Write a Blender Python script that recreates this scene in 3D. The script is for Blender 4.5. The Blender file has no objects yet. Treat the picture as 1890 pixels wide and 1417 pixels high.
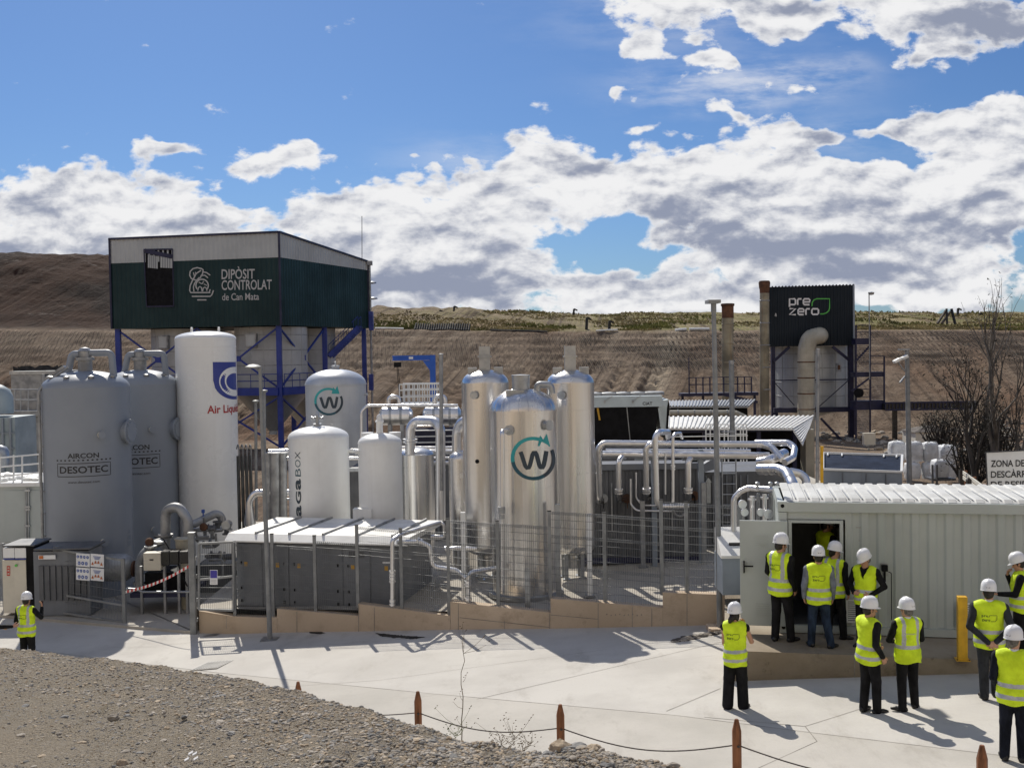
import bpy, math, random
import numpy as np
from mathutils import Vector, Matrix
from mathutils.bvhtree import BVHTree
R = math.radians
rnd = random.Random(7)
scene = bpy.context.scene
COL = scene.collection

# ------------------------------------------------------------------ camera
F = 2000.0; CX, CY = 945.0, 708.5            # focal length and centre in photo pixels
PITCH = math.atan(0.02925); ROLL = 0.016
_f = Vector((0, math.cos(PITCH), -math.sin(PITCH)))
_u0 = Vector((0, math.sin(PITCH), math.cos(PITCH)))
_r0 = Vector((1, 0, 0))
_R = _r0*math.cos(ROLL) - _u0*math.sin(ROLL)
_U = _r0*math.sin(ROLL) + _u0*math.cos(ROLL)
cam_d = bpy.data.cameras.new('camera'); cam = bpy.data.objects.new('camera', cam_d); COL.objects.link(cam)
cam.matrix_world = Matrix(((_R.x, _U.x, -_f.x, 0), (_R.y, _U.y, -_f.y, 0), (_R.z, _U.z, -_f.z, 0), (0, 0, 0, 1)))
cam_d.sensor_width = 36; cam_d.lens = F/1890*36; cam_d.clip_start = 0.1; cam_d.clip_end = 3000
scene.camera = cam

# ------------------------------------------------------------------ sun, exposure
SUN_AZ, SUN_EL = R(17), R(43)                # azimuth to the left of the view direction
sd = bpy.data.lights.new('sun', 'SUN'); sd.energy = 4.6; sd.angle = R(0.53); sd.color = (1.0, 0.935, 0.83)
so = bpy.data.objects.new('sun', sd); COL.objects.link(so)
_sv = Vector((-math.sin(SUN_AZ)*math.cos(SUN_EL), math.cos(SUN_AZ)*math.cos(SUN_EL), math.sin(SUN_EL)))
so.rotation_euler = _sv.to_track_quat('Z', 'Y').to_euler(); so.location = (0, 0, 60)
vs = scene.view_settings
vs.view_transform = 'Standard'; vs.look = 'None'; vs.gamma = 1.0; vs.exposure = 0.03
try: vs.use_curve_mapping = False
except Exception: pass

# ------------------------------------------------------------------ world: sky texture and procedural clouds
world = bpy.data.worlds.new('World'); scene.world = world; world.use_nodes = True
wt = world.node_tree; wt.nodes.clear()
def _nd(t, ty, **kw):
    n = t.nodes.new(ty)
    for k, v in kw.items(): setattr(n, k, v)
    return n
def _mth(t, op, a, b=None, c=None, clamp=False):
    n = t.nodes.new('ShaderNodeMath'); n.operation = op; n.use_clamp = clamp
    for i, v in enumerate((a, b, c)):
        if v is None: continue
        if isinstance(v, (int, float)): n.inputs[i].default_value = v
        else: t.links.new(v, n.inputs[i])
    return n.outputs[0]
def _vm(t, op, a, b=None, c=None, out=0):
    n = t.nodes.new('ShaderNodeVectorMath'); n.operation = op
    for i, v in enumerate((a, b, c)):
        if v is None: continue
        if isinstance(v, (tuple, list)): n.inputs[i].default_value = v
        else: t.links.new(v, n.inputs[i])
    return n.outputs[out]
def _rng(t, v, a, b, c=0.0, d=1.0, smooth=True):
    n = t.nodes.new('ShaderNodeMapRange'); n.interpolation_type = 'SMOOTHSTEP' if smooth else 'LINEAR'
    t.links.new(v, n.inputs[0])
    for i, q in enumerate((a, b, c, d)): n.inputs[1+i].default_value = q
    return n.outputs[0]
# cloud banks: centre and size as view directions (written in photo pixels), weight
CLOUDS = [
 (60,400,250,90,.62),(240,400,150,72,.5),(370,425,90,50,.4),(130,480,330,50,.45),(560,425,130,55,.42),(680,400,90,55,.4),(790,410,120,90,.55),
 (900,440,160,100,.5),(1000,310,90,70,.62),(1110,330,100,60,.5),(1250,360,160,100,.62),(1420,370,150,110,.6),(1560,400,190,110,.6),
 (1760,370,190,110,.65),(1850,300,120,80,.5),(880,520,330,48,.62),(700,500,140,42,.5),(1450,500,220,52,.55),(1700,500,220,55,.6),(1250,545,180,30,.38),
 (430,520,200,30,.4),(1500,560,420,22,.38),(820,575,420,18,.35),
 (520,288,95,42,.62),(580,300,40,26,.35),(325,283,48,14,.55),(768,292,14,9,.45),
 (1280,15,170,60,.7),(1420,35,60,60,.45),(1480,45,55,40,.6),(1650,5,110,62,.62),(1800,45,150,72,.62),(1175,98,42,34,.62),(1290,95,40,34,.3),
 (1720,112,70,22,.36),(1810,226,150,30,.62),(1660,240,90,20,.5),(1350,158,200,30,.27),(1195,236,55,10,.55),(1360,205,50,9,.5),(1320,125,45,11,.45),
 (1440,238,60,24,.4),(1525,262,34,18,.58),(1885,185,60,26,.45),(1130,175,14,10,.4),
 (1135,442,58,28,-.42),(1225,474,48,14,-.34),(1340,520,70,18,-.3),(1590,275,90,26,-.45),(1680,270,60,22,-.3),(1560,215,60,18,-.25),(450,380,60,22,-.2),(1880,460,30,22,-.3)]
DARKS = [(850,520,210,34,.9),(1230,415,120,34,.9),(1420,345,110,18,.5),(1480,480,190,28,.9),(1330,470,60,16,.5),(1720,395,150,24,.7),(1590,385,90,22,.6),
 (170,470,210,22,.7),(60,425,90,16,.3),(310,480,120,20,.5),(1850,60,110,60,1.0),(1400,8,80,22,.7),(1060,300,60,22,.5),(1600,520,220,14,.5),(560,470,140,16,.5),
 (900,455,120,16,.4),(1870,440,120,20,.6),(1720,260,120,16,.35),(1300,540,120,12,.5),(740,540,120,18,.8),(1180,340,60,16,.35)]
def blobs(g, q, lst, base):
    acc = None
    for (cx, cy, rx, ry, w) in lst:
        u, v = (cx-945)/F, (650-.016*(cx-945)-cy)/F
        e = _vm(g, 'MULTIPLY_ADD', q, (F/rx, F/ry, 0), (-u*F/rx, -v*F/ry, 0))
        ex = _mth(g, 'EXPONENT', _mth(g, 'MULTIPLY', _vm(g, 'DOT_PRODUCT', e, e, out=1), -1.0))
        acc = _mth(g, 'MULTIPLY_ADD', ex, w, acc if acc is not None else base)
    return acc
def noise_group():
    g = bpy.data.node_groups.new('cloud_texture', 'ShaderNodeTree')
    g.interface.new_socket('P', in_out='INPUT', socket_type='NodeSocketVector')
    g.interface.new_socket('D', in_out='OUTPUT', socket_type='NodeSocketFloat')
    gi = g.nodes.new('NodeGroupInput'); go = g.nodes.new('NodeGroupOutput'); p = gi.outputs[0]
    n1 = _nd(g, 'ShaderNodeTexNoise', noise_dimensions='2D'); n1.inputs['Scale'].default_value = 17; n1.inputs['Detail'].default_value = 9
    n1.inputs['Roughness'].default_value = .61
    g.links.new(_vm(g, 'MULTIPLY', p, (1, 1.9, 1)), n1.inputs['Vector'])
    n2 = _nd(g, 'ShaderNodeTexVoronoi', voronoi_dimensions='2D'); n2.feature = 'F1'; n2.inputs['Scale'].default_value = 48
    g.links.new(_vm(g, 'MULTIPLY', p, (1, 1.5, 1)), n2.inputs['Vector'])
    s = _mth(g, 'MULTIPLY_ADD', n2.outputs[0], -.26, _mth(g, 'MULTIPLY', n1.outputs[0], 1.25))
    g.links.new(s, go.inputs[0]); return g
tc = _nd(wt, 'ShaderNodeTexCoord')
sx = _nd(wt, 'ShaderNodeSeparateXYZ'); wt.links.new(tc.outputs['Generated'], sx.inputs[0])
yy = _mth(wt, 'MAXIMUM', _mth(wt, 'ABSOLUTE', sx.outputs[1]), .22)
uu = _mth(wt, 'DIVIDE', sx.outputs[0], yy); vv = _mth(wt, 'DIVIDE', sx.outputs[2], yy)
cb = _nd(wt, 'ShaderNodeCombineXYZ'); wt.links.new(uu, cb.inputs[0]); wt.links.new(vv, cb.inputs[1])
wn = _nd(wt, 'ShaderNodeTexNoise', noise_dimensions='2D'); wn.inputs['Scale'].default_value = 10; wn.inputs['Detail'].default_value = 4
wt.links.new(cb.outputs[0], wn.inputs['Vector'])
wob = _vm(wt, 'MULTIPLY', _vm(wt, 'SUBTRACT', wn.outputs['Color'], (.5, .5, .5)), (.055, .05, 0))
pw = _vm(wt, 'ADD', cb.outputs[0], wob)
cg = noise_group()
def _cd(vec):
    n = wt.nodes.new('ShaderNodeGroup'); n.node_tree = cg; wt.links.new(vec, n.inputs[0]); return n.outputs[0]
pn = _vm(wt, 'ADD', cb.outputs[0], _vm(wt, 'MULTIPLY', wob, (.35, .35, 0)))
N0 = _cd(pn)
D0 = _mth(wt, 'ADD', N0, blobs(wt, pw, CLOUDS, -.80))
over = _rng(wt, sx.outputs[2], .40, .62, 0, .27)      # unseen cloud added overhead and behind the camera for neutral fill light
behind = _rng(wt, sx.outputs[1], -.02, -.25, 0, .36)
D0 = _mth(wt, 'ADD', D0, _mth(wt, 'MAXIMUM', over, behind))
alpha = _rng(wt, D0, -.01, .20)
cir = _nd(wt, 'ShaderNodeTexNoise', noise_dimensions='2D'); cir.inputs['Scale'].default_value = 10; cir.inputs['Detail'].default_value = 8; cir.inputs['Roughness'].default_value = .62
crm = _nd(wt, 'ShaderNodeMapping'); crm.inputs['Rotation'].default_value = (0, 0, R(-12)); crm.inputs['Scale'].default_value = (.8, 3.2, 1); wt.links.new(cb.outputs[0], crm.inputs[0]); wt.links.new(crm.outputs[0], cir.inputs['Vector'])
cirrus = _mth(wt, 'MULTIPLY', _rng(wt, cir.outputs[0], .34, .68), blobs(wt, pw, [(1340,165,170,34,.62),(1480,135,120,22,.4),(1290,30,220,60,.35),(1560,250,120,40,.3),(860,300,120,50,.25)], 0.0))
alpha = _mth(wt, 'MAXIMUM', alpha, cirrus)
dark = blobs(wt, pw, DARKS, .12)
def _sn(vec, sc=20, det=6):
    n = _nd(wt, 'ShaderNodeTexNoise', noise_dimensions='2D'); n.inputs['Scale'].default_value = sc; n.inputs['Detail'].default_value = det; n.inputs['Roughness'].default_value = .55
    wt.links.new(_vm(wt, 'MULTIPLY', vec, (1, 2.0, 1)), n.inputs['Vector']); return n.outputs[0]
S0 = _sn(pn)
puff = _mth(wt, 'MULTIPLY', _mth(wt, 'SUBTRACT', _sn(_vm(wt, 'ADD', pn, (-.003, .0085, 0))), S0), 2.9)
thick = _rng(wt, D0, .02, .34)
low = _mth(wt, 'MULTIPLY_ADD', _sn(pn, 8, 3), 1.5, -.75)
core = _mth(wt, 'ADD', _mth(wt, 'ADD', dark, puff), low)
core = _mth(wt, 'MULTIPLY', _rng(wt, core, -.28, 1.18), thick)
sky = _nd(wt, 'ShaderNodeTexSky'); sky.sky_type = 'NISHITA'; sky.sun_disc = False
sky.sun_elevation = SUN_EL; sky.sun_rotation = -SUN_AZ; sky.altitude = 200; sky.air_density = 1.0; sky.dust_density = .6; sky.ozone_density = 1.6
ccol = _nd(wt, 'ShaderNodeMix'); ccol.data_type = 'RGBA'; wt.links.new(core, ccol.inputs[0])
ccol.inputs[6].default_value = (10.1, 10.1, 10.2, 1); ccol.inputs[7].default_value = (3.3, 3.7, 4.9, 1)
skyt = _nd(wt, 'ShaderNodeMix'); skyt.data_type = 'RGBA'; skyt.blend_type = 'MULTIPLY'; skyt.inputs[0].default_value = 1.0
wt.links.new(sky.outputs[0], skyt.inputs[6]); skyt.inputs[7].default_value = (.40, .59, .88, 1)
mx = _nd(wt, 'ShaderNodeMix'); mx.data_type = 'RGBA'; wt.links.new(alpha, mx.inputs[0])
wt.links.new(skyt.outputs[2], mx.inputs[6]); wt.links.new(ccol.outputs[2], mx.inputs[7])
bg = _nd(wt, 'ShaderNodeBackground'); bg.inputs[1].default_value = .085; wt.links.new(mx.outputs[2], bg.inputs[0])
wo = _nd(wt, 'ShaderNodeOutputWorld'); wt.links.new(bg.outputs[0], wo.inputs[0])

# ------------------------------------------------------------------ measuring helpers
def ray(px, py): return _R*((px-CX)/F) + _U*(-(py-CY)/F) + _f
def P(px, py, Y):
    d = ray(px, py); return d*(Y/d.y)
def on_plane(px, py, a, b, c):               # plane z = a + b*X + c*Y
    d = ray(px, py); t = a/(d.z - b*d.x - c*d.y); return d*t
STREET = (-5.35, .07, -.04)
def street_z(x, y): return max(STREET[0]+STREET[1]*x+STREET[2]*y, -6.95)
def G(px, py):
    p = on_plane(px, py, *STREET)
    if p.z < -6.95: p = on_plane(px, py, -6.95, 0, 0)
    return p
SLAB_Z = -5.30
def yard_z(x): return -6.0+.045*x
def m_(px, Y): return px*Y/F                 # photo pixels at depth Y to metres

# ------------------------------------------------------------------ mesh builder
class MB:
    def __init__(s): s.v = []; s.f = []; s.m = []; s.s = []
    def add(s, vs, fs, mi=0, sm=False):
        o = len(s.v); s.v.extend([tuple(v) for v in vs])
        for f in fs: s.f.append(tuple(i+o for i in f)); s.m.append(mi); s.s.append(sm)
        return s
    def box(s, x0, x1, y0, y1, z0, z1, mi=0):
        v = [(x0,y0,z0),(x1,y0,z0),(x1,y1,z0),(x0,y1,z0),(x0,y0,z1),(x1,y0,z1),(x1,y1,z1),(x0,y1,z1)]
        return s.add(v, [(0,3,2,1),(4,5,6,7),(0,1,5,4),(1,2,6,5),(2,3,7,6),(3,0,4,7)], mi)
    def obox(s, c, ax, ay, az, mi=0):        # centre, half-axis vectors
        c = Vector(c); ax, ay, az = Vector(ax), Vector(ay), Vector(az)
        v = [c+ax*i+ay*j+az*k for k in (-1,1) for (i,j) in ((-1,-1),(1,-1),(1,1),(-1,1))]
        return s.add(v, [(0,3,2,1),(4,5,6,7),(0,1,5,4),(1,2,6,5),(2,3,7,6),(3,0,4,7)], mi)
    def beam(s, p, q, w, h=None, mi=0, up=(0,0,1)):
        p, q = Vector(p), Vector(q); h = h or w; d = (q-p)
        L = d.length; d = d/L; up = Vector(up)
        if abs(d.dot(up)) > .98: up = Vector((0,1,0))
        a = d.cross(up).normalized(); b = a.cross(d)
        return s.obox((p+q)/2, d*L/2, a*w/2, b*h/2, mi)
    def prism(s, poly, axis, mi=0, sm=False):     # closed planar polygon swept along axis vector
        a = Vector(axis); n = len(poly); v = [Vector(p) for p in poly]; v2 = [p+a for p in v]
        f = [tuple(range(n))[::-1], tuple(range(n, 2*n))] + [(i,(i+1)%n,n+(i+1)%n,n+i) for i in range(n)]
        return s.add(v+v2, f, mi, sm)
    def tube(s, pts, r, seg=10, mi=0, cap=True, sm=True):
        pts = [Vector(p) for p in pts]; n = len(pts)
        rr = r if isinstance(r, (list, tuple)) else [r]*n
        V = []; T = []
        for i in range(n):
            a = pts[max(i-1,0)]; b = pts[min(i+1,n-1)]; t = (b-a)
            T.append(t.normalized() if t.length > 1e-9 else Vector((0,0,1)))
        ref = Vector((0,0,1)) if abs(T[0].z) < .9 else Vector((1,0,0))
        a = T[0].cross(ref).normalized()
        for i in range(n):
            a = (a - T[i]*a.dot(T[i])); a = a.normalized() if a.length > 1e-6 else T[i].orthogonal().normalized()
            b = T[i].cross(a)
            for k in range(seg):
                th = 2*math.pi*k/seg; V.append(pts[i]+(a*math.cos(th)+b*math.sin(th))*rr[i])
        fs = [(i*seg+k, i*seg+(k+1)%seg, (i+1)*seg+(k+1)%seg, (i+1)*seg+k) for i in range(n-1) for k in range(seg)]
        s.add(V, fs, mi, sm)
        if cap:
            s.add(V[:seg], [tuple(range(seg))[::-1]], mi); s.add(V[(n-1)*seg:], [tuple(range(seg))], mi)
        return s
    def lathe(s, c, prof, seg=32, mi=0, axis='z', sm=True):   # prof: list of (radius, height), smooth
        c = Vector(c); V = []
        for (r, h) in prof:
            for k in range(seg):
                th = 2*math.pi*k/seg; x, y = r*math.cos(th), r*math.sin(th)
                V.append(c+Vector((x,y,h)) if axis == 'z' else (c+Vector((h,x,y)) if axis == 'x' else c+Vector((y,h,x))))
        n = len(prof)
        if sm and seg > 6:
            hard = [i for i in range(1, n-1) if (Vector(prof[i])-Vector(prof[i-1])).length > 1e-6 and (Vector(prof[i+1])-Vector(prof[i])).length > 1e-6 and (Vector(prof[i])-Vector(prof[i-1])).angle(Vector(prof[i+1])-Vector(prof[i])) > R(38)]
            if hard:
                cuts = [0]+hard+[n-1]
                for a_, b_ in zip(cuts, cuts[1:]):
                    m_r = b_-a_+1; s.add(V[a_*seg:(b_+1)*seg], [(i*seg+k, i*seg+(k+1)%seg, (i+1)*seg+(k+1)%seg, (i+1)*seg+k) for i in range(m_r-1) for k in range(seg)], mi, True)
                for i, rev in ((0, True), (n-1, False)):
                    if prof[i][0] > 1e-4: t = tuple(range(seg)); s.add(V[i*seg:(i+1)*seg], [t[::-1] if rev else t], mi)
                return s
        fs = [(i*seg+k, i*seg+(k+1)%seg, (i+1)*seg+(k+1)%seg, (i+1)*seg+k) for i in range(n-1) for k in range(seg)]
        o = len(s.v); s.add(V, fs, mi, sm)
        for i, rev in ((0, True), (n-1, False)):
            if prof[i][0] > 1e-4:
                t = tuple(range(seg)); s.add(V[i*seg:(i+1)*seg], [t[::-1] if rev else t], mi)
        return s
    def ico(s, c, r, sub=1, mi=0, sc=(1,1,1), jit=0, rg=rnd):
        v, f = ICO[sub]; c = Vector(c)
        s.add([c+Vector((p[0]*sc[0],p[1]*sc[1],p[2]*sc[2]))*r*(1+rg.uniform(-jit,jit)) for p in v], f, mi, jit == 0)
        return s
    def build(s, name, mats, parent=None, org=None, label=None, cat=None, group=None, kind=None, bevel=0, autosm=40):
        if parent is not None: org = WORG[parent.name]
        v = np.array(s.v, dtype=np.float64).reshape(-1, 3)
        if org is None:
            lo, hi = v.min(0), v.max(0); org = ((lo[0]+hi[0])/2, (lo[1]+hi[1])/2, lo[2])
        org = Vector(org)
        me = bpy.data.meshes.new(name)
        me.from_pydata((v-np.array(org)).tolist(), [], s.f)
        ml = mats if isinstance(mats, (list, tuple)) else [mats]
        for m in ml: me.materials.append(m)
        me.polygons.foreach_set('material_index', s.m); me.polygons.foreach_set('use_smooth', s.s)
        me.update()
        o = bpy.data.objects.new(name, me); COL.objects.link(o)
        if parent is not None: o.parent = parent
        else: o.location = org
        WORG[o.name] = org
        if bevel:
            b = o.modifiers.new('bevel', 'BEVEL'); b.width = bevel; b.segments = 2; b.limit_method = 'ANGLE'; b.angle_limit = R(50)
        tag(o, label, cat, group, kind)
        return o
WORG = {}
def tag(o, label=None, cat=None, group=None, kind=None):
    if label: o['label'] = label
    if cat: o['category'] = cat
    if group: o['group'] = group
    if kind: o['kind'] = kind
    return o
def thing(name, loc, label, cat, group=None):
    o = bpy.data.objects.new(name, None); COL.objects.link(o); o.location = loc; o.empty_display_size = .3
    WORG[o.name] = Vector(loc); return tag(o, label, cat, group)
def copy_tree(o, parent=None):
    c = o.copy(); COL.objects.link(c)
    if parent is not None: c.parent = parent
    for ch in list(o.children): copy_tree(ch, c)
    return c
def _ico(sub):
    t = (1+5**.5)/2
    v = [Vector(p).normalized() for p in ((-1,t,0),(1,t,0),(-1,-t,0),(1,-t,0),(0,-1,t),(0,1,t),(0,-1,-t),(0,1,-t),(t,0,-1),(t,0,1),(-t,0,-1),(-t,0,1))]
    f = [(0,11,5),(0,5,1),(0,1,7),(0,7,10),(0,10,11),(1,5,9),(5,11,4),(11,10,2),(10,7,6),(7,1,8),(3,9,4),(3,4,2),(3,2,6),(3,6,8),(3,8,9),(4,9,5),(2,4,11),(6,2,10),(8,6,7),(9,8,1)]
    for _ in range(sub):
        mid = {}; nf = []
        def g(a, b):
            k = (min(a,b), max(a,b))
            if k not in mid: mid[k] = len(v); v.append(((v[a]+v[b])/2).normalized())
            return mid[k]
        for a, b, c in f:
            x, y, z = g(a,b), g(b,c), g(c,a); nf += [(a,x,z),(b,y,x),(c,z,y),(x,y,z)]
        f = nf
    return [tuple(p) for p in v], f
ICO = {0: _ico(0), 1: _ico(1), 2: _ico(2)}
def fillet(pts, rad, n=5):
    pts = [Vector(p) for p in pts]; out = [pts[0]]
    for i in range(1, len(pts)-1):
        a, b, c = pts[i-1], pts[i], pts[i+1]
        u = (a-b); w = (c-b); lu, lw = u.length, w.length; u /= lu; w /= lw
        ang = u.angle(w)
        if ang > R(176): out.append(b); continue
        t = min(rad/math.tan(ang/2), lu*.48, lw*.48)
        p0, p1 = b+u*t, b+w*t
        for k in range(n+1):
            s_ = k/n; out.append(p0*(1-s_)**2 + b*2*s_*(1-s_) + p1*s_**2)
    out.append(pts[-1]); return out
def dome(r, h, n=7):                          # profile of a dished head, from rim to crown
    return [(r*math.cos(R(90*k/n)), h*math.sin(R(90*k/n))) for k in range(n)] + [(.001, h)]

# ------------------------------------------------------------------ lettering
def text2d(txt, size=1.0, bold=0.0, sx=1.0, spacing=1.0, align='CENTER', res=3):
    cu = bpy.data.curves.new('lettering', 'FONT'); cu.body = txt; cu.size = size; cu.align_x = align; cu.align_y = 'CENTER'
    cu.resolution_u = res; cu.offset = bold*size; cu.space_character = spacing; cu.fill_mode = 'FRONT'
    o = bpy.data.objects.new('lettering', cu); COL.objects.link(o)
    dg = bpy.context.evaluated_depsgraph_get(); me = o.evaluated_get(dg).to_mesh()
    v = [(p.co.x*sx, p.co.y) for p in me.vertices]; f = [tuple(p.vertices) for p in me.polygons]
    o.evaluated_get(dg).to_mesh_clear(); bpy.data.objects.remove(o); bpy.data.curves.remove(cu)
    return v, f
def fit_text(txt, w, h, bold=0.0, spacing=1.0, res=3):   # lettering stretched into a w x h box centred on 0,0
    v, f = text2d(txt, 1.0, bold, 1.0, spacing, 'CENTER', res)
    a = np.array(v); lo, hi = a.min(0), a.max(0); a = (a-(lo+hi)/2)/(hi-lo)*np.array([w, h])
    return [tuple(p) for p in a], f
def ribbon(pts, w, closed=False):              # flat stroke of width w along a 2D polyline
    pts = [Vector((p[0], p[1])) for p in pts]; n = len(pts); V = []; 
    for i in range(n):
        a = pts[(i-1) % n] if (closed or i > 0) else pts[i]; b = pts[(i+1) % n] if (closed or i < n-1) else pts[i]
        t = (b-a).normalized(); nn = Vector((-t.y, t.x))
        ww = w[i] if isinstance(w, (list, tuple)) else w
        V += [tuple(pts[i]+nn*ww/2), tuple(pts[i]-nn*ww/2)]
    m = n if closed else n-1
    return V, [(2*i, 2*i+1, 2*((i+1) % n)+1, 2*((i+1) % n)) for i in range(m)]
def arc(cx, cy, r, a0, a1, n=16, ry=None):
    ry = ry or r
    return [(cx+r*math.cos(R(a0+(a1-a0)*k/n)), cy+ry*math.sin(R(a0+(a1-a0)*k/n))) for k in range(n+1)]
def dens(pts, d=.05):
    out = [pts[0]]
    for a, b in zip(pts, pts[1:]):
        L = math.hypot(b[0]-a[0], b[1]-a[1]); k = max(1, int(L/d))
        out += [(a[0]+(b[0]-a[0])*i/k, a[1]+(b[1]-a[1])*i/k) for i in range(1, k+1)]
    return out
def flat_map(o, ux, uz, off):                  # 2D -> plane through o with axes ux, uz, lifted by off
    o, ux, uz, off = Vector(o), Vector(ux), Vector(uz), Vector(off)
    return lambda p: o+ux*p[0]+uz*p[1]+off
def cyl_map(c, r, ang, z, off=.008):           # 2D -> cylinder; ang = direction of p.x = 0, seen from outside
    def f(p):
        a = ang + p[0]/r
        return Vector((c[0]+(r+off)*math.cos(a), c[1]+(r+off)*math.sin(a), z+p[1]))
    return f
def put(mb, vf, fn, mi=0): mb.add([fn(p) for p in vf[0]], vf[1], mi); return mb
# ------------------------------------------------------------------ materials (all procedural)
M = {}
def mk(name, col, rough=.55, metal=0.0, var=.12, scale=2.0, col2=None, streak=0.0, streak_col=(.12,.11,.09), bump=0.0, bscale=25.0, rvar=.12, detail=5, stretch=(1,1,1), coat=0.0, spec=.5):
    m = bpy.data.materials.new(name); m.use_nodes = True; t = m.node_tree; b = t.nodes['Principled BSDF']
    tc = t.nodes.new('ShaderNodeTexCoord'); mp = t.nodes.new('ShaderNodeMapping'); mp.inputs['Scale'].default_value = stretch
    t.links.new(tc.outputs['Object'], mp.inputs[0])
    oi = t.nodes.new('ShaderNodeObjectInfo')
    off = _vm(t, 'ADD', mp.outputs[0], None); off_n = off.node
    cmb = t.nodes.new('ShaderNodeCombineXYZ'); r13 = _mth(t, 'MULTIPLY', oi.outputs['Random'], 37.0)
    for i in range(3): t.links.new(r13, cmb.inputs[i])
    t.links.new(cmb.outputs[0], off_n.inputs[1])
    n = t.nodes.new('ShaderNodeTexNoise'); n.inputs['Scale'].default_value = scale; n.inputs['Detail'].default_value = detail; n.inputs['Roughness'].default_value = .6
    t.links.new(off, n.inputs['Vector'])
    c2 = col2 or tuple(c*(1-var*2.2) for c in col)
    fac = _rng(t, n.outputs[0], .33, .7)
    mix = t.nodes.new('ShaderNodeMix'); mix.data_type = 'RGBA'; t.links.new(fac, mix.inputs[0])
    mix.inputs[6].default_value = (*[c*(1+var*.4) for c in col], 1); mix.inputs[7].default_value = (*c2, 1)
    out = mix.outputs[2]
    if streak:
        ms = t.nodes.new('ShaderNodeMapping'); ms.inputs['Scale'].default_value = (6, 6, .35); t.links.new(off, ms.inputs[0])
        ns = t.nodes.new('ShaderNodeTexNoise'); ns.inputs['Scale'].default_value = 1.3; ns.inputs['Detail'].default_value = 6; t.links.new(ms.outputs[0], ns.inputs['Vector'])
        f2 = _mth(t, 'MULTIPLY', _rng(t, ns.outputs[0], .5, .78), streak)
        mi = t.nodes.new('ShaderNodeMix'); mi.data_type = 'RGBA'; t.links.new(f2, mi.inputs[0]); t.links.new(out, mi.inputs[6]); mi.inputs[7].default_value = (*streak_col, 1)
        out = mi.outputs[2]
    t.links.new(out, b.inputs['Base Color'])
    b.inputs['Metallic'].default_value = metal; b.inputs['Specular IOR Level'].default_value = spec
    t.links.new(_rng(t, n.outputs[0], .3, .75, max(rough-rvar, .03), min(rough+rvar, 1), False), b.inputs['Roughness'])
    if coat: b.inputs['Coat Weight'].default_value = coat
    if bump:
        nb = t.nodes.new('ShaderNodeTexNoise'); nb.inputs['Scale'].default_value = bscale; nb.inputs['Detail'].default_value = 6; t.links.new(off, nb.inputs['Vector'])
        bp = t.nodes.new('ShaderNodeBump'); bp.inputs['Strength'].default_value = 1.0; bp.inputs['Distance'].default_value = bump; t.links.new(nb.outputs[0], bp.inputs['Height'])
        t.links.new(bp.outputs[0], b.inputs['Normal'])
    M[name] = m; return m
# metals and paints
mk('grey_paint', (.245,.275,.32), .45, var=.03, scale=.8, streak=.05, streak_col=(.2,.2,.2))
mk('white_paint', (.80,.81,.80), .38, var=.04, scale=.9, streak=.12, streak_col=(.45,.42,.36))
mk('white_gloss', (.82,.83,.82), .3, var=.03, scale=.7, streak=.10, streak_col=(.5,.47,.42))
mk('wtank_grey', (.50,.53,.57), .40, metal=.25, var=.06, scale=.7, streak=.1)
mk('container_roof', (.62,.625,.60), .6, var=.12, scale=1.2, streak=.2, streak_col=(.4,.36,.3))
mk('container_white', (.475,.515,.50), .5, var=.05, scale=.7, streak=.30, streak_col=(.42,.52,.48), spec=.35)
mk('roof_white', (.80,.80,.77), .5, var=.08, scale=1.2, streak=.1, streak_col=(.5,.45,.38))
mk('cabinet_grey', (.165,.178,.20), .45, var=.07, scale=1.1, streak=.15)
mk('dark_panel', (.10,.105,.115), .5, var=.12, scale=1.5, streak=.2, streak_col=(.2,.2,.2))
mk('black', (.010,.010,.012), .7, var=.2, scale=3, spec=.15)
mk('silo_grey', (.47,.48,.475), .5, var=.08, scale=.5, streak=.3, streak_col=(.3,.29,.27))
mk('black_gloss', (.02,.02,.022), .3, var=.2, scale=3)
mk('rubber', (.03,.03,.032), .8, var=.2, scale=5)
mk('galv', (.42,.44,.46), .42, metal=.75, var=.1, scale=4, rvar=.15)
mk('galv_post', (.25,.26,.265), .6, metal=.2, var=.1, scale=4)
mk('wire', (.20,.21,.215), .55, metal=.3, var=.1, scale=4)
mk('dull_pipe', (.34,.35,.36), .5, metal=.5, var=.15, scale=3)
mk('cream_duct', (.50,.47,.38), .5, metal=.15, var=.12, scale=.7, streak=.35, streak_col=(.3,.24,.16))
mk('green_clad', (.008,.034,.037), .5, var=.12, scale=.4, streak=.1, streak_col=(.03,.05,.05), spec=.3)
mk('prezero_clad', (.006,.014,.023), .5, var=.12, scale=.4, streak=.1, streak_col=(.03,.05,.05), spec=.3)
mk('band_grey', (.46,.48,.48), .5, var=.05, scale=.5, streak=.15, streak_col=(.3,.3,.3))
mk('blue_steel', (.010,.035,.26), .42, var=.12, scale=1.3)
mk('crane_blue', (.008,.10,.50), .4, var=.1, scale=1.3)
mk('navy_steel', (.012,.014,.055), .5, var=.15, scale=1.3)
mk('silo_panel', (.44,.47,.49), .42, metal=.3, var=.1, scale=.35, streak=.4, streak_col=(.25,.24,.22))
mk('bluegrey', (.25,.29,.34), .5, var=.08, scale=1.0, streak=.2)
mk('skip_inside_blue', (.012,.024,.055), .8, var=.15, scale=2, spec=.12)
mk('chiller_grey', (.50,.57,.59), .5, var=.06, scale=1)
mk('pale_teal', (.33,.40,.43), .5, var=.1, scale=1)
mk('yellow_post', (.76,.43,.02), .45, var=.1, scale=4, streak=.25, streak_col=(.35,.18,.03))
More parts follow.
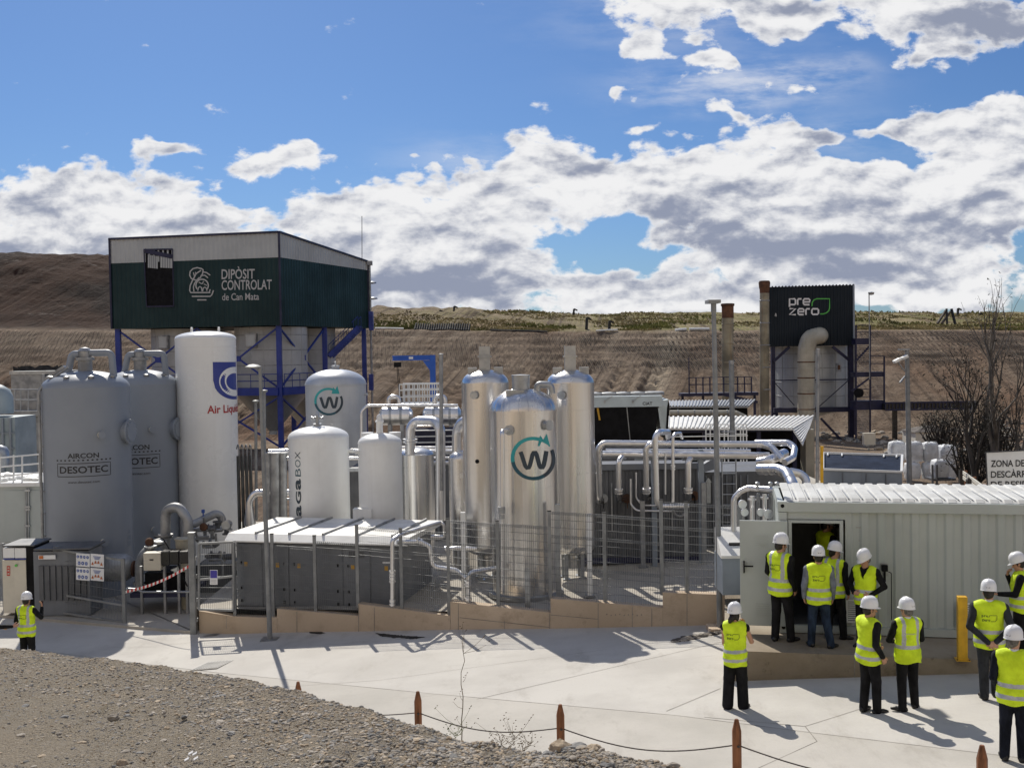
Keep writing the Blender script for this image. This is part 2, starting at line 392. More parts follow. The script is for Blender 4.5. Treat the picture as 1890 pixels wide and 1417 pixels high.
mk('yellow_sign', (.60,.33,.03), .5, var=.05)
mk('red_paint', (.55,.03,.02), .5, var=.05)
mk('orange_mark', (.55,.15,.03), .5, var=.05)
mk('beige_box', (.62,.58,.48), .45, var=.05, scale=2)
mk('sign_white', (.78,.79,.80), .45, var=.04, scale=1.5, streak=.08, streak_col=(.5,.48,.42))
mk('ink', (.02,.02,.025), .5, var=.02)
mk('ink_white', (.80,.80,.80), .5, var=.02)
mk('ink_grey', (.50,.50,.50), .5, var=.02)
mk('ink_green', (.10,.50,.08), .5, var=.02)
mk('ink_teal', (.03,.36,.38), .5, var=.02)
mk('ink_petrol', (.018,.09,.13), .5, var=.02)
mk('ink_slate', (.035,.055,.075), .5, var=.02)
mk('ink_blue', (.035,.055,.28), .5, var=.02)
mk('ink_red', (.42,.03,.035), .5, var=.02)
mk('sign_blue', (.03,.09,.36), .5, var=.02)
mk('sign_dark_blue', (.06,.05,.35), .5, var=.02)
mk('rust', (.15,.065,.03), .85, var=.35, scale=1.4, col2=(.05,.03,.022))
mk('rear_soil', (.40,.33,.25), .95, var=.2, scale=.12, col2=(.30,.24,.175), spec=.1)
mk('flue', (.38,.34,.24), .55, metal=.2, var=.25, scale=.5, streak=.5, streak_col=(.22,.12,.05))
mk('wood_post', (.30,.12,.05), .75, var=.3, scale=3, stretch=(5,5,.6), bump=.004, bscale=18)
mk('rope', (.10,.085,.075), .9, var=.2, scale=30)
mk('bag_white', (.72,.74,.76), .7, var=.12, scale=2.2, bump=.05, bscale=6)
mk('hut_cream', (.62,.60,.53), .8, var=.1, scale=1)
mk('hut_roof', (.09,.075,.065), .85, var=.2, scale=3)
mk('bark_dark', (.048,.042,.037), .9, var=.35, scale=3, stretch=(1,1,.25), bump=.02, bscale=20)
mk('bark_pale', (.15,.135,.12), .9, var=.3, scale=3, stretch=(1,1,.25))
mk('leaf_dark', (.028,.03,.02), .8, var=.4, scale=1.5, spec=.15)
mk('leaf_grey', (.07,.065,.05), .8, var=.4, scale=1.5, spec=.15)
mk('dry_stalk', (.22,.17,.10), .9, var=.3, scale=10)
mk('weed_green', (.16,.20,.05), .8, var=.3, scale=10)
mk('stone', (.38,.34,.285), .9, var=.3, scale=6, col2=(.19,.165,.135), bump=.01, bscale=30)
mk('stone_tan', (.42,.34,.24), .9, var=.25, scale=5, col2=(.24,.18,.12), bump=.01, bscale=30)
mk('stone_grey', (.23,.225,.215), .9, var=.3, scale=6, bump=.01, bscale=30)
mk('litter_white', (.75,.75,.75), .7, var=.1)
mk('tape_white', (.8,.8,.78), .5, var=.03)
# people
mk('skin', (.50,.27,.18), .5, var=.06, scale=9)
mk('skin_tan', (.36,.18,.11), .5, var=.06, scale=9)
mk('suit_black', (.009,.009,.011), .85, var=.25, scale=6, bump=.02, bscale=8, stretch=(1.5,1.5,.8), spec=.25)
mk('suit_navy', (.009,.012,.024), .85, var=.25, scale=6, bump=.02, bscale=8, stretch=(1.5,1.5,.8), spec=.25)
mk('suit_grey', (.032,.035,.041), .85, var=.2, scale=6, bump=.02, bscale=8, stretch=(1.5,1.5,.8), spec=.25)
mk('jeans', (.024,.042,.078), .85, var=.3, scale=5, bump=.02, bscale=8, stretch=(1.5,1.5,.8), spec=.25)
mk('grey_sleeve', (.20,.22,.27), .85, var=.2, scale=6, spec=.25)
mk('shoe', (.012,.012,.013), .45, var=.2)
mk('shirt_white', (.7,.72,.78), .8, var=.05)
mk('hair_dark', (.018,.012,.009), .55, var=.3, scale=25)
mk('hair_grey', (.16,.15,.14), .6, var=.3, scale=25)
mk('helmet_white', (.82,.83,.85), .3, var=.02)
mk('helmet_dark', (.05,.05,.055), .6, var=.02)
mk('phone', (.02,.02,.025), .2, var=.02)
mk('eye', (.03,.02,.02), .3, var=.02)

def hi_vis():
    m = mk('hi_vis', (.72,.95,.015), .75, var=.10, scale=5, bump=.012, bscale=9); return m
hi_vis()
mk('reflective', (.50,.52,.55), .35, metal=.2, var=.1, scale=10)
mk('vest_print', (.05,.09,.02), .7, var=.02)

def mat_clad_metal(name, col, rough):          # polished aluminium cladding: sheet-to-sheet tone and faint dents
    m = bpy.data.materials.new(name); m.use_nodes = True; t = m.node_tree; b = t.nodes['Principled BSDF']
    tc = t.nodes.new('ShaderNodeTexCoord')
    n = t.nodes.new('ShaderNodeTexNoise'); n.inputs['Scale'].default_value = 1.1; n.inputs['Detail'].default_value = 4
    ms = t.nodes.new('ShaderNodeMapping'); ms.inputs['Scale'].default_value = (2.2,2.2,.05); t.links.new(tc.outputs['Object'], ms.inputs[0]); t.links.new(ms.outputs[0], n.inputs['Vector'])
    mix = t.nodes.new('ShaderNodeMix'); mix.data_type = 'RGBA'; t.links.new(_rng(t, n.outputs[0], .3, .7), mix.inputs[0])
    mix.inputs[6].default_value = (*col, 1); mix.inputs[7].default_value = (*[c*.82 for c in col], 1); t.links.new(mix.outputs[2], b.inputs['Base Color'])
    b.inputs['Metallic'].default_value = .93
    t.links.new(_rng(t, n.outputs[0], .3, .75, rough-.06, rough+.08, False), b.inputs['Roughness'])
    nb = t.nodes.new('ShaderNodeTexNoise'); nb.inputs['Scale'].default_value = 1.7; nb.inputs['Detail'].default_value = 2; t.links.new(ms.outputs[0], nb.inputs['Vector'])
    bp = t.nodes.new('ShaderNodeBump'); bp.inputs['Distance'].default_value = .02; t.links.new(nb.outputs[0], bp.inputs['Height']); t.links.new(bp.outputs[0], b.inputs['Normal'])
    M[name] = m
mat_clad_metal('aluminium', (.74,.73,.715), .27)
mat_clad_metal('alu_pipe', (.80,.80,.81), .30)

def mat_concrete(name, c1, c2, stain, bump=.004, joints=None, wet=.0):
    m = bpy.data.materials.new(name); m.use_nodes = True; t = m.node_tree; b = t.nodes['Principled BSDF']
    tc = t.nodes.new('ShaderNodeTexCoord'); o = tc.outputs['Object']
    def nz(s, d, r=.6, st=None):
        n = t.nodes.new('ShaderNodeTexNoise'); n.inputs['Scale'].default_value = s; n.inputs['Detail'].default_value = d; n.inputs['Roughness'].default_value = r
        v = o
        if st: mp = t.nodes.new('ShaderNodeMapping'); mp.inputs['Scale'].default_value = st; t.links.new(o, mp.inputs[0]); v = mp.outputs[0]
        t.links.new(v, n.inputs['Vector']); return n.outputs[0]
    def mix(f, a, bb):
        x = t.nodes.new('ShaderNodeMix'); x.data_type = 'RGBA'; t.links.new(f, x.inputs[0])
        for i, q in ((6, a), (7, bb)):
            if isinstance(q, tuple): x.inputs[i].default_value = (*q, 1)
            else: t.links.new(q, x.inputs[i])
        return x.outputs[2]
    c = mix(_rng(t, nz(.5, 6), .35, .68), c1, c2)
    c = mix(_mth(t, 'MULTIPLY', _rng(t, nz(1.7, 8, .7, (1,.35,1)), .52, .75), .62), c, stain)
    c = mix(_mth(t, 'MULTIPLY', _rng(t, nz(.16, 3, .5), .42, .64), .35), c, c2)
    c = mix(_mth(t, 'MULTIPLY', _rng(t, nz(.9, 9, .8, (.22,1.3,1)), .56, .66), .30), c, stain)
    c = mix(_mth(t, 'MULTIPLY', _rng(t, nz(22, 5, .7), .5, .8), .22), c, stain)
    if joints:
        c = mix(_mth(t, 'MULTIPLY', _rng(t, nz(3, 8, .75), .6, .72), joints), c, tuple(q*.6 for q in stain))
    t.links.new(c, b.inputs['Base Color']); b.inputs['Roughness'].default_value = .85; b.inputs['Specular IOR Level'].default_value = .3
    bp = t.nodes.new('ShaderNodeBump'); bp.inputs['Distance'].default_value = bump; t.links.new(nz(30, 6), bp.inputs['Height']); t.links.new(bp.outputs[0], b.inputs['Normal'])
    M[name] = m
mat_concrete('street_concrete', (.555,.535,.495), (.46,.44,.405), (.33,.305,.27))
mat_concrete('street_older', (.50,.475,.43), (.42,.40,.36), (.30,.275,.24), joints=.15)
mat_concrete('yard_concrete', (.45,.42,.37), (.36,.33,.28), (.22,.19,.15))
mat_concrete('slab_concrete', (.35,.30,.235), (.23,.185,.13), (.10,.075,.05), joints=.65)
mat_concrete('wall_concrete', (.60,.485,.365), (.50,.395,.285), (.30,.22,.15), joints=.35)
mk('joint', (.31,.285,.25), .95, var=.2)
mk('seam_and_stain', (.045,.04,.034), .95, var=.3)

def mat_gravel():
    m = bpy.data.materials.new('gravel'); m.use_nodes = True; t = m.node_tree; b = t.nodes['Principled BSDF']
    o = t.nodes.new('ShaderNodeTexCoord').outputs['Object']
    v = t.nodes.new('ShaderNodeTexVoronoi'); v.inputs['Scale'].default_value = 58; v.inputs['Randomness'].default_value = 1; t.links.new(o, v.inputs['Vector'])
    v2 = t.nodes.new('ShaderNodeTexVoronoi'); v2.inputs['Scale'].default_value = 130; t.links.new(o, v2.inputs['Vector'])
    hs = t.nodes.new('ShaderNodeSeparateColor'); t.links.new(v.outputs['Color'], hs.inputs[0])
    hs2 = t.nodes.new('ShaderNodeSeparateColor'); t.links.new(v2.outputs['Color'], hs2.inputs[0])
    cr = t.nodes.new('ShaderNodeValToRGB'); e = cr.color_ramp.elements
    e[0].position = 0; e[0].color = (.16,.135,.10,1); e[1].position = 1; e[1].color = (.46,.42,.36,1)
    for p, c in ((.3,(.28,.235,.17,1)), (.6,(.35,.30,.225,1)), (.85,(.30,.29,.275,1))):
        q = e.new(p); q.color = c
    t.links.new(_mth(t, 'ADD', _mth(t, 'MULTIPLY', hs.outputs[0], .45), _mth(t, 'MULTIPLY', hs2.outputs[0], .55)), cr.inputs[0])
    n = t.nodes.new('ShaderNodeTexNoise'); n.inputs['Scale'].default_value = .9; n.inputs['Detail'].default_value = 8; n.inputs['Roughness'].default_value = .65; t.links.new(o, n.inputs['Vector'])
    mxx = t.nodes.new('ShaderNodeMix'); mxx.data_type = 'RGBA'; t.links.new(_mth(t, 'MULTIPLY', _rng(t, n.outputs[0], .35, .65), .7), mxx.inputs[0])
    t.links.new(cr.outputs[0], mxx.inputs[6]); mxx.inputs[7].default_value = (.34,.285,.215,1)
    t.links.new(mxx.outputs[2], b.inputs['Base Color']); b.inputs['Roughness'].default_value = .95; b.inputs['Specular IOR Level'].default_value = .2
    h = _mth(t, 'ADD', _mth(t, 'MULTIPLY', v.outputs['Distance'], -1.0), _mth(t, 'MULTIPLY', v2.outputs['Distance'], -.5))
    bp = t.nodes.new('ShaderNodeBump'); bp.inputs['Distance'].default_value = .032; bp.inputs['Strength'].default_value = 1; t.links.new(h, bp.inputs['Height']); t.links.new(bp.outputs[0], b.inputs['Normal'])
    M['gravel'] = m
mat_gravel()

def mat_hill():                                 # tipped soil: tracked bands near the top of the face, runs lower down, dark mound behind, grass on the crest
    m = bpy.data.materials.new('hill_soil'); m.use_nodes = True; t = m.node_tree; b = t.nodes['Principled BSDF']
    o = t.nodes.new('ShaderNodeTexCoord').outputs['Object']
    at = t.nodes.new('ShaderNodeVertexColor'); at.layer_name = 'zone'
    zs = t.nodes.new('ShaderNodeSeparateColor'); t.links.new(at.outputs[0], zs.inputs[0])     # r: mound, g: grass, b: track band
    def nz(s, d, r=.6, st=None):
        n = t.nodes.new('ShaderNodeTexNoise'); n.inputs['Scale'].default_value = s; n.inputs['Detail'].default_value = d; n.inputs['Roughness'].default_value = r
        v = o
        if st: mp = t.nodes.new('ShaderNodeMapping'); mp.inputs['Scale'].default_value = st; t.links.new(o, mp.inputs[0]); v = mp.outputs[0]
        t.links.new(v, n.inputs['Vector']); return n.outputs[0]
    def mix(f, a, bb):
        x = t.nodes.new('ShaderNodeMix'); x.data_type = 'RGBA'; t.links.new(f, x.inputs[0])
        for i, q in ((6, a), (7, bb)):
            if isinstance(q, tuple): x.inputs[i].default_value = (*q, 1)
            else: t.links.new(q, x.inputs[i])
        return x.outputs[2]
    c = mix(_rng(t, nz(.12, 8, .7), .35, .65), (.31,.24,.175), (.20,.142,.098))
    c = mix(_mth(t, 'MULTIPLY', at.outputs['Alpha'], .95), c, (.42,.345,.255))
    c = mix(_mth(t, 'MULTIPLY', _rng(t, nz(.035, 4), .5, .66), .65), c, (.22,.115,.065))
    c = mix(_mth(t, 'MULTIPLY', _rng(t, nz(.9, 8, .75), .52, .75), .55), c, (.075,.055,.04))
    c = mix(_mth(t, 'MULTIPLY', _rng(t, nz(1.4, 6, .7), .64, .76), .5), c, (.34,.29,.23))
    md = mix(_rng(t, nz(.06, 8, .7), .4, .62), (.026,.018,.016), (.062,.032,.021))
    md = mix(_mth(t, 'MULTIPLY', _rng(t, nz(.35, 8, .75, (.5,1,1.6)), .60, .70), .7), md, (.26,.22,.19))
    c = mix(zs.outputs[0], c, md)
    gr = mix(_rng(t, nz(.25, 8, .7, (.4,1,1)), .4, .62), (.20,.19,.07), (.34,.28,.15))
    c = mix(_mth(t, 'MULTIPLY', zs.outputs[1], _rng(t, nz(.2, 6, .7), .3, .5)), c, gr)
    t.links.new(c, b.inputs['Base Color']); b.inputs['Roughness'].default_value = .95; b.inputs['Specular IOR Level'].default_value = .15
    # cleat marks: fine diagonal teeth inside the tracked bands
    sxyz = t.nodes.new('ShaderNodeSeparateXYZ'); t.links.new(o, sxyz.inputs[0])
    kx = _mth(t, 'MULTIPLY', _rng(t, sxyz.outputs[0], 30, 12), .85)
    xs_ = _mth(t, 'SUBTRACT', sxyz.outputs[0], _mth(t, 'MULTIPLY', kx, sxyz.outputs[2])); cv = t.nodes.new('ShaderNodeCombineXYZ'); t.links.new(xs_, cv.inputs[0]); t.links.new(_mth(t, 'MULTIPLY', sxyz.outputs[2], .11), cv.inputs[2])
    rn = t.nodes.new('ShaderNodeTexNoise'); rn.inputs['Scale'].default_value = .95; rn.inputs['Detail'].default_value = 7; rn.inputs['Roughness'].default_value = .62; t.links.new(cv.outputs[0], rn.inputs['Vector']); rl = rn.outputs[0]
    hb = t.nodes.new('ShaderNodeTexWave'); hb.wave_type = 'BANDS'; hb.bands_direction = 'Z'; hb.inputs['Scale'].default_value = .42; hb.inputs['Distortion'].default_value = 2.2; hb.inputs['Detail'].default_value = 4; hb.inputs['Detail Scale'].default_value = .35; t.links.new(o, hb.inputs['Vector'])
    c = mix(_mth(t, 'MULTIPLY', _mth(t, 'MULTIPLY', _rng(t, hb.outputs['Fac'], .45, .8), zs.outputs[2]), .5), c, (.12,.088,.064))  # bench shade painted into the soil colour as dark level bands
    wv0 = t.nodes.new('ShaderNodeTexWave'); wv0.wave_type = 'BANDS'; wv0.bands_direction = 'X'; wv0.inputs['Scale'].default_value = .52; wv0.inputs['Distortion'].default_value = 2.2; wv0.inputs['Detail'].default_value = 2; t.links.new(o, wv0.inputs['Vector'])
    c = mix(_mth(t, 'MULTIPLY', _mth(t, 'MULTIPLY', _rng(t, wv0.outputs['Fac'], .5, .8), _mth(t, 'MULTIPLY', zs.outputs[2], _rng(t, hb.outputs['Fac'], .6, .3))), _rng(t, nz(.11, 4), .38, .55)), c, (.10,.073,.053))  # shade between the cleat teeth painted as dark strokes in the colour
    c2 = mix(_mth(t, 'MULTIPLY', _mth(t, 'MULTIPLY', _rng(t, rl, .52, .62), _mth(t, 'SUBTRACT', 1.0, zs.outputs[2])), .75), c, (.115,.083,.06)); c2 = mix(_mth(t, 'MULTIPLY', _rng(t, rl, .46, .36), .4), c2, (.37,.30,.22)); t.links.new(mix(zs.outputs[0], c2, c), b.inputs['Base Color'])  # shading of the runs put into the colour: dark rills, paler between
    wv = t.nodes.new('ShaderNodeTexWave'); wv.wave_type = 'BANDS'; wv.bands_direction = 'X'; wv.inputs['Scale'].default_value = .72; wv.inputs['Distortion'].default_value = 1.6; wv.inputs['Detail'].default_value = 2
    mpw = t.nodes.new('ShaderNodeMapping'); mpw.inputs['Rotation'].default_value = (0, R(18), 0); t.links.new(o, mpw.inputs[0]); t.links.new(mpw.outputs[0], wv.inputs['Vector'])
    h = _mth(t, 'ADD', _mth(t, 'MULTIPLY_ADD', nz(.8, 9, .72), .9, _mth(t, 'MULTIPLY', rl, .8)), _mth(t, 'MULTIPLY', _mth(t, 'MULTIPLY', wv.outputs['Fac'], zs.outputs[2]), _rng(t, nz(.13, 5), .40, .56, .15, .9)))
    bp = t.nodes.new('ShaderNodeBump'); bp.inputs['Distance'].default_value = .8; bp.inputs['Strength'].default_value = 1; t.links.new(h, bp.inputs['Height']); t.links.new(bp.outputs[0], b.inputs['Normal'])
    M['hill_soil'] = m
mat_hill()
mk('site_dirt', (.25,.20,.15), .95, var=.25, scale=.4, col2=(.14,.11,.08), bump=.1, bscale=3, spec=.2)
mk('grass_a', (.20,.195,.06), .85, var=.3, scale=.3, spec=.2)
mk('grass_b', (.37,.30,.145), .85, var=.3, scale=.3, spec=.2)
# ------------------------------------------------------------------ the ground
def grid(x0, x1, nx, y0, y1, ny, fz, name, mat, kind='structure', sm=True):
    xs = np.linspace(x0, x1, nx+1); ys = y0 + (y1-y0)*np.linspace(0, 1, ny+1)
    mb = MB(); vs = [(x, y, fz(x, y)) for y in ys for x in xs]
    fs = [(j*(nx+1)+i, j*(nx+1)+i+1, (j+1)*(nx+1)+i+1, (j+1)*(nx+1)+i) for j in range(ny) for i in range(nx)]
    mb.add(vs, fs, 0, sm); return mb.build(name, mat, org=(0,0,0), kind=kind)
from mathutils import noise as _noise
def fbm(x, y, z=0.0, o=5): return _noise.fractal(Vector((x, y, z)), 1.0, 2.0, o)
# street: one sheet, falling to the left
grid(-45, 45, 90, 3.5, 33, 60, street_z, 'street', M['street_concrete'])
# wall line from the gate post on the left to the platform on the right
WL = [(360,27.2),(430,26.9),(511,26.6),(661,25.9),(831,25.2),(1016,24.4),(1223,23.65),(1372,23.2)]
def wall_Y(px):
    for (a, ya), (b, yb) in zip(WL, WL[1:]):
        if px <= b: return ya+(yb-ya)*(px-a)/(b-a)
    return WL[-1][1]
# yard slab inside the fence, its edge follows the wall
mb = MB(); edge = []
for px, Y in WL: q = P(px, 1140, Y); edge.append((q.x, q.y+.15))
edge.append((5.2, 23.3)); edge.append((5.2, 22.0)); edge.append((12.5, 20.6))
back = 46.0
top = [(x, y, yard_z(x)) for x, y in edge]; bk = [(x, back, yard_z(x)) for x, y in edge]
n = len(top)
mb.add(top+bk, [(i, i+1, n+i+1, n+i) for i in range(n-1)])
mb.add([top[0], bk[0], (top[0][0], back, -7.6), (top[0][0], top[0][1], -7.6)], [(0,1,2,3)])
mb.add([bk[0], bk[-1], (bk[-1][0], back, -7.6), (bk[0][0], back, -7.6)], [(0,1,2,3)])
mb.build('yard_pavement', M['yard_concrete'], org=(0,0,0), kind='structure')
# lower yard behind the gate
ga, gb = P(360,1175,27.05), P(-60,1123,30.3)
GATE_A = Vector((ga.x, ga.y, -6.88)); GATE_B = Vector((gb.x, gb.y, -6.88))
mb = MB(); x0 = top[0][0]-.02
mb.add([(GATE_B.x-8, GATE_B.y+2.2, -6.88), GATE_A, (x0, GATE_A.y, -6.88), (x0, 45, -6.88), (GATE_B.x-8, 45, -6.88)], [(0,1,2,3,4)])
mb.add([(GATE_B.x-8, GATE_B.y+2.2, -6.98), (GATE_A.x, GATE_A.y, -6.98), GATE_A, (GATE_B.x-8, GATE_B.y+2.2, -6.88)], [(0,1,2,3)])
mb.build('lower_yard_pavement', M['yard_concrete'], org=(0,0,0), kind='structure')
# dark seam along the gate sill
d = (GATE_A-GATE_B).normalized(); nrm = Vector((d.y, -d.x, 0))
mb = MB()
for k in range(14):
    a = GATE_B+(GATE_A-GATE_B)*(k/14)*.84; b = GATE_B+(GATE_A-GATE_B)*((k+1)/14)*.84
    w = .10*(1-k/16)
    za = street_z(a.x, a.y-.1)+.006; zb = street_z(b.x, b.y-.1)+.006
    mb.add([(a.x, a.y, za), (b.x, b.y, zb), (b.x+nrm.x*w*.9, b.y+nrm.y*w*.9, zb), (a.x+nrm.x*w, a.y+nrm.y*w, za)], [(0,3,2,1)])
mb.build('ground_seam', M['seam_and_stain'], org=(0,0,0), kind='structure')
# joints sawn in the street and stains at the foot of the wall
mb = MB()
def joint(pxs, w=.018):
    pts = [G(*p) for p in dens(pxs, 60)]
    for a, b in zip(pts, pts[1:]):
        t = (b-a).normalized(); s = Vector((-t.y, t.x, 0))*w/2; z = Vector((0,0,.005))
        mb.add([a-s+z, b-s+z, b+s+z, a+s+z], [(0,1,2,3)])
joint([(60,1199),(390,1240),(800,1280),(1250,1320),(1500,1352),(1900,1400)], .022)
joint([(880,1290),(1350,1180)], .012); joint([(1230,1312),(1330,1270)], .012)
joint([(1300,1323),(1486,1340),(1508,1368)], .014); joint([(1508,1368),(1400,1417)], .016); joint([(1486,1340),(1600,1304)], .01)
joint([(520,1268),(700,1255),(1120,1198)], .008); joint([(300,1190),(640,1160)], .008)
mb.build('street_joints', M['joint'], org=(0,0,0), kind='structure')
mb = MB()
def stain(pxs, lift=.007):
    pts = dens(pxs+[pxs[0]], 3)[:-1]; pts = [(x+2.6*fbm(x*.3, y*.3, 1), y+1.6*fbm(x*.25, y*.4, 2)) for x, y in pts]; c = G(sum(p[0] for p in pts)/len(pts), sum(p[1] for p in pts)/len(pts))+Vector((0,0,lift)); n = len(pts)
    mb.add([c]+[G(*p)+Vector((0,0,lift)) for p in pts], [(0, (i+1) % n+1, i+1) for i in range(n)])
stain([(568,1163),(580,1162),(600,1168),(590,1170),(572,1168)]); stain([(692,1168),(735,1172),(785,1176),(760,1179),(700,1174)])
mb.build('street_stain', M['seam_and_stain'], org=(0,0,0), kind='structure')
jl = [G(*p) for p in dens([(-120,1184),(60,1199),(390,1240),(800,1280),(1250,1320),(1500,1352),(1960,1406)], 40)]
mb = MB(); V = []
for p in jl:
    for k in range(7): y = p.y+(4.2-p.y)*k/6; V.append((p.x, y, street_z(p.x, y)+.0035))
mb.add(V, [(i*7+k+1, (i+1)*7+k+1, (i+1)*7+k, i*7+k) for i in range(len(jl)-1) for k in range(6)]); mb.build('street_near_strip', M['street_older'], org=(0,0,0), kind='structure')
# site ground behind the plant, rising into the tip face
def crest_z(x): return 2.55-.017*x+.25*fbm(x*.05, 3.1)
def smooth(a, b, v): t = min(max((v-a)/(b-a), 0), 1); return t*t*(3-2*t)
def site_z(x, y):
    base = -6.75-max(0, min(y, 110)-46)*.026
    yt = 107+2.0*fbm(x*.03, .7)
    cz = crest_z(x)
    if y < yt: z = base
    else:
        t = (y-yt)/23.0
        if t < 1: z = base+(cz-base)*(t**.97)
        else:
            z = cz+(y-yt-23)*.088*(1-smooth(40, 80, y-yt-23))
            z += (smooth(0, 12, y-yt-23))*.45*fbm(x*.11, y*.11, 5)
    # dark mound at the far left, and low spoil heaps left of the centre
    mnd = smooth(-30, -56, x)*smooth(134, 158, y)*(1-smooth(190, 240, y))
    z += mnd*(8.6+1.0*fbm(x*.06, y*.05, 2)+.35*fbm(x*.3, y*.3, 2))
    z += smooth(-34, -22, x)*smooth(8, -9, x)*smooth(132, 150, y)*(1-smooth(160, 190, y))*(.7+.9*abs(fbm(x*.18, y*.1, 9)))
    if y > yt-6: z += .13*fbm(x*.6, y*.6, 1)*smooth(yt-6, yt, y)
    # runs down the face and the tracked benches near its top
    if yt < y < yt+24:
        t = (y-yt)/23.0
        lean = x-t*10.5*.9*smooth(30, 12, x)
        g_ = abs(fbm(lean*.30, t*.5, 4, 3)); z += (-.55*max(0, 1-g_*5.5)-.35*max(0, fbm(lean*.8, t*1.1, 7))+.2)*smooth(.80, .5, t)*smooth(0, .12, t)
        bands = (t-.55)/.45
        if bands > 0: z += .085*(.6+.6*fbm(x*.1,y*.05,3))*math.sin(bands*2*math.pi*5.5)*smooth(0, .12, bands)*smooth(1.05, .9, bands)
    if 26 < y < 46 and -8.5 < x < 13: z = min(z, -7.4)
    if y < 46 and x <= -8: z = min(z, -7.3)
    return z
ys = list(np.linspace(30, 104, 30))+list(np.linspace(104.6, 134, 150))+list(np.linspace(134.6, 175, 90))+list(np.linspace(177, 330, 24))+[700, 1600]
xs = list(np.linspace(-900, -125, 12))+list(np.linspace(-120, 110, 420))+list(np.linspace(115, 900, 12))
mb = MB(); V = [(x, y, site_z(x, min(y, 330))-max(0, y-330)*.03) for y in ys for x in xs]; nx = len(xs)
mb.add(V, [(j*nx+i, j*nx+i+1, (j+1)*nx+i+1, (j+1)*nx+i) for j in range(len(ys)-1) for i in range(nx-1)], 0, True)
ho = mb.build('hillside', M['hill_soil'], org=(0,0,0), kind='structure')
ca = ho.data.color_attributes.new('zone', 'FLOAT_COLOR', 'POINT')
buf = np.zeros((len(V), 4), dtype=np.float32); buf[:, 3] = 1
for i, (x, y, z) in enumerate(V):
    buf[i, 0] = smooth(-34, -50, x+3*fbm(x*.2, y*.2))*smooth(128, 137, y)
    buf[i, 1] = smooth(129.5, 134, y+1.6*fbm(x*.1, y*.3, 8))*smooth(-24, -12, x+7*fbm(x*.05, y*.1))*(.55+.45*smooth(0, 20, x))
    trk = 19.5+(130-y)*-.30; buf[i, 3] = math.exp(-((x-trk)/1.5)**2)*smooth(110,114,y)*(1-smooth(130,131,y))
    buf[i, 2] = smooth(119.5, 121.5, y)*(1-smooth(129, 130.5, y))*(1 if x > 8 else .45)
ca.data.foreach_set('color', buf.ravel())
# ground cover on the crest: blades of dry and green grass (nobody could count it)
mb = MB(); rg = random.Random(3)
for _ in range(34000):
    x = rg.uniform(-18, 100); y = 131.5+42*rg.random()**1.7
    if x < -4 and y > 150: continue
    if fbm(x*.07, y*.07, 6) < -.22: continue
    green = fbm(x*.05, y*.16, 12) > (.02 if y < 142 else .3)
    h = rg.uniform(.14, .36)*(1.3 if green else 1); w = rg.uniform(.10, .28); a = rg.uniform(0, 3.14); z = site_z(x, y)-.08
    dx, dy = math.cos(a)*w, math.sin(a)*w; lx = rg.uniform(-.3, .3)
    mb.add([(x-dx, y-dy, z), (x+dx, y+dy, z), (x+lx+dx*.2, y, z+h), (x+lx-dx*.4, y, z+h*.8)], [(0,1,2,3)], 0 if green else 1)
mb.build('grass', [M['grass_a'], M['grass_b']], org=(0,0,0), kind='stuff')
# ------------------------------------------------------------------ gravel bank in front
def bank_plane(px, py): return on_plane(px, py, -1.0, 0, -.19)
EDGE_PX = [(-400,1170),(-200,1183),(0,1197),(90,1207),(200,1219),(310,1234),(400,1248),(480,1264),(550,1282),(640,1306),(730,1332),(800,1352),(860,1370),(920,1385),(1000,1392),(1080,1391),(1150,1402),(1240,1421),(1330,1445),(1500,1500),(1800,1600)]
EDGE = [bank_plane(*p) for p in EDGE_PX]
mb = MB(); rows = 70
def bank_pt(e, t):                              # t 0: lip, 1: under the camera
    far = Vector((e.x*.35-.6*(1-t), -2.5, 0)); q = e*(1-t)+far*t
    z = -1.0-.19*q.y
    z += .05*fbm(q.x*1.3, q.y*1.3, 3)*(1 if t > .02 else .6)+.03*fbm(q.x*4, q.y*4, 1)+.016*fbm(q.x*13, q.y*13, 2)
    return Vector((q.x, q.y, z))
EE = []
for a, b in zip(EDGE, EDGE[1:]):
    for k in range(9): EE.append(a+(b-a)*k/9)
EE.append(EDGE[-1])
EE = [e+Vector((.05*fbm(i*.31, 2), .05*fbm(i*.31, 5), 0)) for i, e in enumerate(EE)]
prof = []
for e in EE:
    out = Vector((.55, .83, 0))
    col = [Vector((e.x, e.y, 0))+out*s+Vector((0, 0, -1.0-.19*e.y-dz+.05*fbm(e.x*2+s, e.y*2))) for s, dz in ((3.4,4.2),(2.2,2.4),(1.2,1.1),(.6,.42),(.28,.14),(.1,.03))]
    col += [bank_pt(e, (k/rows)**1.0) for k in range(rows+1)]
    prof.append(col)
nc = len(prof[0]); mb.add([p for c in prof for p in c], [(i*nc+j, (i+1)*nc+j, (i+1)*nc+j+1, i*nc+j+1) for i in range(len(prof)-1) for j in range(nc-1)], 0, True)
bank = mb.build('gravel_bank', M['gravel'], org=(0,0,0), kind='structure')
bvh_bank = BVHTree.FromObject(bank, bpy.context.evaluated_depsgraph_get())
def bank_z(x, y):
    h = bvh_bank.ray_cast(Vector((x, y, 3)), Vector((0,0,-1))); return h[0].z if h[0] else -1.0-.19*y
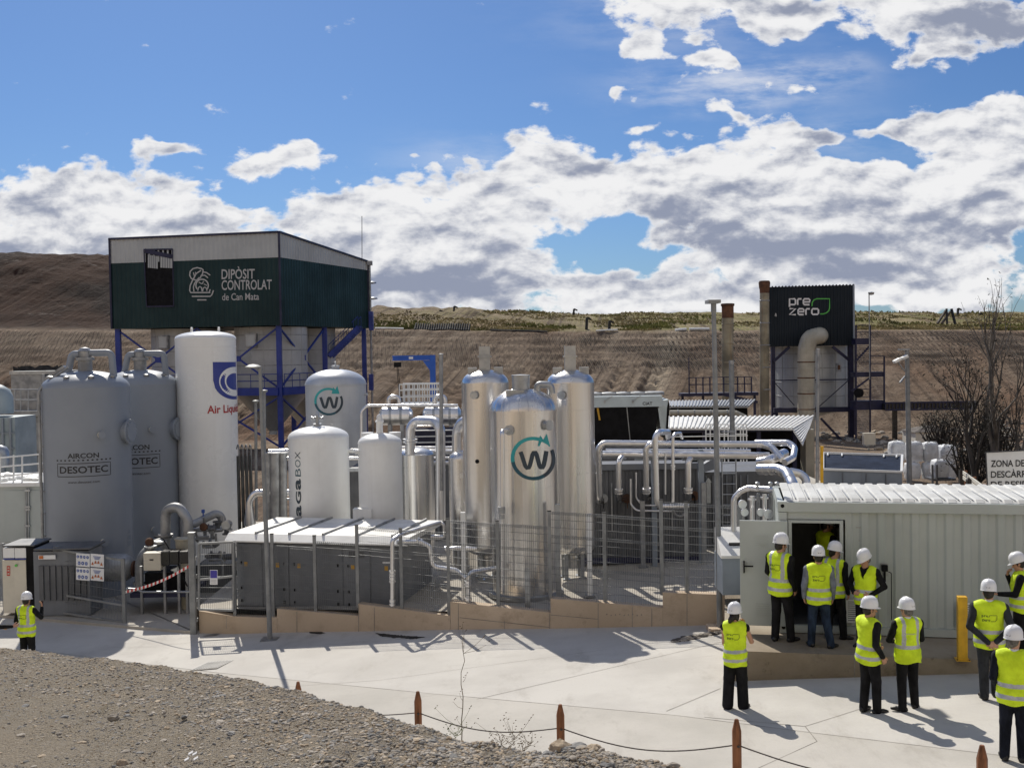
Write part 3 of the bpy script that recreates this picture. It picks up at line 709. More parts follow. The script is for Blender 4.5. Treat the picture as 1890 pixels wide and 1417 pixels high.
# loose stones over the bank: countless
mb = MB(); rg = random.Random(11)
protos = []
for k in range(10):
    v, f = ICO[1]; sc = (rg.uniform(.8,1.3), rg.uniform(.7,1.1), rg.uniform(.4,.75))
    protos.append(([(p[0]*sc[0]*(1+rg.uniform(-.22,.22)), p[1]*sc[1]*(1+rg.uniform(-.22,.22)), p[2]*sc[2]*(1+rg.uniform(-.22,.22))) for p in v], f))
cnt = 0; v0 = [(1,.1,0),(-.9,0,.1),(.1,1,0),(0,-1.1,.1),(0,.1,.9),(.1,0,-.8)]; f0 = [(0,2,4),(2,1,4),(1,3,4),(3,0,4),(2,0,5),(1,2,5),(3,1,5),(0,3,5)]
while cnt < 60000:
    t = rg.random()**2.2 if rg.random() < .55 else rg.random(); i = rg.randrange(0, len(EE)-1)
    e = EE[i]+(EE[i+1]-EE[i])*rg.random()
    if t < .02: q = Vector((e.x, e.y, 0))+Vector((.55,.83,0))*rg.uniform(-.1, .35); 
    else: q = bank_pt(e, t)
    if q.y < 3.6: continue
    if t > .3 and fbm(q.x*.8, q.y*.8, 7) < -.05 and rg.random() < .75: continue
    z = bank_z(q.x, q.y); s = .0028+(.0085 if t < .3 else .0065)*rg.random()**3.2; 
    if t < .2: s *= 1.3
    v, f = protos[rg.randrange(10)] if s > .018 else protos[0][:1]+(f0,) if False else protos[rg.randrange(10)]
    a = rg.uniform(0, 6.28); ca_, sa_ = math.cos(a)*s, math.sin(a)*s
    if s < .0085:
        mb.add([(q.x+p[0]*ca_-p[1]*sa_, q.y+p[0]*sa_+p[1]*ca_, z+p[2]*s*.7+s*.2) for p in v0], f0, rg.choice((0,0,1,2)))
    else:
        mb.add([(q.x+p[0]*ca_-p[1]*sa_, q.y+p[0]*sa_+p[1]*ca_, z+p[2]*s+s*.2) for p in v], f, rg.choice((0,0,1,2)))
    cnt += 1
for _ in range(1500):
    t = rg.random()**1.5*.8; i = rg.randrange(0, len(EE)-1); e = EE[i]+(EE[i+1]-EE[i])*rg.random(); q = bank_pt(e, t) if t > .02 else Vector((e.x, e.y, 0))
    if q.y < 3.6: continue
    s = .010+.020*rg.random()**3; z = bank_z(q.x, q.y); v, f = protos[rg.randrange(10)]; a = rg.uniform(0, 6.28); ca_, sa_ = math.cos(a)*s, math.sin(a)*s
    mb.add([(q.x+p[0]*ca_-p[1]*sa_, q.y+p[0]*sa_+p[1]*ca_, z+p[2]*s*.8+s*.15) for p in v], f, rg.choice((0,0,1,2,2)))
mb.build('gravel_stones', [M['stone'], M['stone_tan'], M['stone_grey']], org=(0,0,0), kind='stuff')
# a few larger rocks
def rock(px, py, w, mat, label, seed, group=None):
    q = bank_plane(px, py); s = m_(w, q.y)/2; rg = random.Random(seed); mb = MB(); v, f = ICO[2]
    sc = (rg.uniform(.9,1.15), rg.uniform(.8,1), rg.uniform(.6,.8))
    mb.add([(q.x+p[0]*s*sc[0]*(1+.3*fbm(p[0]*1.5+seed, p[1]*1.5, p[2]*1.5)), q.y+p[1]*s*sc[1]*(1+.3*fbm(p[0]*1.5, p[1]*1.5+seed, p[2])), q.z+s*.25+p[2]*s*sc[2]*(1+.3*fbm(p[0], p[1]*2, p[2]*2+seed))) for p in v], f)
    mb.build('rock', mat, label=label, cat='rock', group=group)
rock(1034,1390,48,M['stone_tan'],'tan angular rock at the lip of the gravel bank below a wooden post',1)
rock(1066,1385,36,M['stone_grey'],'dark grey rock between two tan rocks at the gravel lip',2)
rock(1096,1388,34,M['stone_tan'],'smaller tan rock at the right of the rock cluster on the gravel lip',3)
rock(1122,1411,24,M['stone'],'round brown rock lowest in the rock cluster near the picture bottom',4)
rock(1012,1398,26,M['stone_grey'],'flat dark stone just left of the large tan rock on the gravel lip',5)
rock(209,1326,20,M['stone'],'pale grey stone lying alone in the middle of the gravel',6)
rock(226,1411,22,M['stone_tan'],'reddish brown stone at the bottom of the gravel beside white litter',7)
rock(340,1324,12,M['stone_grey'],'small dark stone on the gravel right of the pale lone stone',8)
rock(194,1220,9,M['stone'],'small stone perched on the far lip of the gravel near the left workers',9)
rock(362,1243,10,M['stone_tan'],'small tan stone perched on the gravel lip beside the drain cover',10)
mb = MB(); q = bank_plane(352,1408); z = q.z+.012
for k in range(4):
    a = Vector((q.x-.03+k*.014, q.y+.01*((k*7) % 5), z+.012*((k*5) % 3)))
    mb.add([a, a+Vector((.02,.006,.010)), a+Vector((.016,.022,.014)), a+Vector((-.006,.018,.003))], [(0,1,2,3)])
    mb.add([a+Vector((0,0,-.004)), a+Vector((.02,.006,.006)), a+Vector((.016,.022,.010)), a+Vector((-.006,.018,0))], [(3,2,1,0)])
mb.build('litter', M['litter_white'], label='crumpled scrap of white litter on the gravel at the picture bottom', cat='litter')
# drain covers in the street
def drain(px, py, w, h, label):
    c = G(px, py); mb = MB(); s = Vector((0,0,.006)); ux = Vector((1,0,STREET[1])); uy = Vector((.25,.97,STREET[2]))
    mb.add([c-ux*w-uy*h+s, c+ux*w-uy*h+s, c+ux*w+uy*h+s, c-ux*w+uy*h+s], [(0,1,2,3)])
    t = thing('drain_cover', c, label, 'drain cover'); mb.build('frame', M['joint'], t)
    g = MB()
    for k in range(9):
        o = c-ux*(w*.9)+ux*(w*1.8*k/8)+s*2
        g.add([o-ux*.012-uy*h*.88, o+ux*.012-uy*h*.88, o+ux*.012+uy*h*.88, o-ux*.012+uy*h*.88], [(0,1,2,3)])
    g.build('grating', M['dull_pipe'], t)
drain(393,1227,.30,.42,'rectangular grey drain cover set in the sunlit street near the gravel')
drain(397,1169,.16,.3,'small grey drain cover set in the street at the foot of the wall end')

# unseen ground rising behind the camera, heightened and toned to warm the tank reflections
def back_z(x, y): return -6.6+5.2*smooth(3.4, -4, y)+36*smooth(-3, -56, y)+.5*fbm(x*.06, y*.06, 5)*smooth(0, -8, y)
grid(-160, 160, 70, -150, 3.4, 50, back_z, 'rear_embankment', M['rear_soil'])

def side_z(x, y): return -7.1+26*smooth(46, 110, abs(x))*smooth(62, 40, y)+.4*fbm(x*.06, y*.06, 2)*smooth(46, 60, abs(x))
for x0, x1 in ((-170, -45.1), (45.1, 170)): grid(x0, x1, 40, 3.3, 60, 18, side_z, 'side_ground', M['rear_soil'])  # unseen banks added at the sides so the tanks reflect warm soil
# ------------------------------------------------------------------ retaining wall
def wp(px, py): return P(px, py, wall_Y(px))
SEG = [[(367,1127),(431,1137),(480,1139),(511,1139)], [(511,1123),(661,1136)], [(661,1114),(831,1136)], [(831,1110),(1016,1130)], [(1016,1104),(1223,1121)], [(1223,1093),(1385,1099)]]
wt_ = thing('retaining_wall', G(850,1176), 'long stepped tan concrete retaining wall carrying the mesh fence along the street', 'wall')
mb = MB(); jb = MB(); T = .24; jx = []
for sg in SEG:
    pp = [wp(*q) for q in dens(sg, 40)]
    n = len(pp); fr = Vector((-.06, -.0, 0))
    bot = [Vector((p.x, p.y, street_z(p.x, p.y)-.25)) for p in pp]
    tb = [p+Vector((.05, T, .0)) for p in pp]; bb = [p+Vector((.05, T, 0)) for p in bot]
    o = [tuple(range(0))]
    V = pp+bot+tb+bb
    f = []
    for i in range(n-1):
        f += [(n+i, n+i+1, i+1, i), (i, i+1, 2*n+i+1, 2*n+i), (2*n+i, 2*n+i+1, 3*n+i+1, 3*n+i)]
    f += [(0, 2*n, 3*n, n), (n-1, 2*n-1, 4*n-1, 3*n-1)]
    mb.add(V, f)
mb.build('wall_body', M['wall_concrete'], wt_)
def vj(px, y0, y1, w=.014):
    a, b = wp(px, y0), wp(px, y1); o = Vector((0,-.004,0)); x = Vector((w/2,-.155*w,0))
    jb.add([a-x+o, b-x+o, b+x+o, a+x+o], [(0,1,2,3)])
for px, y0, y1 in ((418,1136,1160),(548,1128,1168),(662,1116,1172),(691,1120,1173),(846,1113,1178),(931,1145,1178),(1014,1131,1177),(1104,1113,1176),(1167,1119,1175),(1203,1122,1174),(1268,1096,1172)): vj(px, y0, y1)
for a, b in (((848,1139),(1014,1157)), ((1016,1134),(1104,1142))):
    pp = [wp(*q) for q in dens([a, b], 40)]
    for p, q in zip(pp, pp[1:]): jb.add([p+Vector((0,-.004,.007)), p+Vector((0,-.004,-.007)), q+Vector((0,-.004,-.007)), q+Vector((0,-.004,.007))], [(0,1,2,3)])
for k in range(9):
    p = wp(1120+k*8, 1133+(k*5) % 3)
    jb.box(p.x-.012, p.x+.012, p.y-.006, p.y, p.z-.012, p.z+.012)
jb.build('form_joint', M['joint'], wt_)
# weep of soil against the foot of the wall on the right
mb = MB(); rg = random.Random(5)
for _ in range(260):
    t = rg.random(); q = G(1250+90*t+rg.uniform(-6,6), 1178-16*t+rg.uniform(-3,4)*(1-t)+3); s = rg.uniform(.02,.07)
    mb.ico(q, s, 1, rg.choice((0,1)), (1.5,1,.5), .25, rg)
mb.build('soil_spill', [M['stone'], M['hut_roof']], kind='stuff', org=(0,0,0))
# ------------------------------------------------------------------ welded mesh fence
fence = thing('mesh_fence', wp(850,1120), 'grey welded wire mesh fence with square posts standing on the stepped concrete wall', 'fence')
POSTS = [(434,1000,1138),(505,985,1140),(583,988,1131),(661,969,1118),(742,975,1126),(829,957,1136),(920,961,1121),(1016,943,1106),(1117,946,1114),(1222,922,1095),(1268,926,1097),(1366,930,1100)]
def at_wall(px, py, back=.12): p = P(px, py, wall_Y(px)+back); return p
def square_post(px, y0, y1, w, mat, parent, name='post'):
    a, b = at_wall(px, y1), at_wall(px, y0); mb = MB(); mb.box(a.x-w/2, a.x+w/2, a.y-w/2, a.y+w/2, a.z-.03, b.z)
    mb.box(a.x-w/2-.006, a.x+w/2+.006, a.y-w/2-.006, a.y+w/2+.006, b.z, b.z+.012, 1)
    return mb.build(name, [mat, M['black']], parent)
for px, y0, y1 in POSTS: square_post(px, y0, y1, .075, M['galv_post'], fence)
def wire(mb, a, b, r):
    d = (b-a).normalized(); u = d.cross(Vector((0,1,0))); u = u.normalized() if u.length > .1 else Vector((1,0,0)); v = d.cross(u)
    ring = [u*r, v*r, -u*r, -v*r]
    mb.add([a+q for q in ring]+[b+q for q in ring], [(k, (k+1) % 4, 4+(k+1) % 4, 4+k) for k in range(4)], 0, True)
def panel(tl, tr, bl, br, parent, name='wire_panel', step=.05, r=.0036, rows=11, folds=(0,3,7)):
    mb = MB(); L = (tr-tl).length; n = max(4, int(L/step))
    for i in range(1, n):
        t = i/n; wire(mb, tl.lerp(tr, t), bl.lerp(br, t), r)
    for k in range(rows+1):
        t = k/rows; a, b = tl.lerp(bl, t), tr.lerp(br, t); wire(mb, a, b, r*1.5)
        if k in folds:
            for q in (.025, .05):
                o = Vector((0,-.02,-q)); wire(mb, a+o, b+o, r*1.5)
            for i in range(1, n):
                s = i/n; p = a.lerp(b, s); wire(mb, p+Vector((.012,-.02,-.0)), p+Vector((-.012,-.02,-.05)), r*1.2)
    return mb.build(name, M['wire'], parent)
PAN = [(434,1003,1134,505,1009,1137),(505,1006,1120,583,1011,1127),(583,998,1127,661,1003,1134),(661,972,1112,742,979,1122),(742,978,1122,829,983,1134),(829,960,1108,920,967,1118),(920,966,1118,1016,972,1128),
       (1016,944,1102,1117,950,1110),(1117,950,1110,1222,958,1119),(1222,926,1091,1268,929,1094),(1268,929,1094,1366,935,1097)]
for xa, ta, ba, xb, tb, bb in PAN:
    panel(at_wall(xa, ta), at_wall(xb, tb), at_wall(xa, ba), at_wall(xb, bb), fence)
# small panel and blue notice between gate post and first post
gp = thing('gate_post', P(358,1172,27.1), 'thick square steel gate post at the left end of the concrete wall', 'post')
a = P(358,1172,27.1); b = P(358,984,27.1); mb = MB(); mb.box(a.x-.075, a.x+.075, a.y-.075, a.y+.075, a.z-.1, b.z); mb.build('shaft', M['galv_post'], gp, bevel=.008)
mb = MB(); mb.box(a.x-.085, a.x+.085, a.y-.085, a.y+.085, b.z, b.z+.03); mb.build('cap', M['dull_pipe'], gp)
mb = MB()
for k in (.35, .85, 1.45, 1.9): mb.box(a.x+.075, a.x+.11, a.y-.03, a.y+.03, a.z+k, a.z+k+.09)
mb.build('hinge', M['dull_pipe'], gp)
sp = thing('side_gate', P(398,1135,26.9), 'narrow wire mesh gate leaf holding a blue notice beside the thick gate post', 'gate')
tl, tr, bl, br = P(367,1003,27.0), P(431,1000,26.85), P(367,1124,27.0), P(431,1126,26.85)
panel(tl, tr, bl, br, sp, rows=6, folds=())
mb = MB()
for p, q in ((tl,tr),(bl,br),(tl,bl),(tr,br),(tl.lerp(bl,.55),tr.lerp(br,.50))): mb.beam(p, q, .05, .05)
mb.build('frame', M['galv_post'], sp)
# notices
def plate(tl, tr, bl, br, off, mat, name, parent=None, th=.006, **kw):
    n = (tr-tl).cross(bl-tl).normalized(); n = n if n.y < 0 else -n
    q = [p+n*off for p in (tl, tr, br, bl)]; mb = MB(); mb.prism([p for p in q], -n*th); return mb.build(name, mat, parent, **kw), n
t = thing('notice', P(397,1065,26.85), 'white notice with a blue upper panel hanging on the narrow mesh gate', 'sign')
c = [P(388,1051,26.8), P(402,1051,26.8), P(388,1078,26.8), P(402,1078,26.8)]
plate(c[0], c[1], c[2], c[3], .03, M['sign_white'], 'board', t)
plate(c[0].lerp(c[2],.03)+Vector((.01,0,0)), c[1].lerp(c[3],.03)-Vector((.01,0,0)), c[0].lerp(c[2],.55)+Vector((.01,0,0)), c[1].lerp(c[3],.55)-Vector((.01,0,0)), .034, M['sign_dark_blue'], 'blue_panel', t, .003)
for k in range(3):
    y = .66+k*.1
    plate(c[0].lerp(c[2],y)+Vector((.02,0,0)), c[1].lerp(c[3],y)-Vector((.02,0,0)), c[0].lerp(c[2],y+.035)+Vector((.02,0,0)), c[1].lerp(c[3],y+.035)-Vector((.04,0,0)), .034, M['ink_grey'], 'text_line', t, .003)
# sliding gate leaf on the left with four safety boards
def gate_p(px, py): return P(px, py, 27.05+(360-px)*.00774)
gt = thing('sliding_gate', gate_p(168,1140), 'grey framed wire gate leaf with safety boards standing left of the opening', 'gate')
for px, y0, y1, w in ((108,1008,1133,.13),(230,1030,1149,.085)):
    a, b = gate_p(px, y1), gate_p(px, y0); mb = MB(); mb.box(a.x-w/2, a.x+w/2, a.y-w/2, a.y+w/2, -6.92, b.z); mb.build('upright', M['galv_post'], gt)
mb = MB()
for (xa, ya, xb, yb) in ((108,1014,230,1034),(108,1096,230,1117),(108,1129,230,1148)): mb.beam(gate_p(xa, ya), gate_p(xb, yb), .05, .05)
mb.build('rail', M['galv_post'], gt)
panel(gate_p(110,1014), gate_p(228,1033), gate_p(110,1129), gate_p(228,1147), gt, rows=6, folds=(), step=.1)
gt2 = thing('fence_post', gate_p(27,1118), 'dark fence post at the left edge beside the beige cabinet', 'post')
a, b = gate_p(27,1118), gate_p(27,1003); mb = MB(); mb.box(a.x-.05, a.x+.05, a.y-.05, a.y+.05, -6.95, b.z); mb.build('shaft', M['galv_post'], gt2)
mb = MB(); mb.box(a.x-.056, a.x+.056, a.y-.056, a.y+.056, b.z, b.z+.02); mb.build('cap', M['black'], gt2)
fp2 = thing('wire_fence', gate_p(0,1112), 'wire fence section leaving the picture at the left edge', 'fence')
panel(gate_p(-40,1003), gate_p(25,1006), gate_p(-40,1118), gate_p(25,1119), fp2, rows=7, folds=(0,), step=.08)
mb = MB()
for px in (9,-30):
    a, b = gate_p(px,1119), gate_p(px,1002); mb.box(a.x-.035, a.x+.035, a.y-.035, a.y+.035, -6.95, b.z)
mb.build('post', M['galv_post'], fp2)
def safety_board(x0, x1, y0, y1, kind, label):
    dy = 4; sk = (x1-x0)/122*20
    c = [gate_p(x0,y0), gate_p(x1,y0+sk*.5), gate_p(x0,y1), gate_p(x1,y1+sk*.5)]
    c = [p+Vector((0,-.09,0)) for p in c]
    t = thing('safety_board', c[2].lerp(c[3],.5), label, 'sign', 'safety boards on the gate leaf'); plate(*c, 0, M['sign_white'], 'board', t)
    ux = (c[1]-c[0]); uz = (c[0]-c[2]); n = ux.cross(uz).normalized(); n = n if n.y < 0 else -n
    mb = MB(); W = ux.length; H = uz.length; ux.normalize(); uz.normalize(); o = (c[2]+c[1])/2
    fn = flat_map(o, ux, uz, n*.010)
    def disc(x, y, r, mi, k=12): mb.add([fn((x+r*math.cos(2*math.pi*i/k), y+r*math.sin(2*math.pi*i/k))) for i in range(k)], [tuple(range(k))], mi)
    if kind == 'ppe':
        for i in range(4): disc(-W*.36+W*.24*i, H*.24, W*.085, 0)
        for i in range(3): disc(-W*.26+W*.26*i, -H*.24, W*.10, 0)
        for i in range(4): mb.add([fn((-W*.36+W*.24*i+dx*W*.02, H*.24+dy_*W*.03)) + n*.002 for dx, dy_ in ((-1,-1),(1,-1),(1,1),(-1,1))], [(0,1,2,3)], 2)
        for i in range(3): mb.add([fn((-W*.26+W*.26*i+dx*W*.03, -H*.24+dy_*W*.03)) + n*.002 for dx, dy_ in ((-1,-1),(1,-1),(1,1),(-1,1))], [(0,1,2,3)], 2)
    else:
        for r_ in range(3):
            mb.add([fn((sx*W*(.28-.05*r_), H*(.30-.09*r_)+sy*H*.022)) for sx, sy in ((-1,-1),(1,-1),(1,1),(-1,1))], [(0,1,2,3)], 0)
        for i in range(4):
            x = -W*.33+W*.22*i; y = -H*.22 if i in (0,3) else -H*.10
            mb.add([fn((x-W*.1, y-H*.12)), fn((x+W*.1, y-H*.12)), fn((x, y+H*.13))], [(0,1,2)], 1)
            mb.add([fn((x-W*.014, y-H*.07))+n*.002, fn((x+W*.014, y-H*.07))+n*.002, fn((x+W*.014, y+H*.05))+n*.002, fn((x-W*.014, y+H*.05))+n*.002], [(0,1,2,3)], 3)
    mb.build('pictogram', [M['sign_blue'], M['orange_mark'], M['ink_white'], M['ink']], t)
safety_board(143,168,1019,1043,'ppe','upper left gate board with two rows of round blue signs')
safety_board(143,168,1045,1068,'ppe','lower left gate board with two rows of round blue signs')
safety_board(169.5,194,1020,1044,'warn','upper right gate board with blue text and orange warning triangles')
safety_board(169.5,194,1046,1069,'warn','lower right gate board with blue text and orange warning triangles')
# striped tape across the opening
mb = MB(); a, b = gate_p(231,1092), gate_p(356,1040); n = 34
for k in range(n):
    p, q = a.lerp(b, k/n), a.lerp(b, (k+1)/n); sag = lambda t: -.10*math.sin(math.pi*t)
    p = p+Vector((0,0,sag(k/n))); q = q+Vector((0,0,sag((k+1)/n))); h = Vector((0,.005,.035))
    mb.add([p-h, q-h, q+h, p+h, p-h+Vector((0,.003,0)), q-h+Vector((0,.003,0)), q+h+Vector((0,.003,0)), p+h+Vector((0,.003,0))], [(0,1,2,3),(7,6,5,4)], k % 2)
mb.build('barrier_tape', [M['tape_white'], M['red_paint']], label='red and white barrier tape stretched slanting across the gate opening', cat='tape')
# ------------------------------------------------------------------ vessels
def vessel_geo(pl, pr, Y):                     # silhouette columns -> centre x, radius
    a, b = P(pl, 800, Y), P(pr, 800, Y); return (a.x+b.x)/2, (b.x-a.x)/2
def zp(px, py, Y): return P(px, py, Y).z
def cam_ang(c): return math.atan2(-c[1], -c[0])
def surf_ang(c, frac): return cam_ang(c)+math.asin(max(-.99, min(.99, frac)))
def on_cyl(c, r, frac, z, off=0):
    a = surf_ang(c, frac); return Vector((c[0]+(r+off)*math.cos(a), c[1]+(r+off)*math.sin(a), z)), Vector((math.cos(a), math.sin(a), 0))
def vessel(name, label, cat, pl, pr, Y, y_sh, y_top, z0, mat, seams=(), mats_head=None, group=None, seg=56, rim=0.0, panels=0):
    cx, r = vessel_geo(pl, pr, Y); zs = zp((pl+pr)/2, y_sh, Y); zt = zp((pl+pr)/2, y_top, Y)
    t = thing(name, (cx, Y, z0), label, cat, group)
    mb = MB(); mb.lathe((cx, Y, 0), [(r, z0), (r, zs)], seg)
    mb.build('shell', mat, t)
    h = MB(); pr_ = dome(r, zt-zs, 9)
    if rim: pr_ = [(r+rim, -.05), (r+rim, .0)]+pr_
    h.lathe((cx, Y, zs), pr_, seg); h.build('domed_head', mats_head or mat, t)
    if seams:
        for k, s in enumerate(seams):
            sb = MB(); z = zp((pl+pr)/2, s, Y); sb.lathe((cx, Y, z), [(r, -.012), (r+.006, -.010), (r+.006, .010), (r, .012)], seg)
            sb.build('band', mat, t)
    if panels:
        sb = MB()
        for k in range(panels):
            a = cam_ang((cx, Y))-1.35+2.7*(k+.3)/panels; o = Vector((cx+r*math.cos(a), Y+r*math.sin(a), 0)); n = Vector((math.cos(a), math.sin(a), 0)); tt = Vector((-n.y, n.x, 0))
            sb.obox(o+Vector((0,0,(z0+zs)/2)), tt*.004, n*.002, Vector((0,0,(zs-z0)/2)))
        sb.build('standing_seam', mat, t)
    return t, Vector((cx, Y, 0)), r, zs, zt
def port(t, c, r, frac, z, pr_, ln, mat, mcap=None, name='port'):
    p, n = on_cyl(c, r, frac, z); mb = MB()
    mb.tube([p-n*.05, p+n*ln], pr_, 16); mb.tube([p+n*ln, p+n*(ln+.03)], pr_*1.25, 16, 1); return mb.build(name, [mat, mcap or mat], t)
def pipe_thing(name, pts, r, mat, label, rad=None, seg=12, collars=.9, cat='pipe', group=None, flanges=(), band=True, parent=None):
    pts = [Vector(p) for p in pts]; fp = fillet(pts, rad or r*2.6, 5) if len(pts) > 2 else pts
    mb = MB(); mb.tube(fp, r, seg)
    c = MB()
    if collars:
        for a, b in zip(pts, pts[1:]):
            L = (b-a).length; k = int(L/collars)
            for i in range(1, k+1):
                q = a.lerp(b, i/(k+1)); d = (b-a).normalized(); c.tube([q-d*.018, q+d*.018], r*1.05, seg)
    for (i, tt) in flanges:
        a, b = pts[i], pts[i+1]; q = a.lerp(b, tt); d = (b-a).normalized(); c.tube([q-d*.03, q+d*.03], r*1.5, seg); c.tube([q-d*.10, q-d*.06], r*1.5, seg)
    if parent is not None:
        o = mb.build(name, mat, parent)
        if c.v: c.build('collar', mat, o, org=None)
        return o
    if c.v: mb.add(c.v, c.f, 0, True)
    return mb.build(name, mat, label=label, cat=cat, group=group)
ALU, PIP, WHT = M['aluminium'], M['alu_pipe'], M['white_paint']
# -- two grey carbon filters on the left
def carbon_filter(label, pl, pr, Y, y_sh, y_top, z0, k, xlab):
    t, c, r, zs, zt = vessel('carbon_filter', label, 'tank', pl, pr, Y, y_sh, y_top, z0, M['grey_paint'], rim=.0)
    pc = (pl+pr)/2; s = F/Y
    mb = MB(); mb.lathe((c.x, c.y, zt-.05), [(.20,0),(.20,.35),(.26,.36),(.26,.44),(.17,.45),(.17,.62),(.20,.63),(.12,.72),(.01,.74)], 18); mb.build('top_nozzle', M['dull_pipe'], t)
    mb = MB(); z = zt+.40
    mb.tube(fillet([(c.x-.15,c.y,z+.1),(c.x-.38,c.y,z+.1),(c.x-.55,c.y,zt-.2)], .25), .10, 12)
    mb.tube(fillet([(c.x+.15,c.y,z+.12),(c.x+.78,c.y,z+.12),(c.x+.86,c.y-.05,zs+.2)], .16), .10, 12); mb.build('vent_pipe', M['grey_paint'], t)
    mb = MB()
    for a in (-140,-100,-60,-20,200): q = Vector((c.x+r*.8*math.cos(R(a)), c.y+r*.8*math.sin(R(a)), zs+.16)); mb.lathe(q, [(.05,0),(.05,.12),(.09,.13),(.09,.17),(.01,.2)], 10)
    mb.build('lifting_nozzle', M['dull_pipe'], t)
    # manway, sight ports
    z = zp(pc, 797 if k == 0 else 791, Y); p, n = on_cyl(c, r, .88, z); mb = MB()
    mb.tube([p-n*.1, p+n*.10], .31, 28); mb.tube([p+n*.10, p+n*.15], .37, 28); mb.tube([p+n*.15, p+n*.17], .28, 28)
    for i in range(16):
        a = 2*math.pi*i/16; tt = Vector((-n.y, n.x, 0)); q = p+n*.17+(tt*math.cos(a)+Vector((0,0,1))*math.sin(a))*.33; mb.tube([q-n*.03, q+n*.015], .014, 6)
    mb.build('manway', M['grey_paint'], t)
    for yy_ in ((798, 990) if k == 0 else (789, 968)): port(t, c, r, .285 if k == 0 else .25, zp(pc, yy_, Y), .085, .16, M['beige_box'], M['grey_paint'], 'sight_port')
    mb = MB()
    if k == 0:
        a, n = on_cyl(c, r, -.97, z0); mb.tube(fillet([a+n*.08+Vector((0,0,0)), a+n*.08+Vector((0,0,zs-z0-.05)), a+n*.02+Vector((.22,.1,zs-z0+.22)), a+Vector((.75,.1,zs-z0+.60))], .3), .045, 8); mb.build('drain_pipe', M['dull_pipe'], t)
        mb = MB()
        for q in range(9): mb.obox(a+n*.05+Vector((0,0,.5+q*.65)), n*.07, Vector((-n.y,n.x,0))*.03, (0,0,.02))
        mb.build('pipe_clip', M['dull_pipe'], t)
    # lettering
    xc = xlab; fr = (xc-pc)/((pr-pl)/2); ang = surf_ang(c, fr)
    w = m_(94 if k == 0 else 85, Y)
    zl = zp(pc, 859 if k == 0 else 845, Y); H = m_(12.5, Y)
    fn = lambda zc: cyl_map(c, r, ang, zc, .006)
    mb = MB(); v = fit_text('DESOTEC', w*.90, H*1.0, .02); put(mb, v, fn(zl)); mb.build('lettering', M['ink'], t)
    mb = MB(); v = fit_text('AIRCON', w*.57, H*.72, .02); put(mb, v, fn(zl+H*2.0)); mb.build('lettering', M['ink'], t)
    mb = MB(); put(mb, ribbon(dens([(-w/2,-H*.95),(w/2,-H*.95),(w/2,H*.9),(-w/2,H*.9),(-w/2,-H*.95)], .08), .02), fn(zl)); mb.build('label_frame', M['ink'], t)
    mb = MB()
    for i in range(13): x = -w/2+w*i/12; put(mb, ([(x-.027,-.02),(x+.027,-.02),(x+.027,.02),(x-.027,.02)], [(0,1,2,3)]), fn(zl+H*1.35))
    mb.build('dashed_line', M['ink'], t)
    mb = MB(); v = fit_text('www.desotec.com', w*.58, H*.36, .0); put(mb, v, fn(zl-H*1.75)); mb.build('lettering', M['ink'], t)
    if k == 0:
        mb = MB(); fa = surf_ang(c, (228-pc)/((pr-pl)/2)); 
        for i, (ln, hh) in enumerate(((.14,.10),(.18,.12),(.2,.14))): put(mb, ribbon([(-ln/2,0),(ln/2,0)], hh), cyl_map(c, r, fa, zp(pc, 980+i*11, Y), .006))
        mb.build('rating_plate', M['bluegrey'], t)
    return t
carbon_filter('large matt grey carbon filter tank standing front left with a dark pipe down its side', 84, 237.5, 32, 714, 684, -6.9, 0, 153)
carbon_filter('second matt grey carbon filter tank, half hidden behind the nearer one', 197, 327, 35.5, 709, 682, -6.9, 1, 250)
# -- tall white gas tank
t, c, r, zs, zt = vessel('gas_tank', 'tallest white cylindrical gas tank with a blue corner logo and red lettering', 'tank', 329, 438, 36, 624, 611, -6.9, M['white_gloss'], seams=(640,), rim=.004)
pc = 383.5; fr = lambda x: (x-pc)/54.5
mb = MB()
for dx in (-.45,.45): mb.lathe((c.x+dx, c.y, zt-.06), [(.04,0),(.04,.18),(.01,.2)], 8)
mb.build('lifting_lug', M['white_gloss'], t)
# logo: blue shield with a pale ring, running over the right edge
def cyl_px(c, r, pc, pr_, Y, off=.008):         # photo pixel on the front of a vessel -> its surface
    z_of = lambda px, py: P(px, py, Y-r*.8).z
    def f(p):
        a = surf_ang(c, (p[0]-pc)/pr_); q = Vector((c.x+(r+off)*math.cos(a), c.y+(r+off)*math.sin(a), 0)); d = ray(p[0], p[1]); q.z = d.z/d.y*q.y; return q
    return f
fn = cyl_px(c, r, pc, 54.5, 36)
mb = MB(); n = 12
out = [(395,668)]+[(395,668+34*k/8) for k in range(1,9)]+[(395+38*math.sin(R(90*k/12)), 702+35*(1-math.cos(R(90*k/12)))) for k in range(1,13)]
cols = np.linspace(395, 436, 14); V = []; Fc = []
for i, x in enumerate(cols):
    yb = 702+35*math.sqrt(max(0, 1-((432-x)/37.0)**2)) if x > 395 else 702
    V += [fn((x,668)), fn((x,yb))]
mb.add(V, [(2*i, 2*i+1, 2*i+3, 2*i+2) for i in range(len(cols)-1)]); mb.build('logo_field', M['ink_blue'], t)
fn = cyl_px(c, r, pc, 54.5, 36, .013)
mb = MB(); V = []; K = 22
for k in range(K+1):
    a = R(88+200*k/K-10); V += [fn((433+28*math.cos(a), 704-27*math.sin(a))), fn((433+15.5*math.cos(a), 704-15.5*math.sin(a)))]
mb.add(V, [(2*k, 2*k+1, 2*k+3, 2*k+2) for k in range(K)]); mb.build('logo_ring', M['white_gloss'], t)
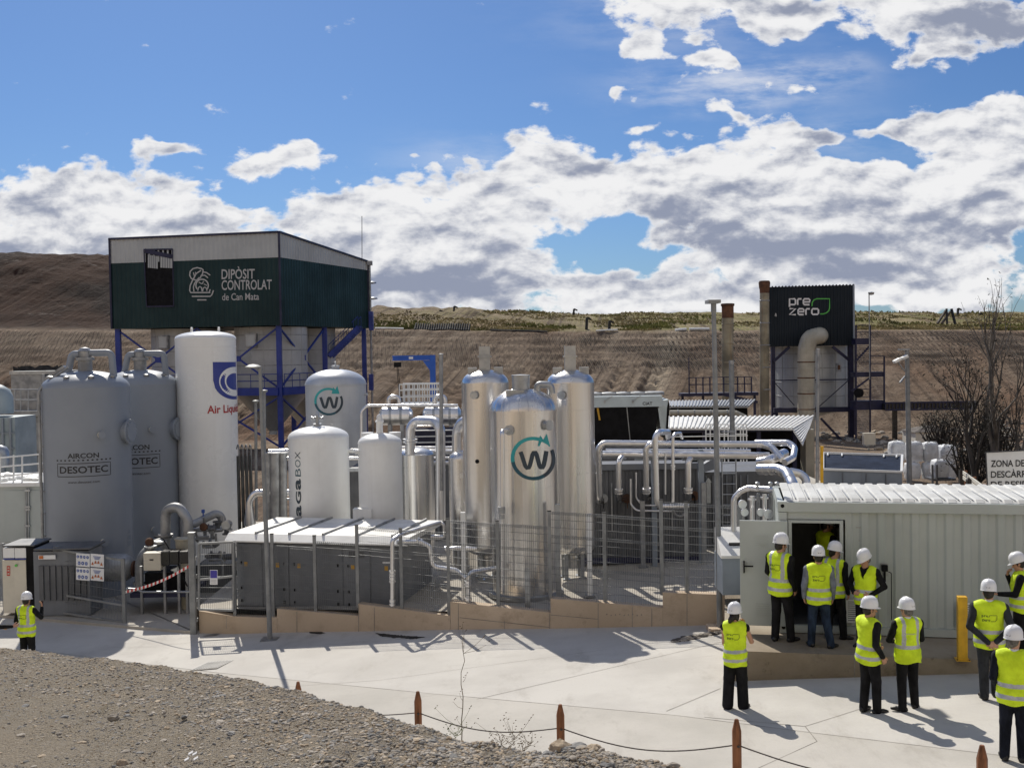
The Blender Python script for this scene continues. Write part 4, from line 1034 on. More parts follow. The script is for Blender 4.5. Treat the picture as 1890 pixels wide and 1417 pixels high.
mb = MB(); z = zp(pc, 754, 36); a0 = surf_ang(c, fr(384)); v = text2d('Air Liquide', m_(20, 36), .02, .9, 1.0, 'LEFT'); put(mb, v, cyl_map(c, r, a0, z, .01)); mb.build('lettering', M['ink_red'], t)
# -- grey tank with circular mark
def w_logo(t, c, r, pc, prr, Y, cx, cy, rad, off=.010, extra_black=True):
    fn = cyl_px(c, r, pc, prr, Y, off)
    def arcs(a0, a1, K, w, mat, name, w1=None):
        mb = MB(); V = []
        for k in range(K+1):
            a = R(a0+(a1-a0)*k/K); ww = w if w1 is None else w+(w1-w)*k/K
            V += [fn((cx+(rad+ww/2)*math.cos(a), cy-(rad+ww/2)*math.sin(a))), fn((cx+(rad-ww/2)*math.cos(a), cy-(rad-ww/2)*math.sin(a)))]
        mb.add(V, [(2*k, 2*k+1, 2*k+3, 2*k+2) for k in range(K)]); mb.build(name, mat, t)
    w = rad*.17
    arcs(62, 190, 26, w, M['ink_teal'], 'logo_arc'); arcs(190, 300, 24, w, M['ink_petrol'], 'logo_arc'); arcs(300, 385, 18, w, M['ink_slate'], 'logo_arc')
    mb = MB(); ax, ay = cx+rad*.47, cy-rad*.88
    mb.add([fn((ax-rad*.12, ay-rad*.26)), fn((ax+rad*.36, ay+rad*.28)), fn((ax-rad*.24, ay+rad*.26))][::-1], [(0,1,2)])
    mb.add([fn((ax+rad*.36, ay+rad*.28)), fn((ax+rad*.20, ay-rad*.36)), fn((ax-.02*rad, ay+rad*.05))], [(0,1,2)]); mb.build('logo_arrow', M['ink_teal'], t)
    s = rad*.92
    cl = [(-.66,-.42),(-.60,-.25),(-.50,.10),(-.42,.36),(-.34,.46),(-.24,.44),(-.18,.30),(-.10,.0),(-.04,-.26),(.02,-.38),(.12,-.38),(.18,-.26),(.24,.0),(.31,.30),(.38,.44),(.48,.44),(.55,.30),(.62,.0),(.70,-.46)]
    cl = dens(cl, .08)
    vv, ff = ribbon([(cx+p[0]*s, cy+p[1]*s+rad*.05) for p in cl], rad*.20); mb = MB(); mb.add([fn(p) for p in vv], ff); mb.build('logo_letter', M['ink_slate'], t)
t, c, r, zs, zt = vessel('buffer_tank', 'squat grey domed tank with a small teal circular mark, behind the white tanks', 'tank', 566, 677, 40, 708, 681, -6.6, M['wtank_grey'], seams=(712, 775), rim=.015)
mb = MB(); mb.lathe((c.x, c.y, zt-.03), [(.13,0),(.13,.10),(.16,.11),(.16,.16),(.03,.17),(.03,.3),(.01,.31)], 14); mb.build('top_nozzle', M['wtank_grey'], t)
w_logo(t, c, r, 621.5, 55.5, 40, 608.5, 741, 23.5)
mb = MB(); p, n = on_cyl(c, r, .93, zp(621, 728, 40)); mb.tube([p, p+n*.12], .05, 10); mb.build('port', M['wtank_grey'], t)
# -- front white tank with vertical lettering
t, c, r, zs, zt = vessel('white_tank', 'white domed tank with lettering running up its left side behind the grey cabinet', 'tank', 532, 643, 31, 806, 786, -6.3, M['white_paint'], rim=.004)
mb = MB(); x, y = c.x-.02, c.y
mb.lathe((x,y,zt-.03), [(.10,0),(.10,.06),(.13,.07),(.13,.10),(.06,.11),(.05,.26),(.10,.27),(.10,.30),(.05,.31),(.04,.42),(.01,.46)], 14)
mb.tube([(x-.16,y,zt+.22),(x+.16,y,zt+.22)], .035, 8); mb.tube([(x-.17,y,zt+.22),(x-.14,y,zt+.22)], .06, 10); mb.tube([(x+.14,y,zt+.22),(x+.17,y,zt+.22)], .06, 10); mb.build('top_valve', M['galv'], t)
pc = 587.5; a0 = surf_ang(c, (550-pc)/55.5)
for txt, y0, y1, mat in (('W', 955, 980, 'ink_slate'), ('A', 932, 953, 'ink_slate'), ('G', 906, 930, 'ink_slate'), ('A', 883, 904, 'ink_slate'), ('B', 864, 879, 'ink_petrol'), ('O', 848, 862, 'ink_petrol'), ('X', 833, 847, 'ink_slate')):
    lower = txt == 'A' or txt == 'W'
    v, f = fit_text(txt.lower() if txt == 'A' else ('w' if txt == 'W' else txt), m_(y1-y0, 31)*.95, m_(13, 31), .03 if y0 > 880 else -.008)
    mb = MB(); zc = zp(pc, (y0+y1)/2, 30.2); fnn = cyl_map(c, r, a0, zc, .008)
    put(mb, ([(-p[1], p[0]) for p in v], f), fnn); mb.build('lettering', M[mat], t)
port(t, c, r, .97, zp(643, 831, 31), .055, .10, WHT)
# -- second white tank
t, c, r, zs, zt = vessel('white_tank', 'plain white tank with a tall capped nozzle, right of the lettered white tank', 'tank', 660.5, 741, 30.2, 816, 799, -6.2, M['white_paint'], rim=.004)
mb = MB(); mb.lathe((c.x, c.y, zt-.05), [(.095,0),(.09,.34),(.12,.35),(.12,.40),(.08,.41),(.08,.50),(.05,.56),(.01,.58)], 14); mb.build('top_nozzle', M['white_paint'], t)
mb = MB()
for dx, dy in ((-.38,.25),(.40,.25)): mb.lathe((c.x+dx, c.y+dy, zs+.02), [(.15,0),(.17,.24),(.01,.25)], 16)
mb.build('cap', M['white_paint'], t)
mb = MB(); p, n = on_cyl(c, r, -.96, zp(700, 832, 30.2)); mb.tube([p, p+n*.10], .06, 10); mb.build('port', M['white_paint'], t)
mb = MB(); p = P(656, 958, 29.6); mb.box(p.x-.06, p.x+.45, p.y-.05, p.y+.3, -6.2, P(656, 939, 29.6).z); mb.build('skirt_box', M['white_paint'], t)
# -- slim aluminium vessels
t, c, r, zs, zt = vessel('slim_vessel', 'short aluminium clad vessel under the big pipe loop beside the plain white tank', 'tank', 736, 800, 32.5, 838, 826, -6.2, ALU, seams=(860,905,), panels=4, rim=.006)
t, c, r, zs, zt = vessel('slim_vessel', 'narrow aluminium clad vessel squeezed left of the tall silver columns', 'tank', 827, 878, 30.3, 846, 831, -6.1, ALU, seams=(870,918,960), panels=3, rim=.006)
port(t, c, r, -.05, zp(852, 874, 30.3), .06, .08, PIP)
# -- three tall silver columns
def duct_head(t, c, zt, w, h, ww=None):
    mb = MB(); mb.box(c.x-w, c.x+w, c.y-w, c.y+w, zt-.10, zt+h); 
    mb.box(c.x-w*1.25, c.x+w*1.25, c.y-w*1.25, c.y+w*1.25, zt+h*.52, zt+h*.60); mb.build('vent_duct', M['galv'], t)
def column_tank(label, pl, pr, Y, y_sh, y_top, y_bot, legs):
    cx, r = vessel_geo(pl, pr, Y); pc = (pl+pr)/2; zb = zp(pc, y_bot, Y); gz = yard_z(cx)
    t, c, r, zs, zt = vessel('silver_column', label, 'tank', pl, pr, Y, y_sh, y_top, zb, ALU, seams=(755,812,870,925,965), panels=4, rim=.008, group='tall silver columns')
    t.location.z = gz; dz = zb-gz
    for ch in t.children: ch.location.z += dz
    WORG[t.name] = Vector((cx, Y, gz))
    mb = MB(); mb.lathe((c.x, c.y, zb), [(.20,-.62),(.20,-.42),(.26,-.40),(.26,-.36),(.22,-.34)]+[(r*math.sin(R(20+70*k/6)), -.30*math.cos(R(20+70*k/6))) for k in range(7)], 40); mb.build('dished_bottom', ALU, t)
    for k in range(4):
        a = R(45+90*k+8); q = Vector((c.x+.30*math.cos(a), c.y+.30*math.sin(a), 0)); mb = MB(); mb.box(q.x-.05, q.x+.05, q.y-.05, q.y+.05, gz, zb-.25); mb.box(q.x-.10, q.x+.10, q.y-.10, q.y+.10, gz, gz+.02); mb.build('leg', M['galv'], t)
    duct_head(t, c, zt, .145, .62)
    mb = MB()
    for dx in (-.33, .36): mb.box(c.x+dx-.12, c.x+dx+.12, c.y-.12, c.y+.12, zs+.02, zt+.06)
    mb.build('access_cover', M['galv'], t)
    return t, c, r, zs, zt
t, c, r, zs, zt = column_tank('tall silver column at the left of the three, with a dark hole in its side', 853.5, 940, 28.9, 706, 682, 1004, 1)
port(t, c, r, -.42, zp(896, 727, 28.9), .085, .07, M['galv'], name='round_cover')
mb = MB(); p, n = on_cyl(c, r, -.38, zp(896, 847, 28.9)); mb.tube([p-n*.02, p+n*.012], .055, 16); mb.build('hole', M['black'], t)
t, c, r, zs, zt = column_tank('tall silver column at the right of the three, raised on legs behind the fence', 1010.5, 1097.5, 28.3, 706, 682, 1003, 1)
port(t, c, r, -.33, zp(1054, 727, 28.3), .085, .07, M['galv'], name='round_cover')
port(t, c, r, .62, zp(1054, 990, 28.0), .03, .1, M['galv'], name='tap')
# front column
Y = 26.7; t, c, r, zs, zt = vessel('silver_column', 'broad silver tank in front of the two slim columns, with a big teal circular mark', 'tank', 904.5, 1028.5, Y, 756, 717, yard_z(.3), ALU, seams=(826,895,965,1030), panels=4, rim=.010, group='tall silver columns')
pc = 966.5
mb = MB(); mb.lathe((c.x-.05, c.y, zt-.12), [(.22,0),(.22,.42),(.23,.42),(.23,.46),(.01,.47)], 24); mb.build('top_nozzle', M['galv'], t)
mb = MB(); mb.box(c.x-.42, c.x+.02, c.y-.45, c.y-.2, zs+.30, zs+.50); mb.box(c.x-.36, c.x-.04, c.y-.47, c.y-.44, zs+.34, zs+.42); mb.build('platform_box', M['galv'], t)
mb = MB(); p = Vector((c.x+.35, c.y-.05, zt-.12)); mb.tube(fillet([p, p+Vector((.0,0,.22)), p+Vector((.34,.0,.20)), p+Vector((.36,.0,-.02))], .14), .085, 12); mb.build('relief_elbow', M['galv'], t)
mb = MB()
for k in range(22):
    a = 2*math.pi*k/22
    prs = [(rr*math.cos(a), rr*math.sin(a), hh) for rr, hh in dome(r*1.004, (zt-zs)*1.004, 6)[:-1]]
    mb.tube([Vector((c.x, c.y, zs))+Vector(q) for q in prs], .007, 4, cap=False)
mb.build('head_seam', ALU, t)
port(t, c, r, .66, zp(pc, 782, Y), .10, .10, M['galv'], name='round_cover')
w_logo(t, c, r, pc, 62, Y, 983, 846, 37)
# downcomer pipe on its face
a1, n1 = on_cyl(c, r, -.40, zp(pc, 789, Y)); pz = P(925, 789, 25.6)
mb = MB(); mb.tube(fillet([a1, a1+n1*.28+Vector((-.06,0,0)), Vector((P(927,800,25.6).x, a1.y-.34, zp(927,800,25.6))), Vector((P(926,1000,25.6).x, a1.y-.34, P(926,1095,25.6).z))], .11), .052, 12); mb.build('downcomer', PIP, t)
mb = MB(); mb.tube([a1+n1*.01, a1+n1*.06], .12, 16); 
for yy_, rr, hh in ((941,.085,.16),(953,.07,.10)): q = Vector((P(926,yy_,25.6).x, a1.y-.34, P(926,yy_,25.6).z)); mb.lathe(q, [(rr,-hh/2),(rr,hh/2)], 14)
mb.build('coupling', M['galv'], t)
mb = MB(); mb.lathe((c.x, c.y, yard_z(.3)), [(r+.1,0),(r+.1,.10),(r+.02,.12)], 40); mb.build('base_ring', M['dull_pipe'], t)
# square posts of the frame round the columns
def sq_post(px, y0, y1, Y, w, label, mat='galv', plate_=True):
    a, b = P(px, y1, Y), P(px, y0, Y); t = thing('frame_post', (a.x, a.y, a.z), label, 'post', 'square posts round the columns'); mb = MB(); mb.box(a.x-w, a.x+w, a.y-w, a.y+w, a.z, b.z); mb.build('shaft', M[mat], t)
    mb = MB(); mb.box(a.x-w*1.9, a.x+w*1.9, a.y-w*1.9, a.y+w*1.9, a.z-.02, a.z+.02); mb.build('base_plate', M['dull_pipe'], t)
    return t
sq_post(857, 945, 1108, 25.9, .055, 'pale square post left of the broad silver tank behind the mesh fence', 'white_paint')
sq_post(1031, 930, 1101, 25.9, .06, 'pale square post just right of the broad silver tank')
sq_post(1089, 948, 1099, 25.9, .06, 'pale square post under the right silver column, next to the fence gap', 'white_paint')
sq_post(974, 1049, 1121, 25.1, .06, 'short square bollard post in front of the broad silver tank')
# -- vaporiser fins behind the white gas tank
t = thing('vaporiser', P(453, 990, 33), 'bundle of tall thin grey finned tubes right of the tall white tank', 'vaporiser')
for k, px in enumerate((441,448.5,456,463.5)):
    a, b = P(px, 1000, 33), P(px, 826, 33); mb = MB(); mb.tube(fillet([a, b, b+Vector((-.06,.10,.10)), b+Vector((-.12,.2,-.05))], .06), .022, 8)
    for q in range(6): an = q*math.pi/3; u = Vector((math.cos(an), math.sin(an), 0))*.05; mb.obox((a+b)/2-Vector((0,0,.1)), u, Vector((-u.y,u.x,0))*.06, Vector((0,0,(b.z-a.z)/2-.15)))
    mb.build('fin_tube', M['galv_post'], t)
# ------------------------------------------------------------------ grey electrical cabinet with white roof
CA, CB = P(431, 1136, 25.85+.55), P(806, 1120, 25.2+.35)
fa, fb = P(436, 992, 27.25), P(735, 1002, 26.3)
dv = (fb-fa); dv.z = 0; L = dv.length*1.0; ux = dv.normalized(); uy = Vector((-ux.y, ux.x, 0)); W = 2.7
L2 = L
z0 = -6.36; z1 = (fa.z+fb.z)/2
o = Vector((fa.x, fa.y, 0)); U = lambda a, b, z: o+ux*a+uy*b+Vector((0,0,z))
cab = thing('electrical_cabinet', U(L/2, 0, z0), 'long grey metal cabinet with a white ribbed roof and yellow warning labels behind the fence', 'cabinet')
mb = MB(); mb.add([U(0,0,z0),U(L,0,z0),U(L,W,z0),U(0,W,z0),U(0,0,z1),U(L,0,z1),U(L,W,z1+.04),U(0,W,z1+.04)], [(0,3,2,1),(4,5,6,7),(0,1,5,4),(1,2,6,5),(2,3,7,6),(3,0,4,7)]); mb.build('body', M['cabinet_grey'], cab)
mb = MB(); e = .22
mb.prism([U(-e,-.20,z1-.05), U(-e,-.20,z1-.02), U(-e,.02,z1+.13), U(-e,W+.15,z1+.10), U(-e,W+.15,z1-.0), U(-e,.0,z1+.0)], ux*(L+e+.3)); mb.build('roof', M['roof_white'], cab)
for k in range(5):
    a = L*(.10+.21*k)+.1; mb = MB(); mb.beam(U(a,.0,z1+.15), U(a,W+.12,z1+.125), .05, .06); mb.build('roof_rib', M['dull_pipe'], cab)
nd = 6
for k in range(nd):
    a0, a1 = L*k/nd+.02, L*(k+1)/nd-.02; mb = MB(); mb.obox(U((a0+a1)/2,-.012,(z0+z1)/2-.02), ux*(a1-a0)/2, uy*.012, (0,0,(z1-z0)/2-.10)); d = mb.build('door', M['cabinet_grey'], cab, bevel=.006)
    h = MB()
    for zz in (.30,.66,.12):
        if k in (0,3) and zz == .12: pass
        x = a0+.12 if k % 2 == 0 else a1-.12; h.obox(U(x,-.035,z0+(z1-z0)*zz), ux*.02, uy*.014, (0,0,.035))
    h.build('latch', M['black'], d)
    g = MB(); x = (a0+a1)/2+(.05 if k % 2 else -.1)
    if k != 3: g.obox(U(x,-.028,z0+(z1-z0)*.64), ux*.045, uy*.004, (0,0,.055)); g.build('warning_label', M['yellow_sign'], d)
    if k in (4,):
        g = MB()
        for q in range(6): g.obox(U((a0+a1)/2,-.03,z0+(z1-z0)*(.78+.015*q)), ux*.2, uy*.008, (0,0,.006))
        g.build('louvre', M['dark_panel'], d)
    if k == 5:
        g = MB(); g.obox(U(x,-.03,z0+(z1-z0)*.72), ux*.09, uy*.004, (0,0,.022)); g.build('name_plate', M['sign_white'], d)
mb = MB(); mb.obox(U(L/2,-.02,z0+.04), ux*(L/2), uy*.03, (0,0,.05)); mb.build('plinth', M['dark_panel'], cab)
# ------------------------------------------------------------------ pipes round the cabinet
pp = lambda *a: [P(*q) for q in a]
pipe_thing('insulated_pipe', pp((724,1118,25.35),(724,996,25.35),(738,987,25.6),(812,964,28.2),(819,968,28.2),(819,992,28.2)), .05, PIP, 'slim pale pipe rising before the cabinet and running along its roof end', .12, flanges=((0,.08),(0,.42),(0,.52)))
pipe_thing('insulated_pipe', pp((732,1000,25.8),(776,1000,26.0),(793,1008,26.0),(799,1046,26.0),(842,1052,25.9),(862,1068,25.7)), .062, PIP, 'grey pipe dropping in a crook from the cabinet end to the ground flange', .16, flanges=((1,.0),))
pipe_thing('insulated_pipe', pp((864,1112,25.25),(864,1064,25.25),(872,1055,25.3),(917,1048,25.9)), .058, PIP, 'short bent pipe with a flanged foot left of the broad silver tank', .12, flanges=((0,.15),(0,.8)))
pipe_thing('insulated_pipe', pp((822,1013,27.0),(842,1011,27.0),(880,1012,27.0)), .05, PIP, 'short horizontal pipe between cabinet and left silver column', flanges=((0,.3),))
pipe_thing('insulated_pipe', pp((795,991,27.9),(818,991,27.9)), .07, PIP, 'stub of pipe at the back corner of the cabinet roof')
pipe_thing('insulated_pipe', pp((757,838,32),(757,790,32),(768,777,32),(803,777,31.6),(813,790,31.4),(813,905,31.4),(813,960,31.4)), .145, PIP, 'large silver pipe looping over between the plain white tank and the columns', .40, seg=18, flanges=((0,.55),))
pipe_thing('insulated_pipe', pp((843,840,30.6),(843,795,30.6),(853,777,30.4),(875,774,30.2)), .135, PIP, 'silver pipe elbow rising behind the left silver column', .36, seg=16)
pipe_thing('insulated_pipe', pp((461,960,31.9),(461,924,31.9),(470,909,31.9),(556,909,32.2)), .10, PIP, 'silver elbow pipe above the cabinet roof left of the lettered tank', .32, seg=16, collars=.25)
mb = MB(); p = P(461,957,31.9); mb.lathe((p.x,p.y,p.z-.2), [(.17,0),(.17,.1),(.09,.72)], 18); mb.build('pipe_cone', PIP, label='silver cone under the elbow pipe at the cabinet roof', cat='pipe reducer')
pipe_thing('pipe', pp((485,921,32.2),(560,921,32.2)), .035, M['galv'], 'thin horizontal pipe just under the silver elbow left of the lettered tank')
pipe_thing('pipe', pp((486,846,33.5),(560,846,33.5)), .06, PIP, 'white topped horizontal pipe left of the lettered tank at shoulder height')
pipe_thing('pipe', pp((497,836,34.5),(560,833,34.5)), .12, PIP, 'thick silver pipe behind the left shoulder of the lettered tank')
pipe_thing('pipe', pp((667,812,36),(667,760,36),(678,748.5,36),(845,748.5,36)), .055, PIP, 'long thin pipe running level above the white tanks, bent down at its left end', .2, collars=.7)
for i, (px, w) in enumerate(((494,.13),(508,.16),(523,.11))):
    a, b = P(px, 960, 32), P(px, 838, 32); mb = MB(); mb.tube([a, b], w, 14); mb.tube([b, b+Vector((0,0,.05))], w*1.15, 14); mb.build('stand_pipe', M['dull_pipe'], label=['thin grey standpipe, first of three left of the lettered tank','thick grey standpipe, middle of three left of the lettered tank','slimmest grey standpipe touching the lettered tank'][i], cat='pipe', group='grey standpipes')
for i, (x0, x1, y, r_, Y_) in enumerate(((641,664,832,.07,33),(641,664,846,.06,33.2),(742,850,833,.07,34),(742,850,845,.05,34.3),(742,850,826,.05,35),(742,850,853,.05,33.7))):
    mb = MB(); mb.tube([P(x0,y,Y_), P(x1,y,Y_)], r_, 10); lb = ['upper pale pipe in the gap between the two white tanks','lower pale pipe in the gap between the two white tanks','thickest pale level pipe behind the big pipe loop','thin pale level pipe second from bottom behind the big pipe loop','topmost thin pale pipe behind the big pipe loop','lowest thin pale pipe behind the big pipe loop'][i]
    mb.build('pipe', PIP, label=lb, cat='pipe', group='level pipes behind the tanks')
# dark process skid filling the space behind
def skid(name, px0, px1, y0, y1, Y, D, mat, label, rows=0):
    a, b = P(px0, y1, Y), P(px1, y0, Y); t = thing(name, ((a.x+b.x)/2, Y, -6.2), label, 'process unit'); mb = MB(); mb.box(a.x, b.x, Y, Y+D, -6.3, b.z); mb.build('casing', mat, t)
    mb = MB()
    for k in range(int((b.x-a.x)/.6)+1):
        x = a.x+k*.6; mb.box(x-.03, x+.03, Y-.05, Y-.003, -6.25, b.z-.02)
    mb.build('stiffener', M['cabinet_grey'], t)
    mb = MB(); mb.box(a.x-.03, b.x+.03, Y-.07, Y+.02, b.z+.003, b.z+.12); mb.build('top_rail', M['galv'], t)
    return t
skid('process_skid', 640, 662, 870, 1000, 34.6, 3, M['dark_panel'], 'dark process unit seen in the gap between the two white tanks')
skid('process_skid', 742, 852, 857, 1000, 35.2, 3, M['dark_panel'], 'dark process unit behind the big silver pipe loop')
# silver horizontal drums behind
def drum(px0, px1, py, Y, rad, label):
    a, b = P(px0, py, Y), P(px1, py, Y); t = thing('drum', ((a.x+b.x)/2, Y, a.z-rad), label, 'drum'); mb = MB()
    mb.lathe((a.x, a.y, a.z), [(.001,-.12),(rad*.6,-.10),(rad,0),(rad,b.x-a.x),(rad*.6,b.x-a.x+.1),(.001,b.x-a.x+.12)], 24, axis='x'); mb.build('shell', PIP, t)
    mb = MB(); mb.lathe((a.x, a.y, a.z), [(rad*1.03,.25),(rad*1.03,.33)], 24, axis='x'); mb.lathe((a.x, a.y, a.z), [(rad*1.03,b.x-a.x-.33),(rad*1.03,b.x-a.x-.25)], 24, axis='x'); mb.build('strap', M['galv'], t)
    mb = MB(); mx_ = (a.x+b.x)/2; mb.tube(fillet([(mx_-.25,a.y,a.z+rad*.8),(mx_-.25,a.y,a.z+rad+.36),(mx_+.12,a.y,a.z+rad+.36),(mx_+.12,a.y,a.z+rad*.8)], .16), .075, 10); mb.build('gooseneck', PIP, t)
    mb = MB(); mb.box(a.x+.2, a.x+.32, a.y-.2, a.y+.2, -6.2, a.z-rad+.05); mb.box(b.x-.32, b.x-.2, b.y-.2, b.y+.2, -6.2, a.z-rad+.05); mb.build('saddle', M['dull_pipe'], t)
drum(706, 756, 768, 38, .32, 'horizontal silver drum with a gooseneck pipe above the plain white tank')
drum(786, 846, 768, 38, .34, 'horizontal silver drum with a gooseneck pipe behind the big pipe loop')
t = thing('cage_platform', P(774, 745, 41), 'white railed cage platform under the blue jib crane', 'platform')
mb = MB()
x0, x1 = P(737,708,41).x, P(811,708,41).x; za, zb = P(774,745,41).z, P(774,709,41).z
for yv in (41, 42.4):
    mb = MB()
    for k in range(9): x = x0+(x1-x0)*k/8; mb.tube([(x,yv,za),(x,yv,zb)], .022, 6)
    for q in (0,.35,.7,1): mb.tube([(x0,yv,za+(zb-za)*q),(x1,yv,za+(zb-za)*q)], .022, 6)
    mb.build('railing', M['white_paint'], t)
mb = MB(); mb.box(x0-.05, x1+.05, 40.95, 42.5, za-.08, za); 
mb.build('deck', M['galv'], t)
mb = MB(); 
for x in (x0+.1, x1-.1): mb.box(x-.06, x+.06, 41, 41.12, -6.6, za-.08)
mb.build('support', M['galv'], t)
t = thing('access_stair', P(800, 850, 37), 'blue framed stair with white treads behind the big pipe loop', 'stairs')
mb = MB()
for k in range(5): z = P(800, 795+11*k, 37).z; a, b = P(765, 800, 37), P(845, 800, 37); mb.box(a.x, b.x, 37, 37.25, z, z+.03)
mb.build('tread', M['white_paint'], t)
mb = MB(); mb.box(a.x, b.x, 37.3, 37.4, P(800,851,37).z, P(800,790,37).z); mb.build('back_panel', M['navy_steel'], t)
# blue jib crane
Y = 44; t = thing('jib_crane', P(801, 790, Y), 'bright blue jib crane standing against the brown slope', 'crane')
a, b = P(801, 800, Y), P(801, 655, Y); mb = MB(); mb.box(a.x-.11, a.x+.11, Y-.11, Y+.11, -6.7, b.z); mb.build('column', M['crane_blue'], t)
mb = MB(); p, q = P(725, 661, Y), P(795, 661, Y); mb.box(p.x, q.x, Y-.07, Y+.07, p.z-.09, p.z+.09); mb.box(p.x-.02, q.x, Y-.11, Y+.11, p.z+.06, p.z+.10); mb.box(p.x-.02, q.x, Y-.11, Y+.11, p.z-.10, p.z-.06); mb.build('jib', M['crane_blue'], t)
mb = MB(); mb.prism([(q.x,Y-.06,q.z-.09),(q.x-.32,Y-.06,q.z-.09),(q.x,Y-.06,q.z-.55)], (0,.12,0)); mb.build('gusset', M['crane_blue'], t)
mb = MB(); mb.box(p.x+.66, p.x+.83, Y-.085, Y-.072, p.z-.05, p.z+.05); mb.build('load_plate', M['sign_white'], t)
mb = MB(); h = P(733, 674, Y); mb.box(h.x-.12, h.x+.16, Y-.1, Y+.1, h.z-.08, h.z+.12); mb.tube([(h.x-.02,Y,h.z), P(738, 740, Y)], .014, 6); mb.tube([(h.x+.02,Y,h.z), P(742, 742, Y)], .014, 6); mb.build('hoist', M['black'], t)
mb = MB(); a, b = P(815, 905, 30.5), P(814, 655, 30.5); mb.tube([a, b], .055, 10); mb.lathe(b, [(.07,0),(.07,.03),(.01,.04)], 10); mb.build('vent_pole', M['dull_pipe'], label='slim plain grey pole between the jib crane and the left silver column', cat='pole')
# ------------------------------------------------------------------ dark containers and the pipe gantry right of the columns
YC = 29.6; a, b = P(1099, 1050, YC), P(1292, 857, YC)
t = thing('process_container', ((a.x+b.x)/2, YC, yard_z(3.5)), 'dark grey corrugated process container behind the fence, under the pipe gantry', 'container')
x0, x1 = a.x-.5, b.x; z0 = yard_z(3.5)+.02; z1 = P(1195, 866, YC).z; D = 2.4
def corr(mb, p, q, z0, z1, pitch, dep, n, mi=0, frac=.35):   # corrugated sheet from p to q facing n
    p, q, n = Vector(p), Vector(q), Vector(n).normalized(); d = q-p; L = d.length; d /= L; k = max(1, round(L/pitch)); s = L/k; pts = []
    for i in range(k):
        for f, h in ((0,0),(frac,0),(.5,1),(.5+frac,1)): pts.append(p+d*(s*(i+f))+n*dep*h)
    pts.append(q+n*0)
    m = len(pts); za = z0 if callable(z0) else (lambda v: z0); zb = z1 if callable(z1) else (lambda v: z1)
    V = [Vector((v.x, v.y, za(v))) for v in pts]+[Vector((v.x, v.y, zb(v))) for v in pts]
    o = d.cross(n).z
    mb.add(V, [((i, i+1, m+i+1, m+i) if True else None) for i in range(m-1)], mi)
mb = MB(); corr(mb, (x0,YC,0), (x1,YC,0), z0+.16, z1-.02, .22, .03, (0,-1,0)); mb.build('front_wall', M['dark_panel'], t)
mb = MB(); mb.box(x0, x1, YC+.04, YC+D, z0+.16, z1); mb.build('body', M['dark_panel'], t)
mb = MB(); mb.box(x0, x1+.06, YC-.10, YC+.05, z1+.003, z1+.17); mb.build('top_rail', M['cabinet_grey'], t)
mb = MB(); mb.box(x0, x1+.06, YC-.07, YC+.05, z0, z0+.155); mb.build('bottom_rail', M['navy_steel'], t)
mb = MB(); mb.box(x1+.003, x1+.10, YC-.07, YC+.04, z0+.157, z1); mb.build('corner_post', M['bluegrey'], t)
mb = MB(); 
for k in range(5): mb.box(x0+.4+k*.55, x0+.44+k*.55, YC-.05, YC-.034, z0+.9, z1-.35)
mb.build('door_bar', M['dull_pipe'], t)
for i, (px, yt) in enumerate(((1187, 924),(1300, 890))):
    q, b2 = P(px, 1056, YC-.6), P(px, yt, YC-.6); mb = MB(); mb.box(q.x-.06, q.x+.06, YC-.66, YC-.54, yard_z(3.5), b2.z); mb.box(q.x-.12, q.x+.12, YC-.72, YC-.48, yard_z(3.5), yard_z(3.5)+.02)
    mb.build('pipe_support', M['dull_pipe'], label=['grey square pipe support standing against the dark container','grey square pipe support at the right end of the dark container'][i], cat='support', group='pipe supports')
t = thing('process_container', P(1330, 1050, 31.5), 'second dark container with ladders, right of the corrugated one', 'container')
a, b = P(1297, 1060, 31.2), P(1372, 870, 31.2); mb = MB(); mb.box(a.x, b.x+1.2, 31.2, 34, yard_z(5), b.z); mb.build('body', M['dark_panel'], t)
mb = MB(); 
for k in range(7): mb.box(a.x+.1+k*.2, a.x+.14+k*.2, 31.15, 31.197, yard_z(5)+.2, b.z-.1)
mb.build('rib', M['cabinet_grey'], t)
mb = MB(); 
for k in range(11): z = yard_z(5)+.4+k*.3; mb.tube([(a.x+.55,31.0,z),(a.x+.95,31.0,z)], .018, 6)
for x in (.55,.95): mb.tube([(a.x+x,31.0,yard_z(5)),(a.x+x,31.0,b.z+.9)], .022, 6)
mb.build('ladder', M['galv'], t)
mb = MB(); mb.prism([P(1296,858,30.9), P(1318,845,30.9), P(1319,866,30.9), P(1297,872,30.9)], (0,.3,0)); mb.build('hood', M['cabinet_grey'], t)
mb = MB(); q = P(1308,890,30.95); mb.prism([q+Vector((-.09,0,.0)), q+Vector((.09,0,0)), q+Vector((0,0,.13))], (0,.06,0)); mb.box(q.x-.06, q.x+.06, 30.98, 31.05, q.z-.6, q.z); mb.build('vent_arrow', M['galv'], t)
YP = 28.6
def gp_(name, pts, r, label, rad=None, mat=None, **k): return pipe_thing(name, [P(x, y, YP+dy) for x, y, dy in pts], r, mat or PIP, label, rad, group='pipes over the dark containers', **k)
gp_('gantry_pipe', [(1107,926,.75),(1107,918,.4),(1104,828,0),(1113,818,0),(1408,820,0),(1425,826,-.2),(1444,848,-.6)], .088, 'topmost long silver pipe of the gantry, dropping at its left end beside the column', .22, flanges=())
gp_('gantry_pipe', [(1112,838,.5),(1420,841,.2)], .098, 'thick level silver pipe just under the topmost gantry pipe', collars=.8)
gp_('gantry_pipe', [(1118,831,1.0),(1385,832,.9)], .05, 'thin level pipe tucked between the two main gantry pipes', collars=0)
